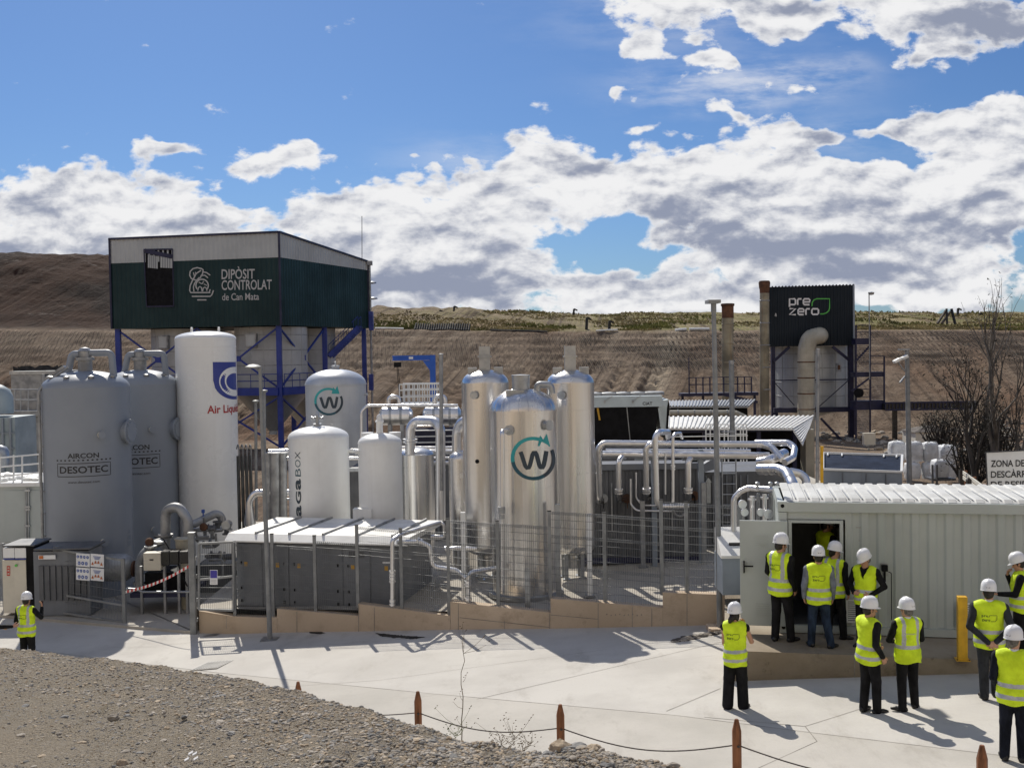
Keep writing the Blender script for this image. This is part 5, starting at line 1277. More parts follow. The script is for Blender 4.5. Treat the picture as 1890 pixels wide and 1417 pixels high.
gp_('gantry_pipe', [(1145,922,.9),(1142,905,.3),(1142,850,.2),(1149,843,.4),(1153,842,.9)], .078, 'first short drop pipe from the left, ending at the brass coloured valve', .2, flanges=((1,.02),))
gp_('gantry_pipe', [(1193,920,.85),(1193,905,.2),(1192,828,-.1),(1200,818,-.1),(1212,817,.3)], .078, 'second short drop pipe, at the middle of the dark container', .2, flanges=((1,.03),))
gp_('gantry_pipe', [(1272,934,-.2),(1216,934,-.2),(1212,922,-.25),(1209,806,-.3),(1216,797,-.2),(1233,797,.4),(1233,806,.9)], .078, 'tall pipe standing above the gantry and turning right at the fence top', .2, collars=.5)
gp_('gantry_pipe', [(1242,926,-.1),(1242,806,-.1),(1246,800,0),(1256,799,.2),(1259,808,.4)], .042, 'slim tall pipe right of the tallest pipe with a hooked top', .12, collars=0, flanges=((0,.55),))
gp_('gantry_pipe', [(1228,912,.3),(1228,836,.3)], .028, 'thinnest vertical tube between the two tall pipes', collars=0)
gp_('gantry_pipe', [(1271,920,.8),(1270,905,.3),(1270,850,.2),(1277,842,.4),(1284,841,.9)], .085, 'short drop pipe at the right end of the dark container', .2, flanges=((1,.05),))
gp_('gantry_pipe', [(1164,884,.5),(1164,930,.5),(1175,942,.4),(1240,943,.3)], .028, 'thin tube bending right low on the dark container', .18, collars=0)
gp_('gantry_pipe', [(1174,872,.6),(1174,918,.6),(1185,932,.5),(1222,933,.4)], .026, 'inner thin tube bending right on the dark container', .18, collars=0)
gp_('gantry_pipe', [(1243,940,0),(1246,950,0),(1258,953,0),(1266,945,0)], .03, 'small sagging hose under the fence top pipe', .1, collars=0, mat=M['dull_pipe'])
gp_('gantry_pipe', [(1395,817,.4),(1456,817,-.2),(1467,827,-.4),(1464,844,-.9),(1448,853,-1.2)], .085, 'upper right pipe sweeping round the corner of the gantry', .25)
gp_('large_pipe', [(1400,853,-.5),(1418,850,-.7),(1448,836,.2)], .125, 'fat silver pipe slanting up at the right end of the gantry', .1, collars=.35, seg=18)
gp_('large_pipe', [(1402,866,-1.6),(1436,866,-2.2),(1452,872,-2.5),(1464,896,-3.0),(1464,925,-3.2)], .135, 'fattest silver elbow pipe dropping behind the white container roof', .35, collars=.3, seg=18)
gp_('large_pipe', [(1458,870,-2.2),(1478,874,-2.2),(1488,884,-2.3),(1488,905,-2.4)], .10, 'silver elbow with a blue strap right of the fattest elbow pipe', .2, collars=0, seg=14)
gp_('gantry_pipe', [(1354,1000,-5.6),(1354,920,-5.6),(1366,907,-5.6),(1380,900,-5.6),(1440,904,-6.2)], .062, 'pale pipe arching over to the white container beside its open door', .18, collars=.5)
# brass and dark valves at the container wall
for i, (px, py, m, lb) in enumerate(((1113,919,'dull_pipe','round grey valve flange at the left end of the dark container'),(1157,919,'rust','brass coloured valve on the dark container wall'),(1203,912,'dull_pipe','grey valve on the dark container under the second drop pipe'),(1281,914,'rust','rusty valve at the right end of the dark container'))):
    q = P(px, py, YC-.16); t = thing('valve', q, lb, 'valve', 'valves on the dark container'); mb = MB(); mb.tube([q+Vector((0,.12,0)), q+Vector((0,-.05,0))], .085, 16); mb.tube([q+Vector((0,-.05,0)), q+Vector((0,-.09,0))], .13, 16); mb.build('flange', M[m], t)
    mb = MB(); mb.box(q.x-.012, q.x+.012, q.y-.12, q.y-.09, q.z-.26, q.z); mb.tube([q+Vector((-.02,-.1,0)), q+Vector((-.16,-.12,-.03))], .05, 10); mb.build('lever', M['rust'] if i in (1,) else M['black'], t)
# upright brackets holding the gantry
for i, px in enumerate((1293, 1206)):
    q = P(px, 830, YP+.5); mb = MB(); mb.box(q.x-.07, q.x+.07, q.y-.07, q.y+.07, yard_z(4), q.z+.02); mb.box(q.x-.5, q.x+.3, q.y-.05, q.y+.05, q.z-.28, q.z-.2); mb.build('gantry_post', M['bluegrey'], label=['blue grey gantry post at the right corner of the dark container','blue grey gantry post behind the tallest pipe'][i], cat='post', group='gantry posts')
# manifold bits between fence and white container
t = thing('manifold', P(1400, 960, 22.6), 'cluster of short vertical pipes and valves left of the white container roof', 'manifold')
for k, (px, y0, y1, r) in enumerate(((1372,925,960,.03),(1388,915,960,.055),(1399,910,960,.04),(1411,912,958,.05),(1424,908,955,.055),(1436,905,950,.04))):
    mb = MB(); Yk = 22.5+.12*(k % 3); mb.tube([P(px,y1+30,Yk), P(px,y0,Yk)], r, 10); mb.tube([P(px,y0+8,Yk), P(px,y0+5,Yk)], r*1.7, 10); mb.build('riser', PIP if k % 2 else M['dull_pipe'], t)
for k, (px, py, s) in enumerate(((1370,930,.09),(1374,945,.08),(1418,948,.10),(1404,945,.08))):
    mb = MB(); mb.lathe(P(px,py,22.3), [(s*.3,-s*.5),(s,-s*.45),(s,s*.2),(s*.4,s*.5)], 12, axis='y'); mb.build('valve_body', PIP, t)
for k, px in enumerate((1398, 1422, 1434)):
    q = P(px, 893, 22.6); mb = MB(); mb.lathe((q.x,q.y,q.z-.06), [(.03,-.05),(.03,.04),(.05,.05),(.05,.09),(.01,.11)], 10); mb.build('gauge', M['galv'], t)
# grey unit with sloping pale top, left of the open door
q0, q1 = P(1334, 1098, 22.2), P(1372, 1030, 22.2); t = thing('service_cabinet', ((q0.x+q1.x)/2, 22.2, q0.z), 'low grey cabinet with a sloping pale top half hidden by the open white door', 'cabinet')
zt = P(1340, 1030, 22.2).z; mb = MB(); mb.box(q0.x, q1.x+.3, 22.2, 23.1, q0.z, zt); mb.build('body', M['bluegrey'], t)
mb = MB(); mb.prism([(q0.x-.03,22.15,zt+.003),(q0.x-.03,22.15,zt+.06),(q0.x+.02,23.12,zt+.50),(q0.x+.02,23.12,zt+.003)], (1.0,0,0)); mb.build('lid', M['roof_white'], t)
mb = MB(); mb.obox((q0.x+.36,22.5,zt+.235), (.16,0,0), (0,.03,.0136), (0,-.008,.018)); mb.build('handle', M['black'], t)
# ------------------------------------------------------------------ green silo building on the left
A = P(518,600,87.0); B = P(207,607,90.2); C = P(680,606,101.7); A.z = B.z = C.z = 0; Dd = B+(C-A)
zb, zm = 2.46, 7.88; ztA = zp(518,430,87.0); ztC = zp(680,484,101.7)
cen = (A+B+C+Dd)/4
GZ = -8.0
bld = thing('silo_building', (cen.x, cen.y, GZ), 'dark green clad block with pale top band, raised on blue steel legs over silos', 'building')
nF = Vector((-(A-B).y*-1, 0, 0)); dF = (A-B).normalized(); nF = Vector((dF.y, -dF.x, 0)); dS = (C-A).normalized(); nS = Vector((dS.y, -dS.x, 0))
mb = MB(); corr(mb, B, A, zb, zm, .42, .045, nF, frac=.3); corr(mb, A+dS*.0, C, zb, zm, .42, .045, nS, frac=.3); mb.build('green_cladding', M['green_clad'], bld)
def ztop(v):
    t = (v-A).dot(dS)/(C-A).length; return ztA+(ztC-ztA)*min(max(t,0),1)
mb = MB(); corr(mb, B+nF*.02, A+nF*.02, zm+.003, ztop, .42, .045, nF, frac=.3); corr(mb, A+nS*.02, C+nS*.02, zm+.003, ztop, .42, .045, nS, frac=.3); mb.build('pale_band', M['band_grey'], bld)
mb = MB(); i_ = .06
q = [A-nF*i_-nS*i_, B-nF*i_+nS*i_, Dd+nF*i_+nS*i_, C+nF*i_-nS*i_]
mb.add([Vector((p.x,p.y,zb+.02)) for p in q]+[Vector((p.x,p.y,ztop(p)-.03)) for p in q], [(0,1,2,3),(7,6,5,4),(0,4,5,1),(1,5,6,2),(2,6,7,3),(3,7,4,0)]); mb.build('shell', M['green_clad'], bld)
mb = MB(); z_ = lambda p, dz=0: Vector((p.x, p.y, ztop(p)+dz))
for p, r_ in ((B, A), (A, C), (C, Dd), (Dd, B)):
    mb.beam(z_(p,.08)+nF*.03, z_(r_,.08)+nF*.03, .30, .16)
mb.build('roof_trim', M['navy_steel'], bld)
for p_, o_ in ((A, nF*.05+nS*.05), (B, nF*.05), (C, nS*.06)): mb = MB(); mb.beam(Vector((p_.x,p_.y,zb))+o_, z_(p_)+o_, .15, .15); mb.build('corner_trim', M['navy_steel'], bld)
mb = MB(); c2 = C+nS*.25; mb.tube([Vector((c2.x,c2.y,ztC-.2)), Vector((c2.x,c2.y,GZ))], .10, 10); mb.box(c2.x-.25,c2.x+.25,c2.y-.25,c2.y+.25,ztC-.3,ztC+.1); mb.build('downpipe', M['dull_pipe'], bld)
# opening in the front with glazing behind
def front(px, py, off=.0):                       # photo pixel on the front face
    d = ray(px, py); n = nF; k = (A+n*off).dot(n)/d.dot(n); return d*k
o = [front(266,461,.06), front(319,460,.06), front(321,565,.06), front(271,566,.06)]
mb = MB(); mb.prism(o, -nF*.02); mb.build('opening', M['black'], bld)
mb = MB()
for a, b2 in ((0,1),(1,2),(2,3),(3,0)): mb.beam(o[a]+nF*.02, o[b2]+nF*.02, .14 if a == 0 else .07, .12)
mb.build('opening_frame', M['navy_steel'], bld)
for k, (xa, xb) in enumerate(((273,291),(296,318))):
    mb = MB(); q = [front(xa,470+3*k,.10), front(xb,473+3*k,.10), front(xb,496-k,.10), front(xa,494,.10)]; mb.prism(q, -nF*.02); w = mb.build('inner_window', M['band_grey'], bld)
    mb = MB()
    for t in range(1, 5): mb.beam(q[0].lerp(q[1], t/5)+nF*.008, q[3].lerp(q[2], t/5)+nF*.008, .05, .03)
    mb.build('glazing_bar', M['cabinet_grey'], w)
mb = MB(); mb.beam(front(268,463,.09), front(318,474,.09), .35, .08, up=nF); mb.build('opening_lintel', M['navy_steel'], bld)
# emblem and lettering on the front
fo = lambda px, py: front(px, py, .055)
def px_ribbon(mb, pts, w, closed=False):
    v, f = ribbon(pts, w, closed); mb.add([fo(*p) for p in v], [t[::-1] for t in f])
mb = MB()
leaf = [(361,517),(353,514),(350,508),(351,501),(356,496),(364,494),(372,496),(375,498),(374,505),(370,512),(364,517),(361,517)]
px_ribbon(mb, leaf, 2.2); px_ribbon(mb, [(371,499),(362,505),(359,511),(355,518),(351,527),(350,536),(352,540),(358,540),(388,540)], 2.2)
px_ribbon(mb, [(357,503),(359,510)], 1.8); px_ribbon(mb, [(361,502),(361,507)], 1.5)
px_ribbon(mb, [(375,502),(381,503),(388,508)], 2); px_ribbon(mb, [(370,509),(378,508),(384,513)], 2); px_ribbon(mb, [(358,538),(357,530),(359,523),(364,516),(368,512)], 2)
px_ribbon(mb, arc(373, 527, 11.5, -215, 35, 20), 2.2)
px_ribbon(mb, [(365,537),(366,531),(369,529),(372,531),(373,538)], 2); px_ribbon(mb, [(374,538),(375,532),(378,530),(381,532),(382,537)], 2); px_ribbon(mb, [(367,521),(373,524),(376,519)], 1.8); px_ribbon(mb, [(376,524),(382,527)], 1.6)
px_ribbon(mb, [(354,547),(388,547),(391,544),(394,536)], 2.2); px_ribbon(mb, [(386,540),(388,534)], 2); px_ribbon(mb, [(364,553.5),(381,553.5)], 2.2)
mb.build('emblem', M['ink_grey'], bld)
def px_text(txt, x0, x1, y0, y1, bold, mat, fn, parent, name='lettering', skew=0.0):
    v, f = fit_text(txt, x1-x0, y1-y0, bold); mb = MB(); mb.add([fn((x0+x1)/2+p[0], (y0+y1)/2-p[1]+skew*p[0]) for p in v], f); return mb.build(name, M[mat], parent)
px_text('DIPÒSIT', 409, 470, 492, 515, .012, 'ink_grey', fo, bld, skew=-.015)
px_text('CONTROLAT', 409, 501.5, 516.5, 535, .012, 'ink_grey', fo, bld, skew=-.015)
px_text('de Can Mata', 410, 478, 541, 554, .008, 'ink_grey', fo, bld, skew=-.015)
# steel legs, bracing, gallery
def leg(p, z1=zb, w=.40, name='leg', mat='blue_steel'):
    mb = MB(); mb.box(p.x-w/2, p.x+w/2, p.y-w/2, p.y+w/2, GZ, z1-.003); return mb.build(name, M[mat], bld)
pos = {}
for i in range(3):
    for j in range(3): pos[i, j] = B.lerp(A, i/2)*1.0+(C-A)*(j/2)+(-nF*.35 if j == 0 else nF*.35 if j == 2 else Vector((0,0,0)))+(nS*-.35 if i == 2 else nS*.35 if i == 0 else Vector((0,0,0)))
for (i, j), p in pos.items():
    if (i, j) != (1, 1) and not (i == 1 and j == 0): leg(p)
mb = MB()
zg = zp(500, 722, 88)
def br(p, z0, q, z1, w=.13): mb.beam((p.x, p.y, z0), (q.x, q.y, z1), w, w)
m10 = pos[0,0].lerp(pos[2,0], .5)
for (p, q) in ((pos[2,0], m10), (m10, pos[0,0]), (pos[2,0], pos[2,1]), (pos[2,1], pos[2,2])):
    if q is pos[2,2]: continue
    br(p, zb-.1, q, zg+.2); br(q, zb-.1, p, zg+.2); br(p, zg-.4, q, GZ+.6); br(q, zg-.4, p, GZ+.6)
    c_ = p.lerp(q, .5); zc = (zb+zg)/2; mb.box(c_.x-.22, c_.x+.22, c_.y-.1, c_.y+.1, zc-.2, zc+.25)
mb.build('bracing', M['blue_steel'], bld)
mb = MB()
for p, q in ((pos[0,0], pos[2,0]), (pos[2,0], pos[2,1])):
    mb.beam((p.x,p.y,zg), (q.x,q.y,zg), .9, .62)
mb.build('gallery', M['blue_steel'], bld)
mb = MB()
for p, q in ((pos[0,0], pos[2,0]), (pos[2,0], pos[2,1])):
    n_ = nF if q is pos[2,0] else nS; L_ = (q-p).length
    for k in range(int(L_/1.2)+1):
        e = p.lerp(q, min(1, k*1.2/L_))+n_*.42; mb.tube([(e.x,e.y,zg+.3),(e.x,e.y,zg+1.4)], .03, 5)
    for hh in (.85, 1.4): mb.tube([Vector((p.x,p.y,zg+hh))+n_*.42, Vector((q.x,q.y,zg+hh))+n_*.42], .035, 5)
mb.build('gallery_railing', M['blue_steel'], bld)
# stair under the rear
mb = MB(); s0, s1 = P(607,657,97), P(661,604,99); w = Vector((.15,.9,0))
for sd_ in (0, 1): mb.beam(s0+w*sd_, s1+w*sd_, .12, .45)
for k in range(14): q = s0.lerp(s1, k/13); mb.obox(q+w*.5, (.18,0,0), w*.5, (0,0,.025))
for sd_ in (0, 1):
    up = Vector((0,0,1.0)); mb.tube([s0+w*sd_+up, s1+w*sd_+up], .035, 5)
    for k in range(7): q = s0.lerp(s1, k/6)+w*sd_; mb.tube([q, q+up], .025, 5)
mb.build('stair', M['blue_steel'], bld)
for k, (px, py0, py1) in enumerate(((686,575,610),(686,690,720))):
    p, q = P(px-4,py1,101.8), P(px+3,py0,101.8); mb = MB(); mb.box(p.x, q.x, 101.4, 102.0, p.z, q.z); mb.build('side_cage', M['blue_steel'], bld)
# the silos hang in the frame
def silo(cx, cy, r, z0, z1, zc, mat, label, door=None):
    t = thing('silo', (cx, cy, zc), label, 'silo', 'silos under the green block'); mb = MB(); mb.lathe((cx,cy,0), [(r,z0),(r,z1)], 40); mb.build('shell', mat, t)
    mb = MB(); mb.lathe((cx,cy,0), [(.35,zc),(.35,zc+.3),(r,z0-.003)], 40); mb.build('hopper', M['silo_panel'], t)
    mb = MB()
    for z in np.arange(z0+1.2, z1, 1.25): mb.lathe((cx,cy,z), [(r,-.03),(r+.03,-.02),(r+.03,.02),(r,.03)], 40)
    mb.build('ring_band', M['dull_pipe'], t)
    mb = MB()
    for k in range(16):
        a = 2*math.pi*k/16; mb.beam((cx+r*math.cos(a), cy+r*math.sin(a), z0), (cx+r*math.cos(a), cy+r*math.sin(a), z1), .05, .05, up=(math.cos(a), math.sin(a), 0))
    mb.build('panel_seam', mat, t)
    if door:
        a = door; p = Vector((cx+r*math.cos(a), cy+r*math.sin(a), z1-1.1)); n = Vector((math.cos(a), math.sin(a), 0)); tt = Vector((-n.y, n.x, 0)); mb = MB(); mb.obox(p, tt*.5, n*.25, (0,0,.55)); h = mb.build('hatch', M['dull_pipe'], t)
        mb = MB(); mb.obox(p+n*.26, tt*.40, n*.01, (0,0,.45)); mb.build('hatch_door', M['silo_panel'], h)
    return t
q0 = P(500, 600, 91.5); q1 = P(345, 600, 93)
silo(q0.x, 91.5, 3.0, -3.2, 2.4, -6.6, M['silo_grey'], 'front right pale silo behind the blue corner leg', R(-108))
silo(q1.x, 93.2, 3.0, -3.2, 2.4, -6.6, M['silo_grey'], 'front left pale silo behind the tall white gas tank', R(-112))
q2 = P(560, 600, 98.5); silo(q2.x-.2, 98.8, 3.0, -3.2, 2.4, -6.6, M['silo_grey'], 'rear silo showing between the blue legs on the right')
p = P(668, 486, 101); mb = MB(); mb.tube([p-Vector((0,0,.6)), P(668, 399, 101)], .035, 6); mb.build('whip_antenna', M['dull_pipe'], label='tall thin whip aerial at the low roof corner of the green block', cat='aerial')
for k, (px, py) in enumerate(((687,521),(689,550))):
    p = P(px, py, 103.5); t = thing('area_lamp', (p.x-.25, 103.5, GZ), ['upper round lamp head beside the green block','lower round lamp head beside the green block'][k], 'lamp', 'lamps beside the green block')
    mb = MB(); mb.tube([(p.x-.25,103.5,GZ),(p.x-.25,103.5,p.z)], .06, 8); mb.build('pole', M['dull_pipe'], t)
    mb = MB(); mb.lathe((p.x,103.5,p.z-.1), [(.1,-.05),(.42,0),(.38,.12),(.05,.2)], 16); mb.build('lamp_head', M['galv'], t)
# ------------------------------------------------------------------ dark clad block on the right
Y = 95.0; L0, L1 = P(1420.5, 640, Y), P(1576, 639, Y-1.2); z0, z1 = L0.z, P(1420, 531, Y).z; z1b = P(1573, 525, Y-1.2).z; z1 = (z1+z1b)/2
dF2 = (L1-L0); dF2.z = 0; Lw = dF2.length; dF2.normalize(); n2 = Vector((dF2.y, -dF2.x, 0)); dS2 = Vector((.115,.993,0)); 
GZ2 = -8.2
cA = Vector((L0.x,L0.y,0)); cB = Vector((L1.x,L1.y,0)); cC = cB+dS2*7.5; cD = cA+dS2*7.5; cen = (cA+cC)/2
b2_ = thing('filter_building', (cen.x, cen.y, GZ2), 'near black corrugated block with green and white lettering, raised over a pale round silo', 'building')
mb = MB(); nS2 = Vector((dS2.y, -dS2.x, 0)); corr(mb, cA, cB, z0, z1, .30, .05, n2, frac=.3); corr(mb, cB, cC, z0, z1, .30, .05, nS2, frac=.3); mb.build('cladding', M['prezero_clad'], b2_)
mb = MB(); q = [cA-n2*.06, cB-n2*.06-nS2*.06, cC-nS2*.06, cD]; mb.add([Vector((p.x,p.y,z0+.02)) for p in q]+[Vector((p.x,p.y,z1-.03-(.9 if k > 1 else 0))) for k, p in enumerate(q)], [(0,1,2,3),(7,6,5,4),(0,4,5,1),(1,5,6,2),(2,6,7,3),(3,7,4,0)]); mb.build('shell', M['prezero_clad'], b2_)
mb = MB(); 
for k in range(26): p = cA.lerp(cB, k/25)+Vector((0,0,z1+.02)); mb.tube([p+n2*.12, p-n2*.5], .07, 6)
mb.build('roof_edge', M['navy_steel'], b2_)
mb = MB(); mb.beam(cB+n2*.06+Vector((0,0,z0)), cB+n2*.06+Vector((0,0,z1)), .14, .14); mb.build('corner_trim', M['bluegrey'], b2_)
def front2(px, py, off=.06):
    d = ray(px, py); k = (cA+n2*off).dot(n2)/d.dot(n2); return d*k
S2 = lambda x, y: front2(1200+x/3.9375, 480+y/3.936)
def strokes(mb, lst, w, fn):
    for pts in lst:
        v, f = ribbon(pts, w); mb.add([fn(*p) for p in v], [t[::-1] for t in f])
mb = MB(); w = 12
strokes(mb, [[(1013,340),(1013,282),(1050,282),(1056,290),(1056,316),(1050,323),(1013,323)], [(1072,326),(1072,290),(1078,282),(1100,282)],
             [(1114,304),(1160,304),(1160,290),(1153,282),(1121,282),(1114,290),(1114,316),(1121,324),(1158,324)],
             [(1013,353),(1057,353),(1013,396),(1059,396)], [(1076,375),(1117,375),(1117,362),(1110,354),(1083,354),(1076,362),(1076,388),(1083,396),(1115,396)],
             [(1132,398),(1132,362),(1139,354),(1160,354)], [(1175,362),(1182,354),(1216,354),(1223,362),(1223,386),(1216,394),(1182,394),(1175,386),(1175,362)]], w, S2)
mb.build('lettering', M['ink_white'], b2_)
mb = MB(); strokes(mb, [[(1176,335),(1178,308),(1190,290),(1210,281),(1304,281),(1304,348),(1298,368),(1280,384),(1258,391),(1236,391)]], 8, S2); mb.build('leaf_outline', M['ink_green'], b2_)
mb = MB(); strokes(mb, [[(905,402),(913,402)],[(912,386),(916,410)]], 8, S2); mb.build('small_mark', M['ink_grey'], b2_)
for (px, yd, w_) in ((1427,Y+.2,.34),(1570,Y-.9,.40),(1432,Y+6.4,.3),(1577,Y+5.6,.3)):
    p = P(px, 700, yd); mb = MB(); mb.box(p.x-w_/2, p.x+w_/2, yd-w_/2, yd+w_/2, GZ2, z0-.003); mb.build('leg', M['navy_steel'], b2_)
p = P(1576, 700, Y-1.0); mb = MB(); mb.box(p.x-.05, p.x+.05, Y-1.1, Y-.9, P(1576,740,Y).z, z0); mb.build('conduit', M['galv'], b2_)
mb = MB()
def pbeam(x0, y0, x1, y1, Yd, w): mb.beam(P(x0,y0,Yd), P(x1,y1,Yd), w, w)
pbeam(1428,667,1457,640,Y-.1,.22); pbeam(1568,665,1537,640,Y-1.1,.22); pbeam(1568,700,1512,750,Y-1.1,.07); pbeam(1430,706,1466,748,Y-.3,.07); pbeam(1424,702,1577,700,Y-.6,.10); pbeam(1428,757,1572,755,Y-.9,.42); pbeam(1515,772,1568,828,Y-1,.18)
mb.build('bracing', M['navy_steel'], b2_)
pc0 = P(1499, 700, Y+3.2); r_ = 3.25
t = silo(pc0.x, Y+3.2, r_, P(1499,757,Y).z, z0-.02, GZ2+1.6, M['silo_panel'], 'pale blue grey round silo under the near black block'); t['group'] = ''; del t['group']
mb = MB(); a = R(-62); p = Vector((pc0.x+r_*math.cos(a), Y+3.2+r_*math.sin(a), P(1540,678,Y).z)); n = Vector((math.cos(a),math.sin(a),0)); tt = Vector((-n.y,n.x,0)); mb.obox(p, tt*.3, n*.06, (0,0,.38)); h = mb.build('hatch', M['dull_pipe'], t); mb = MB(); mb.obox(p+n*.07, tt*.14, n*.02, (0,0,.2)); mb.build('hatch_door', M['rust'], h)
mb = MB(); a = R(-118); fnn = cyl_map((pc0.x, Y+3.2), r_, a, P(1456,723,Y).z, .04); v = [(-.36,.55),(-.2,.62),(.42,.25),(.38,-.35),(-.38,-.42)]; put(mb, (v, [(0,4,3,2,1)]), fnn); mb.build('patch', M['bluegrey'], t)
# cream elbow duct
duct = pipe_thing('elbow_duct', [P(1488,830,Y-2.0), P(1488,645,Y-2.0), P(1494,624,Y-2.0), P(1513,619,Y-1.4), P(1513,620,Y+.0)], .72, M['cream_duct'], 'wide cream duct elbowing into the front of the near black block', .55, seg=24, collars=2.1)
mb = MB()
for py in (668, 697, 726, 755): q = P(1488,py,Y-2.0); mb.lathe(q, [(.722,-.05),(.75,-.03),(.75,.03),(.722,.05)], 24)
mb.build('joint_ring', M['rust'], duct)
mb = MB(); mb.tube([P(1508,905,40), P(1510,646,40)], .06, 10); mb.lathe(P(1510,646,40), [(.075,0),(.075,.04),(.01,.05)], 10); mb.build('plain_pole', M['dull_pipe'], label='plain grey pole in front of the cream duct', cat='pole')
# flues
t = thing('flue', P(1411, 790, 93), 'dull olive flue stack with a flared cap touching the near black block', 'flue')
a, b = P(1411, 800, 93), P(1411, 541, 93); mb = MB(); mb.tube([a, b], .40, 20); mb.build('shaft', M['flue'], t)
mb = MB(); mb.lathe(b, [(.40,0),(.42,.35),(.46,.5),(.50,.9),(.42,1.05),(.38,1.0)], 20); mb.build('cap', M['rust'], t)
mb = MB()
for k in range(6): mb.lathe((b.x,b.y,b.z-.7-k*1.9), [(.41,0),(.44,.02),(.44,.09),(.41,.11)], 20)
mb.build('flange', M['dull_pipe'], t)
t = thing('flue', P(1343, 740, 80), 'free standing pale flue with a rusty flared top', 'flue')
a, b = P(1343, 760, 80), P(1343, 567, 80); mb = MB(); mb.tube([a, b], .43, 20); mb.build('shaft', M['flue'], t)
mb = MB(); mb.lathe(b, [(.44,-.8),(.44,.05),(.50,.12),(.50,.26),(.40,.28)], 20); mb.build('cap', M['rust'], t)
mb = MB()
for k in range(5): mb.lathe((b.x,b.y,b.z-1.3-k*1.4), [(.43,0),(.46,.02),(.46,.08),(.43,.1)], 20)
mb.build('flange', M['flue'], t)
t = thing('support_pole', P(1351, 812, 48), 'pale grey pole standing in front of the free standing flue', 'pole')
mb = MB(); mb.tube([P(1352, 830, 48), P(1350, 665, 48)], .115, 12); mb.build('shaft', M['galv_post'], t)
mb = MB(); q = P(1350, 667, 48); mb.tube([q+Vector((0,-.13,-.05)), q+Vector((0,-.15,-.05))], .09, 12); mb.build('plate', M['dull_pipe'], t)
# blue platform with railing
t = thing('blue_platform', P(1335, 735, 78), 'dark blue railed platform on the slope left of the near black block', 'platform')
Yp = 78; a, b = P(1257, 726, Yp), P(1400, 723, Yp); mb = MB(); mb.box(a.x, b.x, Yp, Yp+1.2, a.z-.22, a.z); mb.build('deck', M['navy_steel'], t)
mb = MB(); xs_ = np.linspace(P(1272,720,Yp).x, P(1387,720,Yp).x, 10); zr = P(1330,696,Yp).z
for x in xs_: mb.box(x-.045, x+.045, Yp-.03, Yp+.03, a.z, zr)
for f_ in (1, .55): mb.box(xs_[0], xs_[-1], Yp-.03, Yp+.03, a.z+(zr-a.z)*f_-.03, a.z+(zr-a.z)*f_+.03)
mb.tube([(xs_[0],Yp,zr),(xs_[0],Yp,P(1272,660,Yp).z)], .04, 6); mb.build('railing', M['navy_steel'], t)
mb = MB()
for px in (1262, 1300, 1360, 1396): q = P(px, 728, Yp); mb.box(q.x-.08, q.x+.08, Yp+.5, Yp+.66, GZ2, a.z-.22)
mb.beam(P(1330,727,Yp), P(1398,742,Yp), .18, .18); mb.build('frame', M['navy_steel'], t)
# grey roof, beige beam, white ribbed canopy
def ribbed_roof(name, tl, tr, bl, br_, n, mat, label, dark=None, rib='dull_pipe'):
    t = thing(name, (tl+tr+bl+br_)/4-Vector((0,0,3)), label, 'roof'); mb = MB(); nn = (tr-tl).cross(bl-tl).normalized(); nn = nn if nn.z > 0 else -nn
    mb.prism([bl, br_, tr, tl], -nn*.08); mb.build('sheet', mat, t)
    mb = MB()
    for k in range(n+1): a, b = tl.lerp(tr, k/n)+nn*.03, bl.lerp(br_, k/n)+nn*.03; mb.beam(a, b, .09, .055, up=nn)
    mb.build('rib', M[rib], t); return t, nn
t, nn = ribbed_roof('grey_roof', P(1236,740,66), P(1393,738,66), P(1237,750,62.5), P(1381,750,62.5), 26, M['galv'], 'narrow grey ribbed roof above the white canopy', rib='dull_pipe')
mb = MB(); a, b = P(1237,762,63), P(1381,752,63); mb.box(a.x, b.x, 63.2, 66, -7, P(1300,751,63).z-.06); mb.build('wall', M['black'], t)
t = thing('beam_duct', P(1300, 766, 60), 'long beige duct lying between the grey roof and the white canopy', 'duct')
a, b = P(1236,762,60), P(1357,762,60); mb = MB(); mb.tube([a, b], .16, 12); mb.tube([b, b+Vector((.5,.0,-.25))], .16, 12); mb.build('run', M['cream_duct'], t)
mb = MB(); 
for k in range(4): q = a.lerp(b, (k+.5)/4); mb.tube([q-Vector((.03,0,0)), q+Vector((.03,0,0))], .19, 12); mb.box(q.x-.04, q.x+.04, 59.95, 60.05, -7, q.z-.15)
mb.build('bracket', M['dull_pipe'], t)
t, nn = ribbed_roof('white_canopy', P(1234,769,56), P(1501,768,56), P(1233,790,51.5), P(1463,791,51.5), 30, M['roof_white'], 'white ribbed canopy roof sloping towards the pipe gantry', rib='roof_white')
tr_ = [P(1501,768.6,56), P(1463,791.4,51.5), P(1482,820,50.0)]; mb = MB(); mb.prism([tr_[0], tr_[1], tr_[2]], (0,.02,-.08)); mb.build('end_sheet', M['roof_white'], t)
mb = MB()
for k in range(1, 7): mb.beam(tr_[1].lerp(tr_[2], k/7)+Vector((0,-.02,.03)), tr_[0].lerp(tr_[0]*.5+tr_[2]*.5, k/7)+Vector((0,-.02,.03)), .08, .05)
mb.build('end_rib', M['roof_white'], t)
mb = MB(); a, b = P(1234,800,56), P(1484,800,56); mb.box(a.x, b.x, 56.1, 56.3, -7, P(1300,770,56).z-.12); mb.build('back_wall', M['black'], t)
mb = MB()
for px in (1236, 1300, 1400, 1466): q = P(px, 800, 52); mb.box(q.x-.09, q.x+.09, 51.9, 52.1, -7, P(px,792,52).z)
mb.box(a.x, P(1464,800,52).x, 51.85, 52, P(1300,793,52).z-.12, P(1300,793,52).z+.02); mb.build('frame', M['navy_steel'], t)
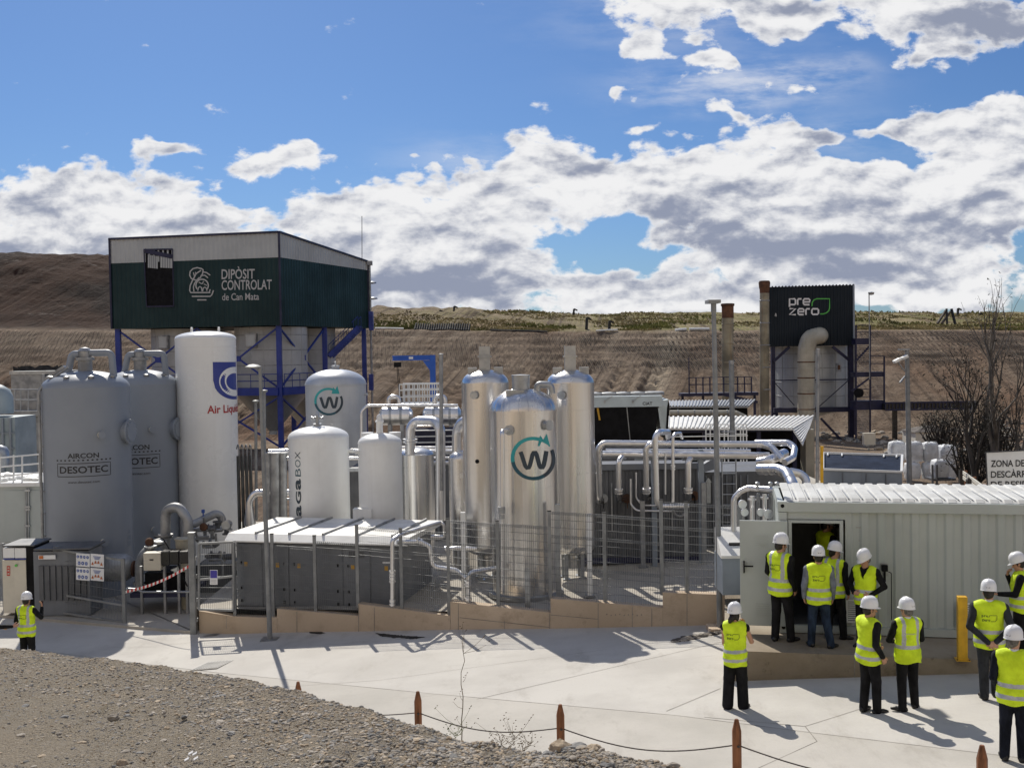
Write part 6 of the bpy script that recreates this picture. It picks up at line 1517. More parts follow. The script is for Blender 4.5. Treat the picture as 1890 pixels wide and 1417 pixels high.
mb = MB(); q0, q1 = P(1489, 900, 53), P(1499, 790, 53); mb.box(P(1487,800,53).x, P(1503,800,53).x, 53, 54, -7, P(1490,800,53).z+.2); mb.build('end_column', M['cream_duct'], t)
# white railings in front of the canopy
t = thing('white_railing', P(1320, 800, 44), 'thin white railing and cage ladder in front of the white canopy', 'railing')
Yr = 44; mb = MB(); za, zc = P(1320,813,Yr).z, P(1320,784,Yr).z; zh = P(1320,791,Yr).z
for px in np.linspace(1102, 1230, 8): x = P(px,800,Yr).x; mb.tube([(x,Yr,za-1),(x,Yr,zh)], .018, 5)
mb.tube([(P(1098,800,Yr).x,Yr,zh),(P(1235,800,Yr).x,Yr,zh)], .022, 5); mb.tube([(P(1235,800,Yr).x,Yr,zh-.3),(P(1380,800,Yr).x,Yr,zh-.3)], .022, 5)
for px in (1303,1311,1320,1328,1337,1344,1358,1367,1372,1378): x = P(px,800,Yr).x; mb.tube([(x,Yr,za-2),(x,Yr,P(px,782+(px % 3)*2,Yr).z)], .026, 5)
for py in (783,792,801): mb.tube([(P(1303,py,Yr).x,Yr,P(1303,py,Yr).z),(P(1344,py,Yr).x,Yr,P(1344,py,Yr).z)], .024, 5); mb.tube([(P(1358,py,Yr).x,Yr,P(1358,py,Yr).z),(P(1378,py,Yr).x,Yr,P(1378,py,Yr).z)], .024, 5)
mb.build('rail', M['white_paint'], t)
# chiller with slanted end and black coil faces
Yc = 40; t = thing('chiller', P(1165, 815, Yc), 'pale grey rooftop chiller with black coil faces behind the right silver column', 'chiller')
a, b = P(1085, 752, Yc), P(1222, 730, Yc); mb = MB(); mb.box(a.x, b.x, Yc-.06, Yc+2.2, a.z, b.z); mb.build('top_frame', M['chiller_grey'], t)
mb = MB(); mb.prism([(a.x,Yc,a.z-.003),(P(1216,752,Yc).x,Yc,a.z-.003),(P(1212,818,Yc).x,Yc+.55,P(1216,822,Yc).z),(a.x,Yc+.55,P(1216,822,Yc).z)], (0,1.4,0)); mb.build('coil_face', M['black'], t)
mb = MB(); mb.prism([P(1213,741,Yc-.05),P(1234,737,Yc-.05),P(1231,752,Yc-.05),P(1229,792,Yc+.3),P(1221,800,Yc+.3)], (0,1.8,0)); mb.build('end_panel', M['chiller_grey'], t)
mb = MB(); mb.prism([P(1233.5,741,Yc-.1),P(1236,745,Yc-.1),P(1232,812,Yc+.3),P(1229,795,Yc+.3)], (0,1.9,0)); mb.build('end_gasket', M['black'], t)
mb = MB(); mb.beam(P(1157,752,Yc-.05), P(1163,812,Yc+.45), .03, .03); mb.build('mullion', M['dull_pipe'], t)
mb = MB(); mb.beam(P(1103,753,Yc-.05), P(1107,775,Yc+.1), .06, .04); mb.build('warning_strip', M['yellow_sign'], t)
fc = lambda px, py: P(px, py, Yc-.066)
px_text('CIAT', 1186, 1204, 741.5, 747.5, .02, 'ink', fc, t)
mb = MB()
for k in range(5): px = 1100+27*k; q = P(px, 729, Yc); mb.lathe((q.x, Yc+1.0, b.z), [(.5,0),(.5,.10),(.45,.12)], 20)
mb.build('fan_guard', M['dull_pipe'], t)
mb = MB()
for px in (1116, 1168): q = P(px, 741, Yc-.07); mb.box(q.x-.03,q.x+.03,q.y-.02,q.y+.005,q.z-.06,q.z+.06); mb.beam(q+Vector((0,-.01,0)), P(px+14,730,Yc-.08), .02, .02)
mb.build('lift_lug', M['galv'], t)
q0, q1 = P(1085,880,Yc+.5), P(1232,822,Yc+.5); mb = MB(); mb.box(q0.x, q1.x, Yc+.3, Yc+2.2, -6.6, q1.z-.02); mb.build('base', M['dark_panel'], t)
# ------------------------------------------------------------------ stair tower and conveyor right of the block
t = thing('stair_tower', P(1600, 825, 92), 'navy steel zigzag stair tower beside the near black block', 'stairs')
Ys = 92
def flight(x0, y0, x1, y1, n, yd):
    mb = MB()
    for k in range(n): py = y0+(y1-y0)*(k+.5)/n; a, b = P(x0,py,yd+.06*k), P(x1,py,yd+.06*k); mb.box(a.x, b.x, yd+.06*k, yd+.06*k+.28, a.z-.02, a.z+.03)
    mb.build('tread', M['navy_steel'], t)
    mb = MB()
    for px in (x0, x1): mb.beam(P(px,y1,yd-.02), P(px,y0,yd+.06*n), .10, .30); mb.beam(P(px,y1-20,yd-.02), P(px,y0-20,yd+.06*n), .05, .05)
    mb.build('stringer', M['navy_steel'], t)
flight(1579,637,1605,686,13,Ys); flight(1607,697,1632,737,11,Ys); flight(1580,758,1606,806,13,Ys); flight(1581,810,1606,830,5,Ys)
mb = MB()
def slab_(x0, x1, y0, y1, Yd, d): a, b = P(x0,y1,Yd), P(x1,y0,Yd); mb = MB(); mb.box(a.x, b.x, Yd, Yd+d, a.z, b.z); mb.build('landing', M['navy_steel'], t)
slab_(1577,1633,686,696,Ys-.1,1.3); slab_(1580,1606,624,636,Ys-.1,1.2); slab_(1578,1634,739,757,Ys-.1,1.4)
mb = MB()
for px, y0, y1 in ((1606,600,830),(1632,657,757),(1580,600,830),(1580,600,640)): mb.beam(P(px,y1,Ys-.12), P(px,y0,Ys-.12), .12, .12)
for x0, x1, ys_ in ((1580,1606,(600,612)),(1606,1632,(657,671)),(1580,1606,(718,732))):
    for y in ys_: mb.beam(P(x0,y,Ys-.15), P(x1,y,Ys-.15), .06, .06)
mb.beam(P(1578,668,Ys-.2), P(1604,640,Ys-.2), .14, .14); mb.beam(P(1572,722,Ys-.2), P(1604,698,Ys-.2), .14, .14); mb.build('frame', M['navy_steel'], t)
mb = MB(); q = P(1585,725,Ys-.3); mb.tube([q-Vector((0,.1,0)), q+Vector((0,.1,0))], .40, 16); mb.build('hose_reel', M['black'], t)
t = thing('conveyor', P(1690, 757, 91), 'dark enclosed conveyor bridge running right from the stair tower across the slope', 'conveyor')
a, b = P(1634,756,91), P(1800,737,91); mb = MB(); mb.box(a.x, b.x, 91, 92.6, a.z, b.z-.25); mb.build('casing', M['black_gloss'], t)
mb = MB(); mb.box(a.x, b.x, 90.9, 91, b.z-.25, b.z-.1); mb.box(a.x, b.x, 90.9, 91, a.z-.1, a.z+.05); 
for k in range(26): x = a.x+(b.x-a.x)*k/25; mb.box(x-.04, x+.04, 90.92, 90.99, a.z, b.z-.2)
mb.build('truss', M['navy_steel'], t)
mb = MB(); q = P(1652,820,91.5); mb.box(q.x-.18, q.x+.18, 91.4, 91.7, GZ2, a.z-.1); mb.build('leg', M['black_gloss'], t)
mb = MB(); q = P(1605,838,80); p = P(1616,799,80); mb.box(P(1595,800,80).x, p.x, 80, 80.5, P(1600,821,80).z, p.z); mb.box(q.x-.08,q.x+.08,80.1,80.3,-8,q.z+.4); mb.build('control_box', M['beige_box'], label='pale box on a stand at the foot of the stair tower', cat='box')
t = thing('windsock_lamp', P(1605, 610, 92), 'thin mast with a small drooping lamp head above the stair tower', 'lamp')
mb = MB(); mb.tube([P(1605,700,91.5), P(1604,539,91.5)], .045, 6); mb.build('pole', M['dull_pipe'], t)
mb = MB(); q = P(1608,541,91.5); mb.lathe(q, [(.02,.12),(.26,.06),(.22,-.12),(.05,-.16)], 12); mb.build('lamp_head', M['galv'], t)
# ------------------------------------------------------------------ raised concrete platform and the white container
Ld = Vector((.981,-.196,0)); Dd_ = Vector((.196,.981,0)); SZ = SLAB_Z
F0 = Vector((3.66,18.93,0))
sl = MB()
def slabp(a, b, z=SZ): return F0+Ld*a+Dd_*b+Vector((0,0,z))
def on_slab(px, py): return on_plane(px, py, SZ, 0, 0)
V = []; na = 40
for b in (0, 4.5, 9): V += [slabp(20*i/na, b) for i in range(na+1)]
n = na+1; sl.add(V, [(j*n+i, j*n+i+1, (j+1)*n+i+1, (j+1)*n+i) for j in range(2) for i in range(na)])
fr_ = [slabp(20*i/na, 0) for i in range(na+1)]; sl.add(fr_+[Vector((p.x, p.y, -6.4)) for p in fr_], [(n+i, n+i+1, i+1, i) for i in range(na)])
e0 = [slabp(0, 0), slabp(0, 4.4)]; sl.add(e0+[Vector((p.x, p.y, -6.4)) for p in e0], [(0,1,3,2)])
t = thing('loading_platform', slabp(3, 0), 'raised weathered concrete platform carrying the white container', 'platform'); sl.build('slab', M['slab_concrete'], t)
mb = MB()
for a in (2.2, 6.6, 7.3): p = slabp(a, -.004, SZ); mb.add([p+Vector((-.008,0,0)), p+Vector((.008,0,0)), p+Vector((.008,0,-.9)), p+Vector((-.008,0,-.9))], [(0,3,2,1)])
mb.build('joint', M['joint'], t)
# container: front left bottom corner at photo (1440,1167)
K0 = on_slab(1438, 1167); KL, KW, KH = 12.19, 2.25, 2.465
def kp(a, b, z=0): return K0+Ld*a+Dd_*b+Vector((0,0,z))
ct = thing('white_container', kp(KL/2, 0), 'long white corrugated shipping container with an open personnel door, on the concrete platform', 'container')
da, db = 1.13*.0+.19, 0
def front_a(px, py=1060): d = ray(px, py); n = Dd_*-1; k = K0.dot(n)/d.dot(n); q = d*k-K0; return q.dot(Ld), q.z
d0, zd1 = front_a(1461, 964); d1, zd0 = front_a(1551, 1160)
CW = M['container_white']
mb = MB(); zc0, zc1 = .16, KH-.20
def fcorr(a0, a1, z0, z1):
    nn = -Dd_; mm = MB(); k = max(1, round((a1-a0)/.29)); s = (a1-a0)/k; pts = []
    for i in range(k):
        for f, h in ((0,0),(.36,0),(.5,-.034),(.86,-.034)): pts.append((a0+s*(i+f), h))
    pts.append((a1, 0)); m = len(pts)
    mb.add([kp(a, .03, z0)+nn*h for a, h in pts]+[kp(a, .03, z1)+nn*h for a, h in pts], [(i, i+1, m+i+1, m+i) for i in range(m-1)])
fcorr(d1+.10, KL-.15, zc0, zc1); fcorr(.16, max(d0-.06, .2), zc0, zc1)
mb.add([kp(d0-.06,.03,zd1+.06), kp(d1+.10,.03,zd1+.06), kp(d1+.10,.03,zc1), kp(d0-.06,.03,zc1)], [(0,1,2,3)])
mb.add([kp(d0-.06,.03,zc0), kp(d1+.10,.03,zc0), kp(d1+.10,.03,zd0), kp(d0-.06,.03,zd0)], [(0,1,2,3)])
# left end, back, inside
mb.add([kp(.03,.03,zc0), kp(.03,KW-.03,zc0), kp(.03,KW-.03,zc1), kp(.03,.03,zc1)], [(0,3,2,1)])
mb.add([kp(0,KW-.03,zc0), kp(KL,KW-.03,zc0), kp(KL,KW-.03,zc1), kp(0,KW-.03,zc1)], [(1,0,3,2)])
mb.add([kp(KL,0,zc0), kp(KL,KW,zc0), kp(KL,KW,zc1), kp(KL,0,zc1)], [(0,1,2,3)])
mb.build('wall', CW, ct)
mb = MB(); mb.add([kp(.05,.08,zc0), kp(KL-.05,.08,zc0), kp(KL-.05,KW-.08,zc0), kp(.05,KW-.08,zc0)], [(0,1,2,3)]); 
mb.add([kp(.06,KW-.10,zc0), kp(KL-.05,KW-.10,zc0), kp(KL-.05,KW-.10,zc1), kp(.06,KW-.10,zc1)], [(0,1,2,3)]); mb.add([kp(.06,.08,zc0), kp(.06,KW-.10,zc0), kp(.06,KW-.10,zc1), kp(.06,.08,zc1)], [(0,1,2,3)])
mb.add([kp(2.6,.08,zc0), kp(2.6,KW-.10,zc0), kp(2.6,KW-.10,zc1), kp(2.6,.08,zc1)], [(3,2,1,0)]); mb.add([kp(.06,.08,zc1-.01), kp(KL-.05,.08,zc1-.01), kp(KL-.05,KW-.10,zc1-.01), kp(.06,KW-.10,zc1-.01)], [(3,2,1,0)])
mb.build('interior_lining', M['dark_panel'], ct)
mb = MB()
def kbox(a0, a1, b0, b1, z0, z1): mb.obox(kp((a0+a1)/2, (b0+b1)/2, (z0+z1)/2), Ld*(a1-a0)/2, Dd_*(b1-b0)/2, (0,0,(z1-z0)/2))
kbox(.16, KL-.16, -.025, .06, zc1+.003, KH-.02); kbox(.16, KL-.16, -.02, .06, .02, zc0-.003); kbox(.16, KL-.16, KW-.06, KW, zc1, KH-.02); kbox(0, .10, .17, KW-.17, zc1+.003, KH-.02); kbox(0,.10,.17,KW-.17,.02,zc0-.003)
kbox(.003, .155, -.015, .15, .18, KH-.21); kbox(.003, .155, KW-.15, KW-.003, .18, KH-.21)
mb.build('frame', CW, ct)
for a in (0, KL-.16):
    for b in (-.03, KW-.14):
        for z in (0, KH-.20):
            mb = MB(); kbox(a-.01, a+.165, b, b+.17, z, z+.19); o = mb.build('corner_casting', CW, ct, bevel=.012)
            mb = MB(); q = kp(a+.08, b-.001, z+.11); mb.tube([q, q-Dd_*.004], .035, 12); q = kp(a+.08,b-.001,z+.05); mb.build('casting_hole', M['black'], o)
# ribbed roof, pale ribs running across
mb = MB(); k = 50; pts = []
for i in range(k):
    for f, h in ((0,0),(.08,.022),(.62,.022),(.70,0)): pts.append((.12+(KL-.24)*(i+f)/k, h))
pts.append((KL-.12, 0)); m = len(pts)
mb.add([kp(a,.05,KH-.015+h*.2) for a, h in pts]+[kp(a,.16,KH+h+.02) for a, h in pts]+[kp(a,KW-.05,KH+h+.05) for a, h in pts], [(j*m+i, j*m+i+1, (j+1)*m+i+1, (j+1)*m+i) for j in range(2) for i in range(m-1)]); mb.build('roof', M['container_roof'], ct)
mb = MB()
for i in range(k): a = .12+(KL-.24)*(i+.85)/k; mb.obox(kp(a, KW/2, KH+.032), Ld*.012, Dd_*(KW/2-.15), (0,0,.006))
mb.build('roof_seam', M['dull_pipe'], ct)
# door frame, leaf, louvres, detector
mb = MB(); kbox(d0-.06, d0, -.03, .08, zd0-.02, zd1+.05); kbox(d1, d1+.06, -.03, .08, zd0-.02, zd1+.05); kbox(d0, d1, -.03, .08, zd1, zd1+.05); kbox(d0, d1, -.03, .10, zd0-.06, zd0); mb.build('door_frame', CW, ct)
la, zl1 = front_a(1453, 963); lb, _ = front_a(1366, 1060); lw = la-lb
mb = MB(); kbox(lb, la, -.085, -.035, zd0+.03, zd1+.04); leaf_ = mb.build('door_leaf', CW, ct, bevel=.006)
mb = MB(); kbox(lb+.06, lb+.085, -.14, -.088, zd0+1.02, zd0+1.24); kbox(lb+.06, lb+.24, -.16, -.14, zd0+1.14, zd0+1.165); mb.build('handle', M['black'], leaf_)
for z in (zd1-.45, zd0+.22):
    for a in (lb+.28, lb+.62):
        mb = MB()
        for q in range(6): kbox(a, a+.24, -.094, -.086, z+q*.042, z+q*.042+.016)
        mb.build('vent_slots', CW, leaf_)
mb = MB(); kbox(lb+.62, lb+.74, -.094, -.087, zd1-.78, zd1-.77); mb.build('mark', M['joint'], leaf_)
for x0_, x1_, y0_, y1_ in ((1561,1587,1105,1148),(1765,1794,1111,1156)):
    a0, z1_ = front_a(x0_, y0_); a1, z0_ = front_a(x1_, y1_)
    mb = MB(); kbox(a0, a1, -.05, -.02, z0_, z0_+.03); kbox(a0, a1, -.05, -.02, z1_-.03, z1_); kbox(a0, a0+.03, -.05, -.02, z0_+.03, z1_-.03); kbox(a1-.03, a1, -.05, -.02, z0_+.03, z1_-.03)
    lv = mb.build('louvre_frame', M['white_paint'], ct)
    mb = MB(); kbox(a0+.03, a1-.03, -.022, -.012, z0_+.03, z1_-.03); mb.build('louvre_back', M['cabinet_grey'], lv)
    mb = MB()
    for q in range(9): z = z0_+.05+(z1_-z0_-.08)*q/9; mb.obox(kp((a0+a1)/2,-.036,z+.012), Ld*((a1-a0)/2-.032), Dd_*.010+Vector((0,0,.008)), Dd_*-.001+Vector((0,0,.002)))
    mb.build('slats', M['white_paint'], lv)
a0, z1_ = front_a(1626, 1041); a1, z0_ = front_a(1637, 1052); mb = MB(); kbox(a0, a1, -.12, -.02, z0_, z1_); q = kp((a0+a1)/2, -.08, z0_); mb.tube([q, q-Vector((0,0,.19))], .022, 8); dt = mb.build('gas_detector', M['black'], ct)
mb = MB(); kbox(a0-.02, a1+.02, -.03, -.012, z0_-.10, z1_+.02); mb.build('back_plate', M['dull_pipe'], dt)
mb = MB(); q = kp(a1+.02,-.03,z0_-.02); mb.tube(fillet([q, q+Ld*.05+Vector((0,0,-.02)), q+Ld*.05+Vector((0,0,-.4)), kp(a1+.07,-.03,zd0+.2)], .03), .008, 5); mb.build('cable', M['black'], dt)
for px, py, w in ((1584,973,.09),(1586,997,.03)): a0, z = front_a(px, py); mb = MB(); kbox(a0-w/2, a0+w/2, -.014, -.008, z-.006, z+.006); mb.build('mark', M['joint'], ct)
mb = MB(); kbox(.9, 1.0, 1.9, 2.0, zc0, zc1-.02); kbox(.4,.5,1.6,1.7,zc0+1.7,zc1-.02); kbox(1.2,2.4,1.9,2.3,zc0,zc0+1.5); mb.build('inside_equipment', M['cream_duct'], ct)
# yellow bollard
q = on_slab(1776, 1217); t = thing('bollard', q, 'square yellow steel bollard standing on the platform edge before the container', 'bollard'); mb = MB(); h = P(1776,1100,q.y).z; mb.obox((q.x,q.y,(q.z+h)/2), Ld*.075, Dd_*.075, (0,0,(h-q.z)/2)); mb.build('shaft', M['yellow_post'], t, bevel=.006)
mb = MB(); mb.obox(q+Vector((0,0,.008)), Ld*.11, Dd_*.11, (0,0,.008)); 
mb.build('base_plate', M['yellow_post'], t)
mb = MB()
for sx_ in (-1,1): mb.tube([q+Ld*.093*sx_-Dd_*.09+Vector((0,0,.016)), q+Ld*.093*sx_-Dd_*.09+Vector((0,0,.03))], .012, 6)
mb.build('bolts', M['rust'], t)
# ------------------------------------------------------------------ lamp posts
def street_lamp(px0, yb, px1, yt, Y, label, head, r=.075):
    a, b = P(px0, yb, Y), P(px1, yt, Y); a.z = street_z(a.x, a.y) if Y < 27 else a.z; t = thing('lamp_post', a, label, 'lamp post')
    mb = MB(); mb.tube([a, a.lerp(b,.5), b], [r, r*.88, r*.72], 14); mb.build('pole', M['galv_post'], t)
    mb = MB(); mb.box(a.x-.2, a.x+.2, a.y-.2, a.y+.2, a.z-.02, a.z+.02); mb.build('base_plate', M['dull_pipe'], t)
    mb = MB()
    if head == 'disc':
        c = b+Vector((-.16,0,.02)); mb.lathe(c, [(.05,-.04),(.19,-.03),(.20,.0),(.10,.05),(.01,.06)], 20); mb.tube([b-Vector((0,0,.08)), b+Vector((0,0,.03))], r, 10)
    else:
        mb.box(b.x-.13, b.x+.13, b.y-.14, b.y+.30, b.z-.02, b.z+.05); mb.tube([b-Vector((0,0,.2)), b], r*.9, 10)
    mb.build('lamp_head', M['galv_post'], t); return t
street_lamp(498,1165,480,678,25.85,'grey lamp post with a flat disc head standing before the grey cabinet','disc',.06)
street_lamp(1329,1164,1317,558,22.85,'tallest grey lamp post with a flat square head beside the white container','flat',.064)
a = P(1329, 1160, 22.9); mb = MB(); mb.box(a.x-.26, a.x+.26, a.y-.26, a.y+.26, street_z(a.x,a.y)-.2, street_z(a.x,a.y)+.07); mb.build('lamp_plinth', M['wall_concrete'], label='small concrete plinth under the tallest lamp post', cat='plinth', bevel=.02)
for (px, yt, lb, Yl) in ((489,722,'low mushroom lamp on a thin pole left of the lettered tank, lower of two',32.5),(473,741,'shortest mushroom lamp on a thin pole near the vaporiser tubes',33)):
    a, b = P(px, 960, Yl), P(px-1, yt, Yl); t = thing('yard_lamp', a, lb, 'lamp', 'mushroom lamps in the yard'); mb = MB(); mb.tube([a, b], .045, 8); mb.build('pole', M['galv_post'], t); mb = MB(); mb.lathe(b, [(.04,-.05),(.10,0),(.10,.03),(.01,.05)], 14); mb.build('lamp_head', M['galv_post'], t)
Yl = 46; a, b = P(1679, 900, Yl), P(1674, 645, Yl); a.z = -6.8; t = thing('floodlight_post', a, 'grey post with floodlights and a camera arm behind the white container', 'lamp post')
mb = MB(); mb.tube([a, b], [.12,.085], 12); mb.build('pole', M['galv_post'], t)
for px, py, px2, py2 in ((1650,668,1661,662),(1664,662,1674,657)): mb = MB(); p, q = P(px,py,Yl-.3), P(px2,py2,Yl-.3); mb.beam(p, q, .34, .10); mb.build('floodlight', M['roof_white'], t)
mb = MB(); mb.tube([P(1656,666,Yl-.2), P(1666,681,Yl), P(1675,688,Yl)], .03, 6); mb.tube([P(1661,706,Yl-.4), P(1670,695,Yl), P(1676,700,Yl)], .045, 6); mb.box(b.x-.35, b.x+.1, Yl-.1, Yl+.1, b.z-.03, b.z+.04); mb.build('arm', M['dull_pipe'], t)
mb = MB(); a, b = P(1517,905,38), P(1517,826,38); mb.tube([a, b], .055, 12); mb.lathe(b, [(.065,0),(.065,.05),(.01,.06)], 12); mb.build('yellow_pole', M['yellow_post'], label='thin yellow pole rising behind the white container roof', cat='pole')
# ------------------------------------------------------------------ blue grey open box behind the container
Yb = 42; bx = [P(1519,838,Yb+2.6), P(1665,842,Yb+2.2), P(1664,873,Yb), P(1519,868,Yb+.3)]
t = thing('open_skip', (bx[0]+bx[2])/2+Vector((0,0,-2)), 'blue grey open top skip with a pale rim and dark blue inside, behind the container', 'skip')
mb = MB(); dn = Vector((0,0,-1.6)); mb.add([bx[3],bx[2],bx[2]+dn,bx[3]+dn, bx[1]+dn, bx[1], bx[0], bx[0]+dn], [(3,2,1,0),(2,4,5,1),(4,7,6,5),(7,3,0,6),(7,4,2,3)]); mb.build('body', M['bluegrey'], t)
mb = MB(); up = Vector((0,0,.02)); mb.add([bx[3]+up, bx[2]+up, bx[1]+up, bx[0]+up], [(0,1,2,3)]); mb.build('cover', M['skip_inside_blue'], t)  # flat sheet painted dark, standing in for the skip's inside
mb = MB()
for p, q in ((bx[3],bx[2]),(bx[2],bx[1]),(bx[1],bx[0]),(bx[0],bx[3])): mb.beam(p+up*2.5, q+up*2.5, .09, .08)
mb.build('rim', M['white_paint'], t)
mb = MB()
for f_ in (.06,.24,.77,.93): p = bx[0].lerp(bx[1], f_)+up*3; mb.beam(p, p.lerp(bx[3].lerp(bx[2], f_), .18)+up, .06, .04)
mb.build('bracket', M['white_paint'], t)
mb = MB()
for f_ in (.25,.55,.8): p = bx[3].lerp(bx[2], f_)+Vector((0,-.02,0)); mb.beam(p-Vector((0,0,.06)), p+dn, .03, .03)
mb.build('panel_joint', M['cabinet_grey'], t)
# ------------------------------------------------------------------ white bulk bags
def bag(x0, x1, y0, y1, Y, seed, label):
    a, b = P(x0, y1, Y), P(x1, y0, Y); w, h = (b.x-a.x), (b.z-a.z); c = Vector(((a.x+b.x)/2, Y, a.z)); mb = MB(); N = 14; prs = []
    V = []; seg = 28; rows = 12
    for j in range(rows+1):
        v = j/rows; bul = .86+.14*math.sin(math.pi*min(1, v*1.06))
        if v > .93: bul *= .86 
        if j == rows: bul = .35
        for k in range(seg):
            th = 2*math.pi*k/seg; cx_, sy_ = math.cos(th), math.sin(th); e = .45
            x = math.copysign(abs(cx_)**e, cx_); y = math.copysign(abs(sy_)**e, sy_); jt = 1+.05*fbm(x*1.5+seed, y*1.5, v*3)
            V.append((c.x+x*w/2*bul*jt, c.y+y*w/2*bul*jt, c.z+h*v+.03*fbm(x+seed, y, 4)*(v > .8)))
    mb.add(V, [(j*seg+k, j*seg+(k+1) % seg, (j+1)*seg+(k+1) % seg, (j+1)*seg+k) for j in range(rows) for k in range(seg)]+[tuple(rows*seg+k for k in range(seg))], 0, True)
    t = thing('bulk_bag', c, label, 'bag', 'white bulk bags stacked behind the container'); mb.build('sack', M['bag_white'], t)
    mb = MB()
    for sx_ in (-1, 1): mb.tube(fillet([(c.x+sx_*w*.34, c.y-w*.40, c.z+h*.9), (c.x+sx_*w*.30, c.y-w*.36, c.z+h*1.03), (c.x+sx_*w*.1, c.y-w*.3, c.z+h*1.02)], .1), .022, 5)
    mb.build('lifting_loop', M['roof_white'], t)
Yg = 55
for i, (x0, x1, y0, y1, yd, lb) in enumerate(((1641,1669,813,849,57,'leftmost white bulk bag of the upper row, leaning left'),(1673,1701,814,851,55,'second white bulk bag of the upper row, behind the floodlight post'),(1702,1730,815,851,55,'third white bulk bag of the upper row'),(1732,1764,820,852,55.6,'rightmost white bulk bag of the upper row beside the dark tree'),
      (1670,1697,852,883,54.8,'lower white bulk bag behind the floodlight post'),(1702,1722,852,883,54.8,'lower white bulk bag half hidden by the single bag in front'),(1744,1763,853,882,55.2,'lower white bulk bag at the right end of the stack'),(1720,1749,847,880,51,'single white bulk bag standing in front of the stack on a dark pallet'))): bag(x0, x1, y0, y1, yd, i*3.7, lb)
q = P(1733, 884, 51); t = thing('pallet', q, 'dark pallet frame under the single white bulk bag', 'pallet')
mb = MB(); mb.box(q.x-.5, q.x+.6, 50.5, 51.5, q.z-.02, q.z+.08)
for dx in (-.55,-.35): mb.box(q.x+dx, q.x+dx+.07, 50.4, 50.5, q.z-.35, q.z+.75)
mb.build('frame', M['dark_panel'], t)
# hut
Yh = 74; a, b = P(1690, 835, Yh), P(1741, 797, Yh); t = thing('hut', ((a.x+b.x)/2, Yh, -7.6), 'small cream hut with a dark hipped roof behind the bulk bags', 'hut'); mb = MB(); mb.box(a.x, b.x, Yh, Yh+2.5, -8, b.z); mb.build('wall', M['hut_cream'], t)
ap = P(1716, 784, Yh+1.2); mb = MB(); e = .12; q = [(a.x-e,Yh-e,b.z+.003),(b.x+e,Yh-e,b.z+.003),(b.x+e,Yh+2.6,b.z+.003),(a.x-e,Yh+2.6,b.z+.003),(ap.x-.2,Yh+1.2,ap.z),(ap.x+.2,Yh+1.2,ap.z)]; mb.add(q, [(0,1,5,4),(2,3,4,5),(1,2,5),(3,0,4),(3,2,1,0)]); mb.build('roof', M['hut_roof'], t)
mb = MB(); w0, w1 = P(1716,815,Yh), P(1729,809,Yh); mb.box(w0.x, w1.x, Yh-.02, Yh-.003, w0.z, w1.z); mb.build('window', M['black_gloss'], t)
# zone sign: white board with dark lettering, running out of the picture
Ysn = 26.0; c = [P(1819,834.5,Ysn), P(1990,826,Ysn), P(1824,935,Ysn), P(1993,930,Ysn)]
t = thing('zone_sign', P(1850,960,Ysn), 'large white board with black capital lettering above the container roof at right', 'sign')
mb = MB(); mb.prism([c[0],c[1],c[3],c[2]], (0,.03,0)); mb.build('board', M['sign_white'], t, bevel=.01)
mb = MB(); 
for p, q in ((0,1),(0,2),(1,3),(2,3)): mb.beam(c[p]+Vector((0,-.012,0)), c[q]+Vector((0,-.012,0)), .022, .022)
mb.build('border', M['ink'], t)
fs = lambda px, py: P(px, py, Ysn-.012)
def left_text(txt, x0, yc, hgt, full_w, mat, parent):
    v, f = fit_text(txt, full_w, hgt, .015); mb = MB(); mb.add([fs(x0+full_w/2+p[0], yc-p[1]-.02*(p[0]+full_w/2)) for p in v], f); mb.build('lettering', M[mat], parent)
left_text('ZONA DE', 1829, 855.5, 12.5, 62, 'ink', t); left_text('DESCÀRREGA', 1829, 874.0, 15.5, 96, 'ink', t); left_text('DE RESIDUS', 1829, 894.5, 12.5, 90, 'ink', t)
mb = MB()
for px in (1835, 1975): q = P(px, 930, Ysn+.06); mb.box(q.x-.03, q.x+.03, Ysn+.04, Ysn+.10, -5.9, q.z+1.1)
mb.build('sign_post', M['galv'], t)
# guard rail with wooden stakes
mb = MB(); a, b = P(1778,872,44), P(1822,905,36.5); t = thing('guard_rail', b, 'pale timber guard rail slanting down behind the white board', 'guard rail')
for dz in (0, -.20): mb.beam(a+Vector((0,0,dz)), b+Vector((0,0,dz)), .05, .14)
mb.build('rail', M['hut_cream'], t)
mb = MB()
for f_ in (.05,.45,.85): q = a.lerp(b, f_)+Vector((.1,.1,0)); mb.box(q.x-.05, q.x+.05, q.y-.05, q.y+.05, -6.8, q.z+.1)
mb.build('stake', M['wood_post'], t)
for k, (px, y0, Yk, lb) in enumerate(((1774,868,45,'dark square stake left of the pale guard rail'),(1788,885,40,'short dark stake in front of the pale guard rail'),(1797,862,47,'weathered stake behind the pale guard rail'))):
    a, b = P(px, 905, Yk), P(px, y0, Yk); mb = MB(); mb.box(a.x-.08, a.x+.08, Yk-.08, Yk+.08, a.z-.4, b.z); mb.prism([(a.x-.08,Yk-.08,b.z),(a.x+.08,Yk-.08,b.z),(a.x,Yk,b.z+.10)], (0,.01,0)); mb.build('stake', M['bark_dark'], label=lb, cat='stake', group='stakes by the guard rail')
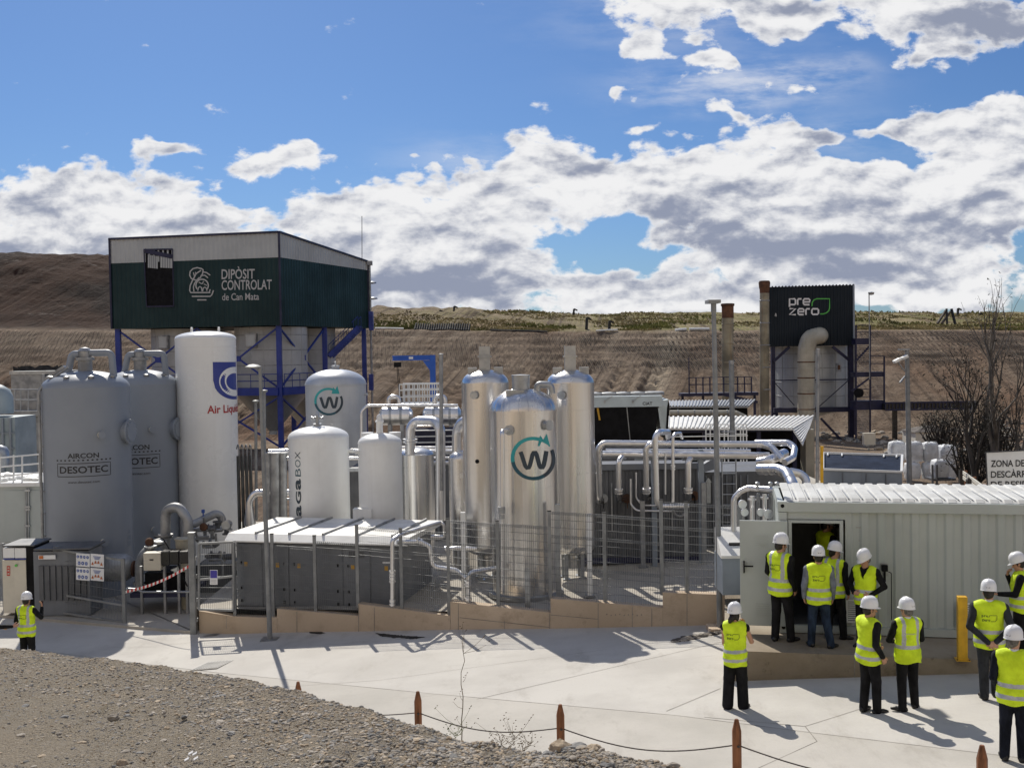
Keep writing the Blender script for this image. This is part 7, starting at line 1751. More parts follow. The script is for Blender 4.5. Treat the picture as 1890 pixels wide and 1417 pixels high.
# ------------------------------------------------------------------ scrubby half dead trees on the right
def tree(name, label, base, H, spread, seed, mat, leafm, leaves, depth=5, lean=(0,0), leafsize=.07, up=.6):
    rg = random.Random(seed); t = thing(name, base, label, 'tree'); tr = MB(); tips = []
    def grow(p, d, L, r, k):
        pts = [p]; n = 4; q = p; dd = d.copy()
        for i in range(n):
            dd = (dd+Vector((rg.uniform(-.16,.16), rg.uniform(-.16,.16), rg.uniform(-.05,.12)))).normalized(); q = q+dd*L/n; pts.append(q)
        tr.tube(pts, [r*(1-.45*i/n) for i in range(n+1)], 7 if k < 2 else 4, cap=False)
        if k >= 2: tips.extend(pts[2:])
        if k < depth:
            for i in range(rg.choice((2,3,3)) if k < 3 else 2):
                a = rg.uniform(0, 6.28); s = rg.uniform(.35,.95)*spread; nd = (dd+Vector((math.cos(a)*s, math.sin(a)*s, rg.uniform(-.1,up)))).normalized()
                grow(pts[rg.choice((2,3,4))], nd, L*rg.uniform(.55,.85), r*.55, k+1)
    grow(Vector(base), Vector((lean[0], lean[1], 1)).normalized(), H*.36, H*.021, 0)
    tr.build('trunk', mat, t)
    if leaves:
        lf = MB()
        for _ in range(leaves):
            p = rg.choice(tips)+Vector((rg.gauss(0,.18), rg.gauss(0,.18), rg.gauss(0,.18))); s = leafsize*rg.uniform(.5,1.3)
            u = Vector((rg.uniform(-1,1), rg.uniform(-1,1), rg.uniform(-1,1))).normalized(); w = u.orthogonal().normalized()
            lf.add([p-u*s, p+w*s*.45, p+u*s, p-w*s*.45], [(0,1,2,3)], 0 if rg.random() < .7 else 1)
        lf.build('crown', leafm, t)
    return t
LV = [M['leaf_dark'], M['leaf_grey']]
bz = lambda px, Y: Vector((P(px,890,Y).x, Y, -6.75))
tree('bare_tree', 'tallest bare tree with thin upright twigs above the white board', bz(1838,47), 9.6, .42, 21, M['bark_pale'], LV, 90, 5, (.08,0), up=.9)
tree('bare_tree', 'forked bare tree leaning left beside the floodlight post and bags', bz(1806,46), 7.0, .75, 5, M['bark_dark'], LV, 420, 6, (-.22,0))
tree('bare_tree', 'bare tree with spreading twigs at the right picture edge', bz(1888,46), 7.0, .7, 33, M['bark_pale'], LV, 90, 5, (.05,0))
def shrub(label, px, py, w, h, Y, n, seed):
    rg = random.Random(seed); c = P(px, py, Y); W, H = m_(w, Y)/2, m_(h, Y)/2; t = thing('shrub', (c.x, Y, -6.75), label, 'shrub'); mb = MB(); br_ = MB()
    for _ in range(60):
        a = rg.uniform(0,6.28); e = Vector((c.x+math.cos(a)*W*rg.uniform(.3,1.1), Y+math.sin(a)*.9*W, c.z+rg.uniform(-.8,1.1)*H)); m_p = Vector((c.x,Y,-6.8)).lerp(e,.5)+Vector((rg.uniform(-.3,.3),0,.3)); m_p += Vector((rg.uniform(-.5,.5), rg.uniform(-.3,.3), rg.uniform(-.3,.5))); br_.tube([Vector((c.x+rg.uniform(-.4,.4)*W,Y,-6.8)), m_p, m_p.lerp(e,.5)+Vector((rg.uniform(-.35,.35),0,rg.uniform(-.2,.4))), e], [.04,.028,.018,.006], 4, cap=False)
        for q_ in range(3): s0_ = m_p.lerp(e, rg.uniform(.1,.9)); br_.tube([s0_, s0_+Vector((rg.uniform(-.7,.7), rg.uniform(-.4,.4), rg.uniform(-.4,.7)))], [.014,.004], 3, cap=False)
    for _ in range(n):
        u = Vector((rg.gauss(0,.42), rg.gauss(0,.42), rg.gauss(0,.42))); 
        if fbm(u.x*2.5+seed, u.y*2.5, u.z*2.5) < -.05: continue
        p = Vector((c.x+u.x*W*1.4, Y+u.y*W, c.z+u.z*H*1.4)); s = .075*rg.uniform(.5,1.3); d = Vector((rg.uniform(-1,1), rg.uniform(-1,1), rg.uniform(-1,.6))).normalized(); w_ = d.orthogonal().normalized()
        mb.add([p-d*s, p+w_*s*.4, p+d*s, p-w_*s*.4], [(0,1,2,3)], 0 if rg.random() < .72 else 1)
    br_.build('stems', M['bark_dark'], t); mb.build('foliage', LV, t)
shrub('dense dark tangled shrub right of the bulk bags', 1790, 800, 90, 150, 48, 1200, 2)
shrub('dark drooping shrub beneath the forked bare tree', 1842, 775, 80, 120, 49.5, 500, 8)
shrub('low dark scrub arching over the cream hut roof', 1740, 772, 80, 34, 60, 900, 4)
mb = MB(); rg = random.Random(9); t = thing('brush_pile', P(1840,860,50), 'pile of cut pale branches and boards behind the white board', 'brush pile')
for _ in range(90): p = P(rg.uniform(1800,1895), rg.uniform(772,880), rg.uniform(49,53)); d = Vector((rg.uniform(-1,1), rg.uniform(-.5,.5), rg.uniform(-.25,.25)))*rg.uniform(.3,.9); mb.tube([p-d, p+d], rg.uniform(.02,.045), 5)
mb.build('branches', M['bark_pale'], t)
mb = MB()
for k in range(5): a = P(1842,784+5*k,52); mb.box(a.x, a.x+.5+.1*(k % 2), 52, 52.3, a.z-.05, a.z)
mb.build('boards', M['hut_cream'], t)
# rough ground and rubble at the foot of the slope
mb = MB(); rg = random.Random(15)
for _ in range(500): x = rg.uniform(26, 60); y = rg.uniform(62, 104); mb.ico((x, y, site_z(x, y)+.05), rg.uniform(.08,.35), 1, rg.choice((0,1,2)), (1.2,1,.7), .2, rg)
mb.build('rubble', [M['stone'], M['stone_tan'], M['stone_grey']], org=(0,0,0), kind='stuff')
# ------------------------------------------------------------------ wooden posts and rope in front
WP = [(550,1257,16.7),(771,1275,14.2),(1034,1299,12.8),(1359.5,1326,11.7),(1812.5,1374,10.2)]
LBL = ['far wooden post just peeping over the gravel lip','second wooden post from the left, rising from the gravel lip','wooden post above the cluster of rocks','wooden post below the woman in wide trousers','nearest wooden post at the lower right']
tops = []
for (px, py, Y), lb in zip(WP, LBL):
    tp = P(px, py, Y); g = street_z(tp.x, tp.y); w = .05; t = thing('wooden_post', (tp.x, Y, g), lb, 'post', 'wooden rope posts')
    mb = MB(); n = 8; V = []
    for k in range(n): a = 2*math.pi*(k+.5)/n; V.append((math.cos(a)*w*1.02, math.sin(a)*w*1.02))
    mb.add([(tp.x+x, Y+y, g-.3) for x, y in V]+[(tp.x+x, Y+y, tp.z-.13) for x, y in V]+[(tp.x+x*.42, Y+y*.42, tp.z) for x, y in V], [(i, (i+1) % n, n+(i+1) % n, n+i) for i in range(n)]+[(n+i, n+(i+1) % n, 2*n+(i+1) % n, 2*n+i) for i in range(n)]+[tuple(2*n+i for i in range(n))])
    mb.build('shaft', M['wood_post'], t, bevel=.006)
    mb = MB(); mb.tube([(tp.x-.006,Y-.055,tp.z-.285),(tp.x+.02,Y-.055,tp.z-.285)], .012, 6); mb.build('rope_eye', M['rope'], t)
    tops.append(Vector((tp.x, Y, tp.z-.285)))
tops = [tops[0]+(tops[0]-tops[1])]+tops+[tops[-1]+(tops[-1]-tops[-2])]
RL = ['far end of the rope dropping behind the gravel','rope between the two far wooden posts','rope sagging between the second and third wooden posts','rope sagging from the rock cluster post to the next post','long rope sagging to the nearest wooden post','rope leaving the picture at the lower right']
for k, (a, b) in enumerate(zip(tops, tops[1:])):
    mb = MB(); n = 18; sag = .10+.02*k; mb.tube([a.lerp(b, i/n)-Vector((0,0,sag*math.sin(math.pi*i/n))) for i in range(n+1)], .0075, 6); mb.build('rope', M['rope'], label=RL[k], cat='rope', group='ropes between the wooden posts')
# weeds on the bank
def stalk(px0, py0, px1, py1, Y, r, seed, label, twigs, col='dry_stalk'):
    rg = random.Random(seed); a, b = P(px0, py0, Y), P(px1, py1, Y); mb = MB(); n = 9
    pts = [a.lerp(b, i/n)+Vector((rg.uniform(-.012,.012), 0, 0)) for i in range(n+1)]; pts[0] = a; mb.tube(pts, [r*(1-.6*i/n) for i in range(n+1)], 5); lf = mb
    for _ in range(twigs):
        f_ = rg.uniform(.05, .98); p = a.lerp(b, f_); e = p+Vector((rg.uniform(-.2,.2), rg.uniform(-.1,.1), rg.uniform(.03,.22)))*(.3+.4*(f_ > .7)); mb.tube([p, p.lerp(e,.5)+Vector((0,0,-.01)), e], [r*.4,r*.3,r*.2], 4)
        for _ in range(3): q = e+Vector((rg.uniform(-.02,.02),)*3); s = .005; lf.add([q-Vector((s,0,0)), q+Vector((0,0,s*.7)), q+Vector((s,0,s*.5)), q-Vector((0,s*.4,s*.4))], [(0,1,2,3)])
    mb.build('dry_weed', M[col], org=a, label=label, cat='weed')
stalk(852,1372,856,1175,6.4,.0035,3,'tall thin dry stalk standing alone before the wall',9)
stalk(925,1392,953,1358,5.6,.003,5,'low dry weed left of the rocks on the gravel lip',16); stalk(958,1392,985,1366,5.6,.003,8,'small spreading dry weed beside the rock cluster',14)
stalk(940,1390,915,1350,5.6,.0028,12,'low leaning dry weed at the gravel lip, left of the spreading one',12); stalk(838,1366,846,1340,6.3,.003,15,'short green weed tuft at the foot of the tall dry stalk',12,'weed_green')
# ------------------------------------------------------------------ equipment on the lower left yard
LYZ = -6.88
t = thing('rack_cabinet', P(36,1105,29.0), 'beige cabinet with a blue stripe and black side at the left edge', 'cabinet')
Yk = 29.0; 
def lbox(mb, x0, x1, y0, y1, Y, d, zb=None, mi=0): a, b = P(x0,y1,Y), P(x1,y0,Y); mb.box(a.x, b.x, Y, Y+d, a.z if zb is None else zb, b.z, mi)
for k, (x0, x1) in enumerate(((6,26),(27.5,47.5))):
    mb = MB(); lbox(mb, x0, x1, 1033, 1110, Yk, 1.0, LYZ+.08); mb.build('beige_panel', M['beige_box'], t, bevel=.01)
    mb = MB(); lbox(mb, x0, x1, 1011, 1029.5, Yk, 1.0); mb.build('upper_panel', M['white_paint'], t)
    mb = MB(); lbox(mb, x0, x1, 1030, 1032.6, Yk-.01, 1.0); mb.build('blue_stripe', M['ink_blue'], t)
mb = MB(); lbox(mb, 48, 62, 1009, 1112, Yk+.02, 1.0, LYZ+.02); mb.build('black_side', M['black'], t)
mb = MB(); lbox(mb, 5, 63, 1005.5, 1009, Yk-.03, 1.1); mb.build('top', M['dark_panel'], t)
mb = MB(); q = P(16,1053,Yk-.012); fq = lambda x, y: P(x, y, Yk-.012)
for (x0, x1, y0, y1) in ((12.5,18.5,1044,1046),(12.5,18.5,1060,1062),(12.5,13.6,1046,1060),(17.4,18.5,1046,1060),(14,17,1049,1051),(14,17,1054,1057)): mb.add([fq(x0,y0),fq(x1,y0),fq(x1,y1),fq(x0,y1)], [(3,2,1,0)])
mb.build('red_label', M['red_paint'], t)
mb = MB(); q = P(30,1043,Yk-.02); mb.tube([q, q-Vector((0,.03,0))], .035, 12); mb.build('lamp', M['ink_green'], t)
t = thing('ribbed_cabinet', P(115,1112,28.9), 'dark green grey ribbed cabinet behind the sliding gate', 'cabinet')
mb = MB(); lbox(mb, 64, 164, 1016, 1114, 28.9, .9, LYZ+.02); mb.build('body', M['cabinet_grey'], t)
mb = MB()
for k in range(8): lbox(mb, 73+11.3*k, 79+11.3*k, 1044, 1108, 28.85, .04)
mb.build('ribs', M['dark_panel'], t)
mb = MB(); lbox(mb, 62, 166, 1011, 1015.6, 28.8, 1.1); mb.build('top_frame', M['dark_panel'], t)
mb = MB(); lbox(mb, 71, 102, 1024, 1032, 28.83, .02); mb.build('label_strip', M['sign_white'], t)
mb = MB(); lbox(mb, 72, 79, 1025.5, 1031, 28.81, .018); mb.build('label_mark', M['orange_mark'], t)
# blower set: horizontal silencer, risers, control boxes on a blue skid
t = thing('blower_set', P(270,1100,29.6), 'blower skid with a dark drum, grey risers and control boxes behind the barrier tape', 'blower')
Yb2 = 29.8
mb = MB(); a, b = P(200,1047,Yb2), P(236,1049,Yb2); mb.lathe(a, [(.01,-.28),(.2,-.24),(.34,-.12),(.38,0),(.38,b.x-a.x-.06),(.30,b.x-a.x+.08),(.16,b.x-a.x+.16)], 24, axis='x'); mb.build('silencer', M['dull_pipe'], t)
mb = MB(); q = P(240,1049,Yb2); mb.lathe(q, [(.20,-.04),(.20,.04)], 18, axis='x'); mb.build('blue_flange', M['sign_blue'], t)
mb = MB(); q = P(246,1049,Yb2); mb.lathe(q, [(.22,0),(.22,.05),(.14,.06),(.14,.22)], 18, axis='x'); mb.build('coupling', M['rust'], t)
mb = MB(); mb.tube(fillet([P(257,1098,29.4), P(257,1040,29.4), P(264,1022,29.4), P(284,1004,29.8), P(300,998,30)], .3), .115, 14); mb.build('riser', M['galv_post'], t)
mb = MB()
for (x, y) in ((257,1075),(278,1009),(296,1000)): q = P(x,y,29.5); mb.lathe(q, [(.17,-.03),(.17,.03)], 14)
mb.build('riser_flange', M['galv'], t)
mb = MB(); q = P(276,1000,29.6); mb.lathe(q, [(.10,-.06),(.13,0),(.02,.05)], 12, axis='y'); mb.build('red_valve', M['rust'], t)
mb = MB(); lbox(mb, 265, 296, 1020, 1053, 28.8, .3); bb = mb.build('beige_box', M['beige_box'], t, bevel=.012)
mb = MB(); lbox(mb, 276, 283, 1031.5, 1034, 28.79, .01); mb.build('name_strip', M['ink'], bb)
for k, (x0, x1) in enumerate(((297,312),(313,329),(331,347))):
    mb = MB(); lbox(mb, x0, x1, 1017, 1044-2*k, 28.85, .4); o = mb.build('black_box', M['black_gloss'], t, bevel=.02)
mb = MB(); lbox(mb, 240, 350, 1094, 1103, 29.0, 1.6); mb.build('skid_frame', M['navy_steel'], t)
mb = MB(); lbox(mb, 268, 346, 1056, 1092, 29.4, 1.0); mb.build('motor', M['black'], t)
for x in (262, 305, 331, 346): mb = MB(); p, q = P(x,1098,29.0), P(x,1044,29.0); mb.box(p.x-.03, p.x+.03, 28.95, 29.05, LYZ, q.z); mb.build('stand', M['dull_pipe'], t)
mb = MB(); mb.tube(fillet([P(232,1086,28.6), P(252,1087,28.6), P(262,1092,28.6), P(350,1092,28.6)], .1), .03, 8); mb.build('floor_pipe', M['galv'], t)
mb = MB(); mb.tube(fillet([P(285,990,29.5), P(300,992,29.2), P(312,1012,29.0)], .2), .02, 6); mb.tube(fillet([P(329,1040,28.8), P(336,1062,28.8), P(346,1082,28.8)], .2), .02, 6); mb.build('hose', M['black'], t)
pipe_thing('arch_pipe', [P(305,1012,30.3), P(306,940,30.3), P(330,934,30.2), P(347,960,30.1), P(347,998,30.1)], .14, M['dull_pipe'], 'fat grey pipe arching over beside the second carbon filter', .42, seg=18, collars=.5, flanges=((0,.35),))
t = thing('pot_filter', P(338,1098,29.6), 'cream drum on a cream leg under the arch pipe', 'filter'); q = P(338,1014,29.6); q2 = P(338,996,29.6); mb = MB(); mb.lathe((q.x,q.y,q.z), [(.19,0),(.20,.02),(.20,q2.z-q.z),(.23,q2.z-q.z+.01),(.23,q2.z-q.z+.05),(.05,q2.z-q.z+.08)], 20); mb.build('drum', M['cream_duct'], t)
mb = MB(); mb.tube([(q.x+.05,q.y,LYZ),(q.x+.05,q.y,q.z)], .13, 14); mb.build('leg', M['cream_duct'], t)
pipe_thing('dull_pipe', [P(352,970,31), P(398,947,31.5), P(408,952,31.6), P(412,968,31.6)], .115, M['dull_pipe'], 'dull grey pipe slanting up to the valve cluster before the tall white tank', .3, seg=14, collars=.5)
t = thing('valve_cluster', P(405,1000,31), 'dark tangle of valves and flanges at the foot of the tall white tank', 'valves')
rg = random.Random(4)
for k in range(16):
    q = P(rg.uniform(378,428), rg.uniform(965,1030), rg.uniform(30.2,31.6)); s = rg.uniform(.05,.11); mb = MB(); ax = rg.choice('xyz'); mb.lathe(q, [(s*.5,-s*1.6),(s*1.4,-s*1.5),(s*1.4,-s*1.1),(s*.8,-s),(s*.8,s),(s*1.4,s*1.1),(s*1.4,s*1.5),(s*.5,s*1.6)], 12, axis=ax); mb.build('valve', M[rg.choice(('dark_panel','dull_pipe','dark_panel','galv'))], t)
for k in range(9): mb = MB(); p = P(rg.uniform(372,425), rg.uniform(975,1040), 30.8); q = p+Vector((rg.uniform(-.6,.6), rg.uniform(-.3,.3), rg.uniform(-.5,.4))); mb.tube(fillet([p, Vector((q.x,p.y,p.z)), q], .08), .035, 8); mb.build('small_pipe', M['dull_pipe'], t)
mb = MB(); q = P(376,972,30.5); mb.lathe(q, [(.10,-.08),(.12,0),(.08,.05)], 14, axis='y'); mb.build('brown_flange', M['rust'], t)
mb = MB(); q = P(375,946,31.2); mb.tube([q-Vector((0,0,.2)), q], .02, 6); mb.lathe(q, [(.05,0),(.05,.09),(.01,.1)], 10); mb.build('blue_gauge', M['sign_blue'], t)
mb = MB(); lbox(mb, 366, 430, 1040, 1110, 31.5, 1.0, -6.88); mb.build('base', M['dark_panel'], t)
# white container with a railing on its roof at the far left
Yw = 34; t = thing('storage_container', P(20,1005,Yw), 'white storage container with roof railing and door bars at the far left', 'container')
a, b = P(-90,1010,Yw), P(77,897,Yw); mb = MB(); mb.box(a.x, b.x, Yw, Yw+3.0, LYZ, b.z); mb.build('body', M['container_white'], t)
mb = MB(); mb.box(a.x, b.x+.05, Yw-.06, Yw+3.0, b.z+.003, b.z+.12); mb.build('roof_frame', M['white_paint'], t)
for (x0, x1) in ((9,46),(55,76)): mb = MB(); lbox(mb, x0, x1, 905, 1000, Yw-.04, .036); mb.build('door', M['container_white'], t)
mb = MB()
for x in (48.5, 53): p, q = P(x,1003,Yw-.08), P(x,900,Yw-.08); mb.tube([p, q], .022, 8)
for y in (905,935,940,970): p = P(50.5,y,Yw-.07); mb.box(p.x-.09, p.x+.09, Yw-.1, Yw-.045, p.z-.03, p.z+.03)
mb.build('locking_bar', M['galv'], t)
mb = MB(); rg = random.Random(2)
for _ in range(26): q = P(rg.uniform(-60,74), rg.uniform(882,893), Yw+rg.uniform(.4,2)); mb.ico((q.x,q.y,b.z+.16), rg.uniform(.10,.2), 1, 0, (1.5,1,.55), .12, rg)
mb.build('roof_sheeting', M['roof_white'], t)
mb = MB()
for x, y0, y1 in ((-40,900,848),(25,893,840),(41,892,841),(73,888,838),(0,896,845)): mb.tube([P(x,y0,Yw+.2), P(x,y1,Yw+.2)], .028, 6)
for dy in (0,17,34): mb.tube([P(-60,850+dy,Yw+.2), P(75,838+dy,Yw+.2)], .026, 6)
for dy in (0,17): mb.tube([P(75,838+dy,Yw+.2), P(75,838+dy,Yw+.2)+Vector((0,2.4,-.15))], .026, 6)
mb.build('roof_railing', M['white_paint'], t)
# grey hopper on a pier, with railed platform
Yh2 = 52; t = thing('hopper_bin', P(68,880,Yh2), 'weathered grey hopper bin with a torn dark top behind the carbon filters', 'hopper')
a, b = P(22,760,Yh2), P(106,690,Yh2); mb = MB(); mb.prism([(a.x,Yh2,a.z),(b.x,Yh2,a.z),(b.x,Yh2,b.z),(a.x,Yh2,b.z)], (0,2.6,0)); mb.build('body', M['dull_pipe'], t)
mb = MB(); mb.box(a.x-.05, b.x+.05, Yh2-.05, Yh2+2.7, b.z+.003, b.z+.16); mb.build('rim', M['galv'], t)
mb = MB(); 
pts = [P(24+8.3*k, 676+3*math.sin(k*1.7)+(2 if k in (3,4) else 0), Yh2+1) for k in range(11)]; V = []
for p in pts: V += [p, Vector((p.x, p.y, b.z+.1))]
mb.add(V, [(2*k, 2*k+1, 2*k+3, 2*k+2) for k in range(10)]); mb.add([v+Vector((0,.5,0)) for v in V], [(2*k, 2*k+2, 2*k+3, 2*k+1) for k in range(10)]); mb.build('dark_load', M['rubber'], t)
mb = MB(); p, q = P(34,885,Yh2+.3), P(78,762,Yh2+.3); mb.box(p.x, q.x, Yh2+.3, Yh2+2, -7.4, q.z); mb.build('pier', M['hut_cream'], t)
mb = MB(); p = P(104,720,Yh2-.3); mb.beam(P(84,700,Yh2-.1), P(120,676,Yh2-.1), .3, .12); mb.tube([P(80,765,Yh2-.2), P(80,690,Yh2-.2)], .1, 8); mb.build('chute', M['dull_pipe'], t)
t = thing('inspection_platform', P(40,765,50), 'grey railed inspection platform in front of the hopper bin', 'platform')
mb = MB(); p, q = P(-20,768,50), P(77,758,50); mb.box(p.x, q.x, 50, 51.2, p.z, q.z); mb.build('deck', M['dull_pipe'], t)
mb = MB()
for x in (-10,16,27,38,52,69): mb.tube([P(x,758,50), P(x,719,50)], .03, 6)
for y in (719,738): mb.tube([P(-10,y,50), P(70,y,50)], .032, 6)
mb.build('railing', M['galv'], t)
mb = MB(); 
for x in (-14,70): p = P(x,768,50.5); mb.box(p.x-.08, p.x+.08, 50.4, 50.6, -7.4, p.z)
mb.build('support', M['dull_pipe'], t)
t = thing('pale_tower', P(10,840,45), 'pale blue panelled machine at the left picture edge', 'machine')
mb = MB(); lbox(mb, -60, 27, 770, 890, 45, 2, -7.3); mb.build('casing', M['pale_teal'], t)
mb = MB()
for x in (8, 22): p, q = P(x,885,44.95), P(x,772,44.95); mb.box(p.x-.04,p.x+.04,44.9,44.99,p.z,q.z)
for y in (800, 828): p, q = P(-40,y,44.95), P(26,y,44.95); mb.box(p.x,q.x,44.92,44.99,p.z-.03,p.z+.03)
mb.build('panel_frame', M['bluegrey'], t)
mb = MB(); p = P(-26,722,45); mb.lathe((p.x,46,P(-8,765,45).z), [(.62,0),(.62,.7),(.5,1.0),(.2,1.2),(.01,1.25)], 24); mb.build('dome_vessel', M['pale_teal'], t)
mb = MB(); p = P(2,826,40); mb.lathe((p.x,40,p.z-.7), [(.3,0),(.3,.55),(.2,.72),(.01,.8)], 18); mb.build('small_vessel', M['galv'], label='small grey dome topped vessel above the storage container railing', cat='vessel')
# ------------------------------------------------------------------ marks on the hill crest
def hp(px, py, Y): return P(px, py, Y)
t = thing('black_pipe_row', hp(815,610,131), 'row of short black ribbed pipes lying along the crest of the slope', 'pipe row')
for k in range(24):
    x = 766+4.3*k; a, b = hp(x,613,130.5), hp(x+2.5,602+.12*k,131.5); a.z = site_z(a.x,130.5)+.02; b.z = site_z(b.x,131.5)+.72; mb = MB(); mb.tube([a, b], [.16,.10], 6); mb.build('black_pipe', M['rubber'], t)
for k, (px, y0, y1, lb) in enumerate(((837,565,582,'thin black post on a small mound on the skyline'),(811,573,583,'short bent black post on the skyline left of the mound post'),(1058,570,582,'bent black post alone on the skyline above the silver columns'),(1082,586,605,'upright black post in the crest grass right of the silver columns'),(1124,592,603,'leaning black post in the crest grass'),(1767,569,578,'short post on the skyline right of the tripod'),(1807,578,592,'thin stake standing in the dry grass at right'))):
    Yk = 160 if y0 < 580 else 134; a, b = hp(px,y1,Yk), hp(px+1.5,y0,Yk); g = site_z(a.x, Yk); mb = MB(); mb.beam((a.x,Yk,min(g-.2,a.z)), b, .28 if Yk > 150 else .34, .25); mb.beam(b, b+Vector((.5,0,-.25)), .2, .2); mb.build('crest_post', M['rubber'], label=lb, cat='post', group='posts on the crest')
t = thing('tripod', hp(1748,597,136), 'black and grey tripod frame standing in the crest grass', 'tripod')
for (x0, y0, x1, y1, m) in ((1748,598,1747,570,'rubber'),(1763,598,1756,570,'rubber'),(1730,597,1746,573,'hut_roof'),(1738,597,1754,575,'hut_roof')): mb = MB(); mb.beam(hp(x0,y0,136), hp(x1,y1,136.5), .24, .24); mb.build('leg', M[m], t)
for k, (x0, y0, x1, y1, lb) in enumerate(((1246,607,1267,608,'short white pipe lying on the crest, left one of two'),(1272,608,1309,609,'longer white pipe lying on the crest, right one of two'),(692,607,745,612,'pale pipe lying on the crest beside the green block'),(1100,612,1140,617,'white plastic pipe on the crest right of the silver columns'),(905,611,1010,612,'long dark pipe lying along the foot of the crest grass'))):
    a, b = hp(x0,y0,130.6), hp(x1,y1,130.6); a.z = site_z(a.x,130.6)+.15; b.z = site_z(b.x,130.6)+.15; mb = MB(); mb.tube([a, a.lerp(b,.5)+Vector((0,0,.02)), b], .17 if k < 2 else .10, 8); mb.build('crest_pipe', M['rubber'] if k == 4 else M['roof_white'], label=lb, cat='pipe', group='pipes along the crest')
# ------------------------------------------------------------------ people: each body one continuous surface grown from a signed distance field
class SDF:
    def __init__(s, lo, hi, h):
        s.h = h; s.lo = np.array(lo, dtype=np.float32); s.n = np.ceil((np.array(hi)-np.array(lo))/h).astype(int)+1
        s.ax = [s.lo[i]+h*np.arange(s.n[i], dtype=np.float32) for i in range(3)]
        s.D = np.full(s.n, 1.0, dtype=np.float32); s.I = np.zeros(s.n, dtype=np.int8)
    def _sub(s, lo, hi):
        a = [max(0, int((lo[i]-s.lo[i])/s.h)) for i in range(3)]; b = [min(s.n[i], int((hi[i]-s.lo[i])/s.h)+2) for i in range(3)]
        if any(b[i] <= a[i] for i in range(3)): return None
        sl = tuple(slice(a[i], b[i]) for i in range(3)); X, Y, Z = np.meshgrid(*[s.ax[i][sl[i]] for i in range(3)], indexing='ij', sparse=True); return sl, X, Y, Z
    def _mix(s, sl, d, mid, k):
        o = s.D[sl]; 
        if k > 0:
            hh = np.maximum(k-np.abs(o-d), 0)/k; r = np.minimum(o, d)-hh*hh*k*.25
        else: r = np.minimum(o, d)
        I = s.I[sl]; I[d < o] = mid; s.I[sl] = I; s.D[sl] = r
    def cone(s, a, b, ra, rb, mid, k=.03, flat=None):          # round cone; flat squashes it front to back
        a = np.array(a, dtype=np.float32); b = np.array(b, dtype=np.float32); m = max(ra, rb)+k+.03
        q = s._sub(np.minimum(a, b)-m, np.maximum(a, b)+m)
        if q is None: return
        sl, X, Y, Z = q; d = b-a; L2 = float(d @ d)+1e-9
        t = np.clip(((X-a[0])*d[0]+(Y-a[1])*d[1]+(Z-a[2])*d[2])/L2, 0, 1)
        dx, dy, dz = X-(a[0]+t*d[0]), Y-(a[1]+t*d[1]), Z-(a[2]+t*d[2])
        if flat is not None: dy = dy/flat
        s._mix(sl, np.sqrt(dx*dx+dy*dy+dz*dz)-(ra+(rb-ra)*t), mid, k)
    def ell(s, c, r, mid, k=.03, R3=None):
        c = np.array(c, dtype=np.float32); r = np.array(r, dtype=np.float32); m = float(r.max())+k+.03
        q = s._sub(c-m, c+m)
        if q is None: return
        sl, X, Y, Z = q; X, Y, Z = X-c[0], Y-c[1], Z-c[2]
        if R3 is not None: X, Y, Z = (R3[0][i]*X+R3[1][i]*Y+R3[2][i]*Z for i in range(3))
        kk = np.sqrt((X/r[0])**2+(Y/r[1])**2+(Z/r[2])**2); s._mix(sl, (kk-1)*float(r.min()), mid, k)
    def mesh(s):
        D = s.D; sg = D < 0; nx, ny, nz = D.shape
        cnt = np.zeros((nx-1, ny-1, nz-1), np.int8); P_ = np.zeros((nx-1, ny-1, nz-1, 3), np.float32)
        cor = lambda A, i, j, k: A[i:nx-1+i, j:ny-1+j, k:nz-1+k]
        for ax in range(3):
            for u in (0, 1):
                for v in (0, 1):
                    o = [0,0,0]; o[(ax+1) % 3] = u; o[(ax+2) % 3] = v; o2 = list(o); o2[ax] = 1
                    a, b = cor(D, *o), cor(D, *o2); cr = (a < 0) != (b < 0); t = np.where(cr, a/np.where(cr, a-b, 1), 0)
                    cnt += cr
                    for q in range(3): P_[..., q] += np.where(cr, (t if q == ax else o[q]), 0)
        act = cnt > 0; idx = -np.ones(act.shape, np.int32); n = int(act.sum()); idx[act] = np.arange(n)
        ijk = np.argwhere(act); V = (ijk+P_[act]/cnt[act][:, None])*s.h+s.lo
        F_ = []
        for ax in range(3):
            b1, b2 = (ax+1) % 3, (ax+2) % 3
            sA = [slice(None)]*3; sB = [slice(None)]*3; sA[ax] = slice(0, -1); sB[ax] = slice(1, None)
            a, b = sg[tuple(sA)], sg[tuple(sB)]; e = np.argwhere(a != b)
            ok = (e[:, b1] > 0) & (e[:, b2] > 0) & (e[:, b1] < D.shape[b1]-1) & (e[:, b2] < D.shape[b2]-1); e = e[ok]
            ins = a[tuple(e.T)]
            def cell(d1, d2): c = e.copy(); c[:, b1] -= d1; c[:, b2] -= d2; return idx[tuple(c.T)]
            q = np.stack([cell(1,1), cell(0,1), cell(0,0), cell(1,0)], 1); q[~ins] = q[~ins][:, ::-1]; F_.append(q)
        Fq = np.concatenate(F_); mc = V[Fq].mean(1); g = np.clip(np.round((mc-s.lo)/s.h).astype(int), 0, s.n-1)
        return V, Fq, s.I[tuple(g.T)]
def rotz(a): c, s_ = math.cos(a), math.sin(a); return np.array(((c,-s_,0),(s_,c,0),(0,0,1)))
def rotx(a): c, s_ = math.cos(a), math.sin(a); return np.array(((1,0,0),(0,c,-s_),(0,s_,c)))
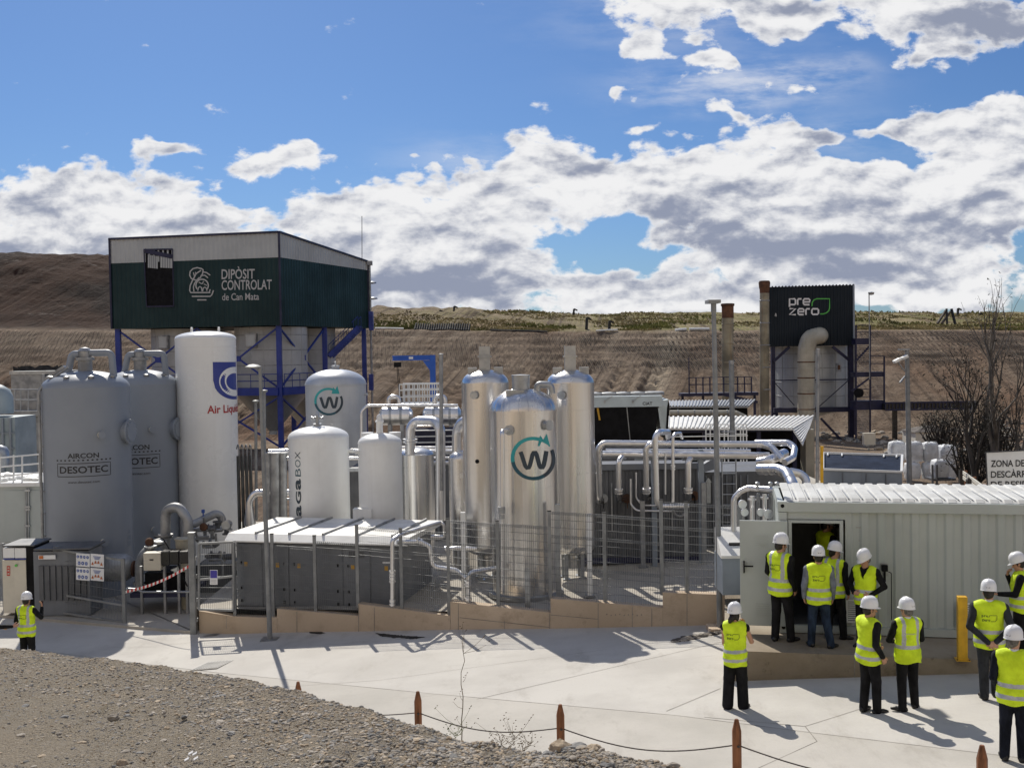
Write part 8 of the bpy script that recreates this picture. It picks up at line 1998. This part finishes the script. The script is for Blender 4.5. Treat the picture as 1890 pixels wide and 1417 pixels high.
def np_obj(name, parts, mats, parent):          # parts: list of (V, F, ids) in the person's own frame
    vs, fs, ms = [], [], []; o = 0
    for V, Fc, I in parts: vs.append(V); fs.append(Fc+o); ms.append(I); o += len(V)
    me = bpy.data.meshes.new(name); me.from_pydata(np.concatenate(vs).tolist(), [], np.concatenate(fs).tolist())
    for m in mats: me.materials.append(m)
    me.polygons.foreach_set('material_index', np.concatenate(ms).astype(np.int32)); me.polygons.foreach_set('use_smooth', [True]*len(me.polygons)); me.update()
    ob = bpy.data.objects.new(name, me); COL.objects.link(ob); ob.parent = parent; return ob
def hand(wrist, dirv, palm_n, side, curl, hs=1.0):
    """hand in world frame of the person: wrist point, pointing direction, palm normal, side +1 right / -1 left"""
    d = np.array(dirv, float); d /= np.linalg.norm(d); n = np.array(palm_n, float); n -= d*(n @ d); n /= np.linalg.norm(n); x = np.cross(d, n)*side   # x points to the thumb side
    W = np.array(wrist, float); pt = lambda a, b, c: W+(x*a+d*b+n*c)*hs
    c0 = pt(0,.09,.02); S = SDF(c0-.17, c0+.17, .0052)
    S.cone(pt(.0,-.03,0), pt(0,.015,0), .025*hs, .026*hs, 0, .012)
    for a in (-.024,-.008,.008,.024): S.cone(pt(a*.75,.012,0), pt(a,.085,.0), .0155*hs, .0135*hs, 0, .012)
    for a, L in ((.027,.070),(.009,.080),(-.010,.074),(-.028,.058)):
        base = np.array((a,.088,0)); ang = 0; p = base; segs = (.46,.31,.23)
        for i, f in enumerate(segs):
            ang += curl*(.9,1.1,.7)[i]*(1.06 if a < 0 else .94); q = p+np.array((a*.05,math.cos(ang),math.sin(ang)))*L*f
            S.cone(pt(*p), pt(*q), (.0098-.0008*i)*hs, (.0092-.0009*i)*hs, 0, .004); p = q
    p = np.array((.026,.028,.004)); 
    for i, (L, an, cu) in enumerate(((.040,.75,.25),(.030,.45,.45),(.024,.25,.6))):
        q = p+np.array((math.sin(an)*.9, math.cos(an), math.sin(cu*.8*(.5+curl))))*L; S.cone(pt(*p), pt(*q), (.0128-.0012*i)*hs, (.0116-.0014*i)*hs, 0, .008); p = q
    return S.mesh()
def person(label, base, face, height, pose=None, top='suit_black', legs='suit_black', skin='skin', hair='hair_dark', vest='plain', wide=False, bare=False, straps=False, print_=True, hold=None, longhair=False, sexw=1.0, collar=None):
    pose = pose or {}; g = lambda k, d: np.array(pose.get(k, d), float)
    t = thing('person', base, label, 'person', 'visitors in hi-vis vests and helmets'); t.rotation_euler = (0, 0, face); sc = height/1.75; t.scale = (sc, sc, sc)
    lean = pose.get('lean', 0.0); w = sexw
    # joints, x to the person's right, y forward
    w *= 1.06
    an = {s: g('ankle'+s, (.105*q, -.02+.03*q, .085)) for s, q in (('L',-1),('R',1))}
    hip = {s: g('hip'+s, (.088*q, 0, .90)) for s, q in (('L',-1),('R',1))}
    kn = {s: g('knee'+s, (an[s]+hip[s])/2+np.array((0,.022,.02))) for s in 'LR'}
    pel = np.array((0,-.005,.95)); off = lambda z: np.array((0, math.sin(lean)*(z-.95), 0))
    chest = np.array((0,0,1.28))+off(1.28); up_ = np.array((0,-.01,1.40))+off(1.40); nk = np.array((0,-.01,1.48))+off(1.48)
    sh = {s: g('sh'+s, np.array((.188*q*w, -.015, 1.415))+off(1.415)) for s, q in (('L',-1),('R',1))}
    el = {s: g('el'+s, (.245*q, -.05, 1.13)) for s, q in (('L',-1),('R',1))}
    wr = {s: g('wr'+s, (.25*q, .04, .885)) for s, q in (('L',-1),('R',1))}
    hy, hp_ = pose.get('yaw', 0), pose.get('nod', 0); RH = rotz(hy) @ rotx(-hp_); hc = np.array((0,.02,1.63))+off(1.63); H = lambda v: tuple(RH @ np.array(v, float)+hc)
    # --- body: ids 0 top, 1 legs, 2 skin, 3 shoes, 4 eyes, 5 collar
    S = SDF((-.62,-.55,-.01), (.62,.62,1.80), .0135)
    S.cone(pel, chest*.5+pel*.5, .150*w, .138*w, 0, .04, .72); S.cone(chest*.5+pel*.5, chest, .138*w, .158*w, 0, .05, .70); S.cone((-.085*w,*(up_[1:])), (.085*w,*(up_[1:])), .105, .105, 0, .05, .85)
    S.ell(pel+np.array((0,-.03,-.03)), (.155*w,.125,.13), 1, .03)
    tr = .058 if not wide else .088
    for s in 'LR':
        S.cone(hip[s], kn[s], .106 if not wide else .108, .078 if not wide else .095, 1, .03); S.cone(kn[s], an[s]+np.array((0,-.005,-.03)), .078 if not wide else .095, tr+.008, 1, .02)
        ft = pose.get('foot'+s, (.3 if s == 'R' else -.3)); fd = np.array((math.sin(ft), math.cos(ft), 0)); a = an[s].copy(); a[2] = .035
        S.cone(a-fd*.05, a+fd*.10, .040, .038, 3, .01); S.cone(a+fd*.10, a+fd*.165+np.array((0,0,-.008)), .040, .026, 3, .01)
    for s in 'LR':
        q = 1 if s == 'R' else -1; arm = 2 if bare else 0; r0 = .050 if bare else .069
        S.cone(up_+np.array((q*.05,0,0)), sh[s], .075, .070, 0, .04); S.cone(sh[s], el[s], r0, r0*.78, arm, .025); S.cone(el[s], wr[s], r0*.78, .032 if bare else .041, arm, .015)
    S.cone(nk-np.array((0,0,.05)), hc+np.array((0,-.02,-.05)), .064, .056, 2, .02)
    if collar: S.cone(nk+np.array((0,-.005,-.03)), nk+np.array((0,.0,.012)), .073, .068, 5, .01)
    S.ell(H((0,-.008,.022)), (.074,.094,.094), 2, .01, RH.T); S.ell(H((0,.022,-.045)), (.056,.066,.066), 2, .03, RH.T); S.ell(H((0,.058,-.088)), (.030,.026,.024), 2, .025, RH.T)
    S.cone(H((0,.088,.005)), H((0,.112,-.032)), .010, .016, 2, .012); S.cone(H((-.022,.086,-.062)), H((.022,.086,-.062)), .009, .009, 2, .008)
    for q in (-1, 1):
        S.ell(H((q*.076,-.012,-.005)), (.012,.022,.033), 2, .008, RH.T); S.cone(H((q*.018,.084,.026)), H((q*.048,.074,.026)), .011, .009, 2, .012); S.ell(H((q*.031,.082,.008)), (.012,.010,.008), 4, 0, RH.T)
    body = [S.mesh()]
    if pose.get('jacket', True):
        pass
    for s in 'LR':
        q = 1 if s == 'R' else -1; d = wr[s]-el[s]; d /= np.linalg.norm(d); hd = g('hd'+s, d*.85+np.array((-.1*q,.15,0))); pn = g('pn'+s, (-q, .1, 0)); V, Fq, I = hand(wr[s]+d*.012, hd, pn, q, pose.get('curl'+s, .42)); body.append((V, Fq, I*0+2))
    mats = [M[top], M[legs], M[skin], M['shoe'], M['eye'], M['shirt_white']]
    np_obj('body', body, mats, t)
    # --- hair
    S = SDF(np.array(hc)-.2, np.array(hc)+.2, .011); S.ell(H((0,-.022,.028)), (.081,.094,.10), 0, 0, RH.T); S.ell(H((0,-.050,-.030)), (.068,.052,.068), 0, .03, RH.T)
    for q in (-1, 1): S.cone(H((q*.070,.010,.03)), H((q*.072,.012,-.028)), .012, .008, 0, .01)
    if longhair: S.ell(H((0,-.115,-.055)), (.052,.050,.055), 0, .02, RH.T); S.ell(H((-.03,-.125,-.10)), (.035,.03,.045), 0, .03, RH.T); S.ell(H((.05,-.02,-.05)), (.035,.05,.06), 0, .03, RH.T); S.ell(H((-.05,-.02,-.05)), (.035,.05,.06), 0, .03, RH.T)
    V, Fq, I = S.mesh(); 
    loc = (V-hc) @ RH; keep = ~((loc[Fq].mean(1)[:, 1] > .052) & (loc[Fq].mean(1)[:, 2] < .06)); np_obj('hair', [(V, Fq[keep], I[keep])], [M[hair]], t)
    # --- helmet: shell, peak and ridge
    mb = MB(); prof = [(1.0,-.008),(1.0,.03),(.96,.075),(.82,.115),(.58,.142),(.3,.154),(.001,.158)]; seg = 28; V = []
    for r_, z in prof:
        for k in range(seg):
            th = 2*math.pi*k/seg; rg_ = 1+.05*max(0, 1-abs(math.cos(th))*7)*(z > .05); V.append(H((.116*r_*math.cos(th), -.012+.140*r_*math.sin(th), .050+z*rg_*1.06)))
    mb.add(V, [(i*seg+k, i*seg+(k+1) % seg, (i+1)*seg+(k+1) % seg, (i+1)*seg+k) for i in range(len(prof)-1) for k in range(seg)], 0, True)
    V = []
    for r_, z in ((.98,.004),(1.0,-.004),(1.09,-.012),(1.09,-.017),(.98,-.010)):
        for k in range(seg):
            th = 2*math.pi*k/seg; fr_ = max(0, math.sin(th))**2; rr = r_ if r_ < 1.05 else 1.05+.30*fr_; V.append(H((.116*(r_ if r_ < 1.05 else 1.05+.08*fr_)*math.cos(th), -.012+.140*rr*math.sin(th), .052+z-(.012*fr_ if r_ > 1.05 else 0))))
    mb.add(V, [(i*seg+k, i*seg+(k+1) % seg, (i+1)*seg+(k+1) % seg, (i+1)*seg+k) for i in range(4) for k in range(seg)], 0, True)
    ob = bpy.data.objects.new('helmet', bpy.data.meshes.new('helmet')); ob.data.from_pydata([tuple(v) for v in mb.v], [], mb.f); ob.data.materials.append(M['helmet_white']); ob.data.polygons.foreach_set('use_smooth', [True]*len(mb.f)); COL.objects.link(ob); ob.parent = t
    mb = MB()
    for k in range(3): z = .085+.014*k; mb.add([H((.03*sx_, -.012-.140*(.99-.03*k), z+dz)) for sx_, dz in ((-1,0),(1,0),(1,.006),(-1,.006))], [(0,1,2,3)])
    vo = bpy.data.objects.new('helmet_vents', bpy.data.meshes.new('helmet_vents')); vo.data.from_pydata([tuple(v) for v in mb.v], [], mb.f); vo.data.materials.append(M['helmet_dark']); COL.objects.link(vo); vo.parent = ob
    # --- vest over the torso
    hem = pose.get('hem', .80); S = SDF((-.42,-.42,hem-.06), (.42,.42,1.56), .0115); e = .036
    S.cone(np.array((0,-.015,hem-.04)), pel, .172*w+e, .156*w+e, 0, .04, .86); S.ell(pel+np.array((0,-.03,-.03)), (.162*w+e,.125+e,.16+e), 0, .04); S.cone(pel, chest*.5+pel*.5, .152*w+e, .142*w+e, 0, .05, .77); S.cone(chest*.5+pel*.5, chest, .142*w+e, .160*w+e, 0, .05, .75); S.cone((-.085*w,*(up_[1:])), (.085*w,*(up_[1:])), .105+e*.75, .105+e*.75, 0, .05, .88)
    for s in 'LR': S.cone(up_+np.array(((.05 if s == 'R' else -.05),0,0)), sh[s]*.86+up_*.14, .075+e*.6, .070+e*.55, 0, .04)
    X, Yv, Z = np.meshgrid(*S.ax, indexing='ij', sparse=True); hz = hem+.012*np.sin(X*19+face*3)+.01*np.sin(Yv*23)
    S.D = np.maximum(S.D, hz-Z); yn = off(1.5)[1]
    S.D = np.maximum(S.D, -(np.sqrt((X/.075)**2+((Yv-yn-.02)/.085)**2+((Z-1.53)/.085)**2)-1)*.075)
    vneck = (Z-1.28)*.42-np.abs(X)
    S.D = np.maximum(S.D, np.where(Yv > .03, vneck*.6, -1))
    S.D = np.maximum(S.D, np.abs(X)-(.205*w+.02*(Z < 1.2)))
    V, Fq, I = S.mesh(); V = V+(.006*np.sin(V[:, 2:3]*31+V[:, :1]*17+face)*np.array((.4,1,0))+.004*np.sin(V[:, 2:3]*57+V[:, :1]*9)*np.array((1,.4,0))) ; c = V[Fq].mean(1); b1 = hem+.085; b2 = hem+.235; Im = np.zeros(len(Fq), np.int32)
    z_ = c[:, 2]+.10*c[:, 0]*pose.get('tilt', 0)
    if straps: Im[(z_ > b2) & (z_ < b2+.055)] = 1; Im[(np.abs(np.abs(c[:, 0])-.118) < .028) & (z_ > b2)] = 1
    else: Im[(z_ > b1) & (z_ < b1+.052)] = 1; Im[(z_ > b2) & (z_ < b2+.052)] = 1
    if straps == 2: Im[(z_ > b1) & (z_ < b1+.052)] = 1
    vest_o = np_obj('vest', [(V, Fq, Im)], [M['hi_vis'], M['reflective']], t)
    # --- print on the back of the vest
    if print_:
        bv = BVHTree.FromPolygons([Vector(v) for v in V.tolist()], Fq.tolist()); mb = MB(); zc = 1.265
        def prj(p):
            h_ = bv.ray_cast(Vector((p[0], -.6, p[1])), Vector((0,1,0))); return (h_[0]+Vector((0,-.006,0))) if h_[0] else Vector((p[0], -.2, p[1]))
        k = 1 if print_ is True else .9; mt = M['vest_print'] if print_ is True else M['reflective']
        if print_ is True:
            for txt, cx_, cz_, w_, h_ in (('pre', -.085, zc+.035, .085, .042), ('zero', -.068, zc-.022, .118, .034)):
                v, f = fit_text(txt, w_, h_, .015, res=1); mb.add([prj((cx_+a, cz_+b)) for a, b in v], f)
            v, f = ribbon(dens([(-.032,zc+.028),(-.015,zc+.058),(.085,zc+.058),(.085,zc-.006),(.06,zc-.036),(.0,zc-.036)], .02), .007); mb.add([prj(p) for p in v], f)
        else:
            v, f = fit_text('energia', .15, .035, .01, res=1); mb.add([prj((a-.01, zc+.015+b)) for a, b in v], f); v, f = ribbon(arc(-.108, zc+.015, .018, 0, 300, 10), .009); mb.add([prj(p) for p in v], f)
        ob = bpy.data.objects.new('vest_print', bpy.data.meshes.new('vest_print')); ob.data.from_pydata([tuple(v) for v in mb.v], [], mb.f); ob.data.materials.append(mt); COL.objects.link(ob); ob.parent = vest_o
    if hold:
        p, up3, nn = hold; p = Vector(p); up3 = Vector(up3).normalized(); nn = Vector(nn).normalized(); s3 = up3.cross(nn)
        M3 = Matrix.Rotation(face, 4, 'Z'); wp_ = Vector(base)+M3 @ (p*sc); mb = MB(); mb.obox(wp_, (M3 @ s3)*.036*sc, (M3 @ up3)*.075*sc, (M3 @ nn)*.0045*sc); mb.build('phone', M['phone'], label=hold_label[0], cat='phone', bevel=.003); hold_label.pop(0)
    return t
hold_label = ['dark phone held up by the worker at the far left gate', 'dark phone held low by the man at the right picture edge']
Fwd = math.radians                                # face: 0 looks away from the camera, +90 left, -90 right
def stand(px, py, slab=False): q = on_slab(px, py) if slab else G(px, py); return (q.x, q.y, q.z)
# far left pair
person('worker at the far left, seen from behind, holding a phone up at the gate', stand(52,1234), R(-12), 1.66, {'elR': (.30,.12,1.22), 'wrR': (.20,.30,1.40), 'hdR': (-.2,.2,1), 'pnR': (-.6,-.6,0), 'nod': .1, 'elL': (-.27,-.02,1.14), 'wrL': (-.24,.12,.93)}, straps=2, hold=((.16,.36,1.48), (0,.1,1), (0,-1,.1)))
person('worker cut by the left picture edge with one arm stretched forward', stand(-14,1246), R(-60), 1.66, {'elR': (.30,.14,1.18), 'wrR': (.24,.42,1.14), 'hdR': (0,1,.1), 'pnR': (-1,0,.2), 'elL': (-.26,.0,1.14), 'wrL': (-.20,.22,1.06)}, straps=2)
# woman in front of the platform corner
person('woman in wide black trousers with bare arms and dark gathered hair, hand at her face', stand(1358,1307), R(-18), 1.64, {'elR': (.27,.07,1.16), 'wrR': (.135,.17,1.40), 'hdR': (-.25,.0,1), 'pnR': (-.5,-.8,0), 'curlR': .7, 'elL': (-.19,.06,1.10), 'wrL': (.04,.20,1.08), 'hdL': (1,.1,0), 'yaw': R(-22), 'ankleL': (-.135,.0,.085), 'ankleR': (.125,.03,.085), 'footR': .5, 'hem': .76, 'tilt': -.6}, top='suit_black', wide=True, bare=True, longhair=True, sexw=.92)
# the group at the container door
person('tall man in black leaning by the open door leaf, looking into the container', stand(1442,1183,True), R(-48), 1.87, {'elL': (-.27,.02,1.15), 'wrL': (-.20,.16,.98), 'elR': (.24,-.06,1.13), 'wrR': (.215,.08,.90), 'yaw': R(-18), 'nod': .12, 'ankleR': (.13,.10,.085), 'ankleL': (-.10,-.03,.085)}, straps=2, print_=True)
person('man in blue jeans and grey sleeves seen from behind at the container doorway', stand(1512,1194,True), R(-6), 1.72, {'ankleL': (-.13,.06,.085), 'ankleR': (.20,-.05,.085), 'footR': .9, 'kneeR': (.13,.04,.49), 'elL': (-.26,-.03,1.13), 'wrL': (-.25,.05,.90), 'nod': .05}, top='grey_sleeve', legs='jeans')
person('man in black with his head turned right, behind the man in jeans at the doorway', stand(1541,1178,True), R(-42), 1.69, {'yaw': R(-35), 'nod': .2, 'ankleR': (.16,.04,.085), 'footR': .9}, straps=2, print_=False)
person('dimly lit man standing inside the container doorway', tuple(kp(.95,1.05,.17)), R(-70), 1.80, {'nod': .25, 'yaw': R(-15)}, print_=False)
person('man looking down by the wall box with hands at his waist, facing the camera side', stand(1598,1193,True), R(140), 1.66, {'elR': (.33,-.08,1.15), 'wrR': (.17,.14,1.02), 'hdR': (-1,.1,0), 'pnR': (0,-1,0), 'elL': (-.33,-.08,1.15), 'wrL': (-.15,.15,1.0), 'hdL': (1,.1,0), 'pnL': (0,-1,0), 'nod': .42, 'yaw': R(-22), 'tilt': .3}, hair='hair_grey', print_=False)
# two men talking on the street
person('bearded man in black turned right, on the street before the container', stand(1605,1314), R(-70), 1.71, {'elR': (.25,-.07,1.13), 'wrR': (.22,.08,.93), 'hdR': (-.1,.5,-1), 'elL': (-.26,.02,1.14), 'wrL': (-.16,.20,1.02), 'yaw': R(-10), 'nod': .06, 'ankleR': (.10,.07,.085), 'ankleL': (-.08,-.05,.085), 'footR': .2, 'tilt': .5}, print_=False)
person('man in a vest with grey shoulder straps seen from behind, beside the bearded man', stand(1675,1309), R(8), 1.65, {'elL': (-.28,.06,1.15), 'wrL': (-.14,.22,1.08), 'hdL': (1,.3,.1), 'elR': (.27,.05,1.14), 'wrR': (.14,.22,1.08), 'hdR': (-1,.3,.1), 'yaw': R(18), 'ankleL': (-.12,-.06,.085), 'ankleR': (.16,.06,.085), 'footL': -.9, 'footR': .7}, straps=1, print_=2, collar=True, hair='hair_grey')
person('man in a dark grey suit with hands clasped behind his back, right of the bollard', stand(1826,1288), R(-14), 1.77, {'elR': (.30,-.14,1.14), 'wrR': (.055,-.235,.935), 'hdR': (-1,-.05,-.35), 'pnR': (0,1,0), 'elL': (-.30,-.14,1.14), 'wrL': (-.055,-.25,.925), 'hdL': (1,-.05,-.35), 'pnL': (0,1,0), 'curlR': .6, 'yaw': R(-14), 'nod': .12, 'ankleR': (.11,.10,.085), 'ankleL': (-.08,-.06,.085)}, top='suit_grey', legs='suit_grey', sexw=1.06, collar=True)
person('man at the right picture edge facing left, hand at his mouth and holding a phone', stand(1882,1209,True), R(66), 1.68, {'elR': (.24,.10,1.15), 'wrR': (.07,.19,1.40), 'hdR': (-.25,-.1,1), 'pnR': (-.3,-1,0), 'curlR': .8, 'elL': (-.24,.07,1.13), 'wrL': (-.14,.33,1.10), 'hdL': (.05,1,.0), 'pnL': (0,.2,1), 'curlL': .35, 'nod': .35, 'hem': .80}, print_=False, hold=((-.13,.46,1.13), (.1,1,.1), (0,-.1,1)))
person('man in navy nearest the camera at the lower right, seen from behind', stand(1872,1404), R(-22), 1.70, {'elR': (.27,.0,1.13), 'wrR': (.2,.2,1.0), 'elL': (-.26,-.03,1.13), 'wrL': (-.20,.14,.95), 'yaw': R(-30), 'nod': .05, 'ankleL': (-.12,.02,.085)}, top='suit_navy', legs='suit_navy', hair='hair_grey', collar=True, sexw=1.05, print_=False)
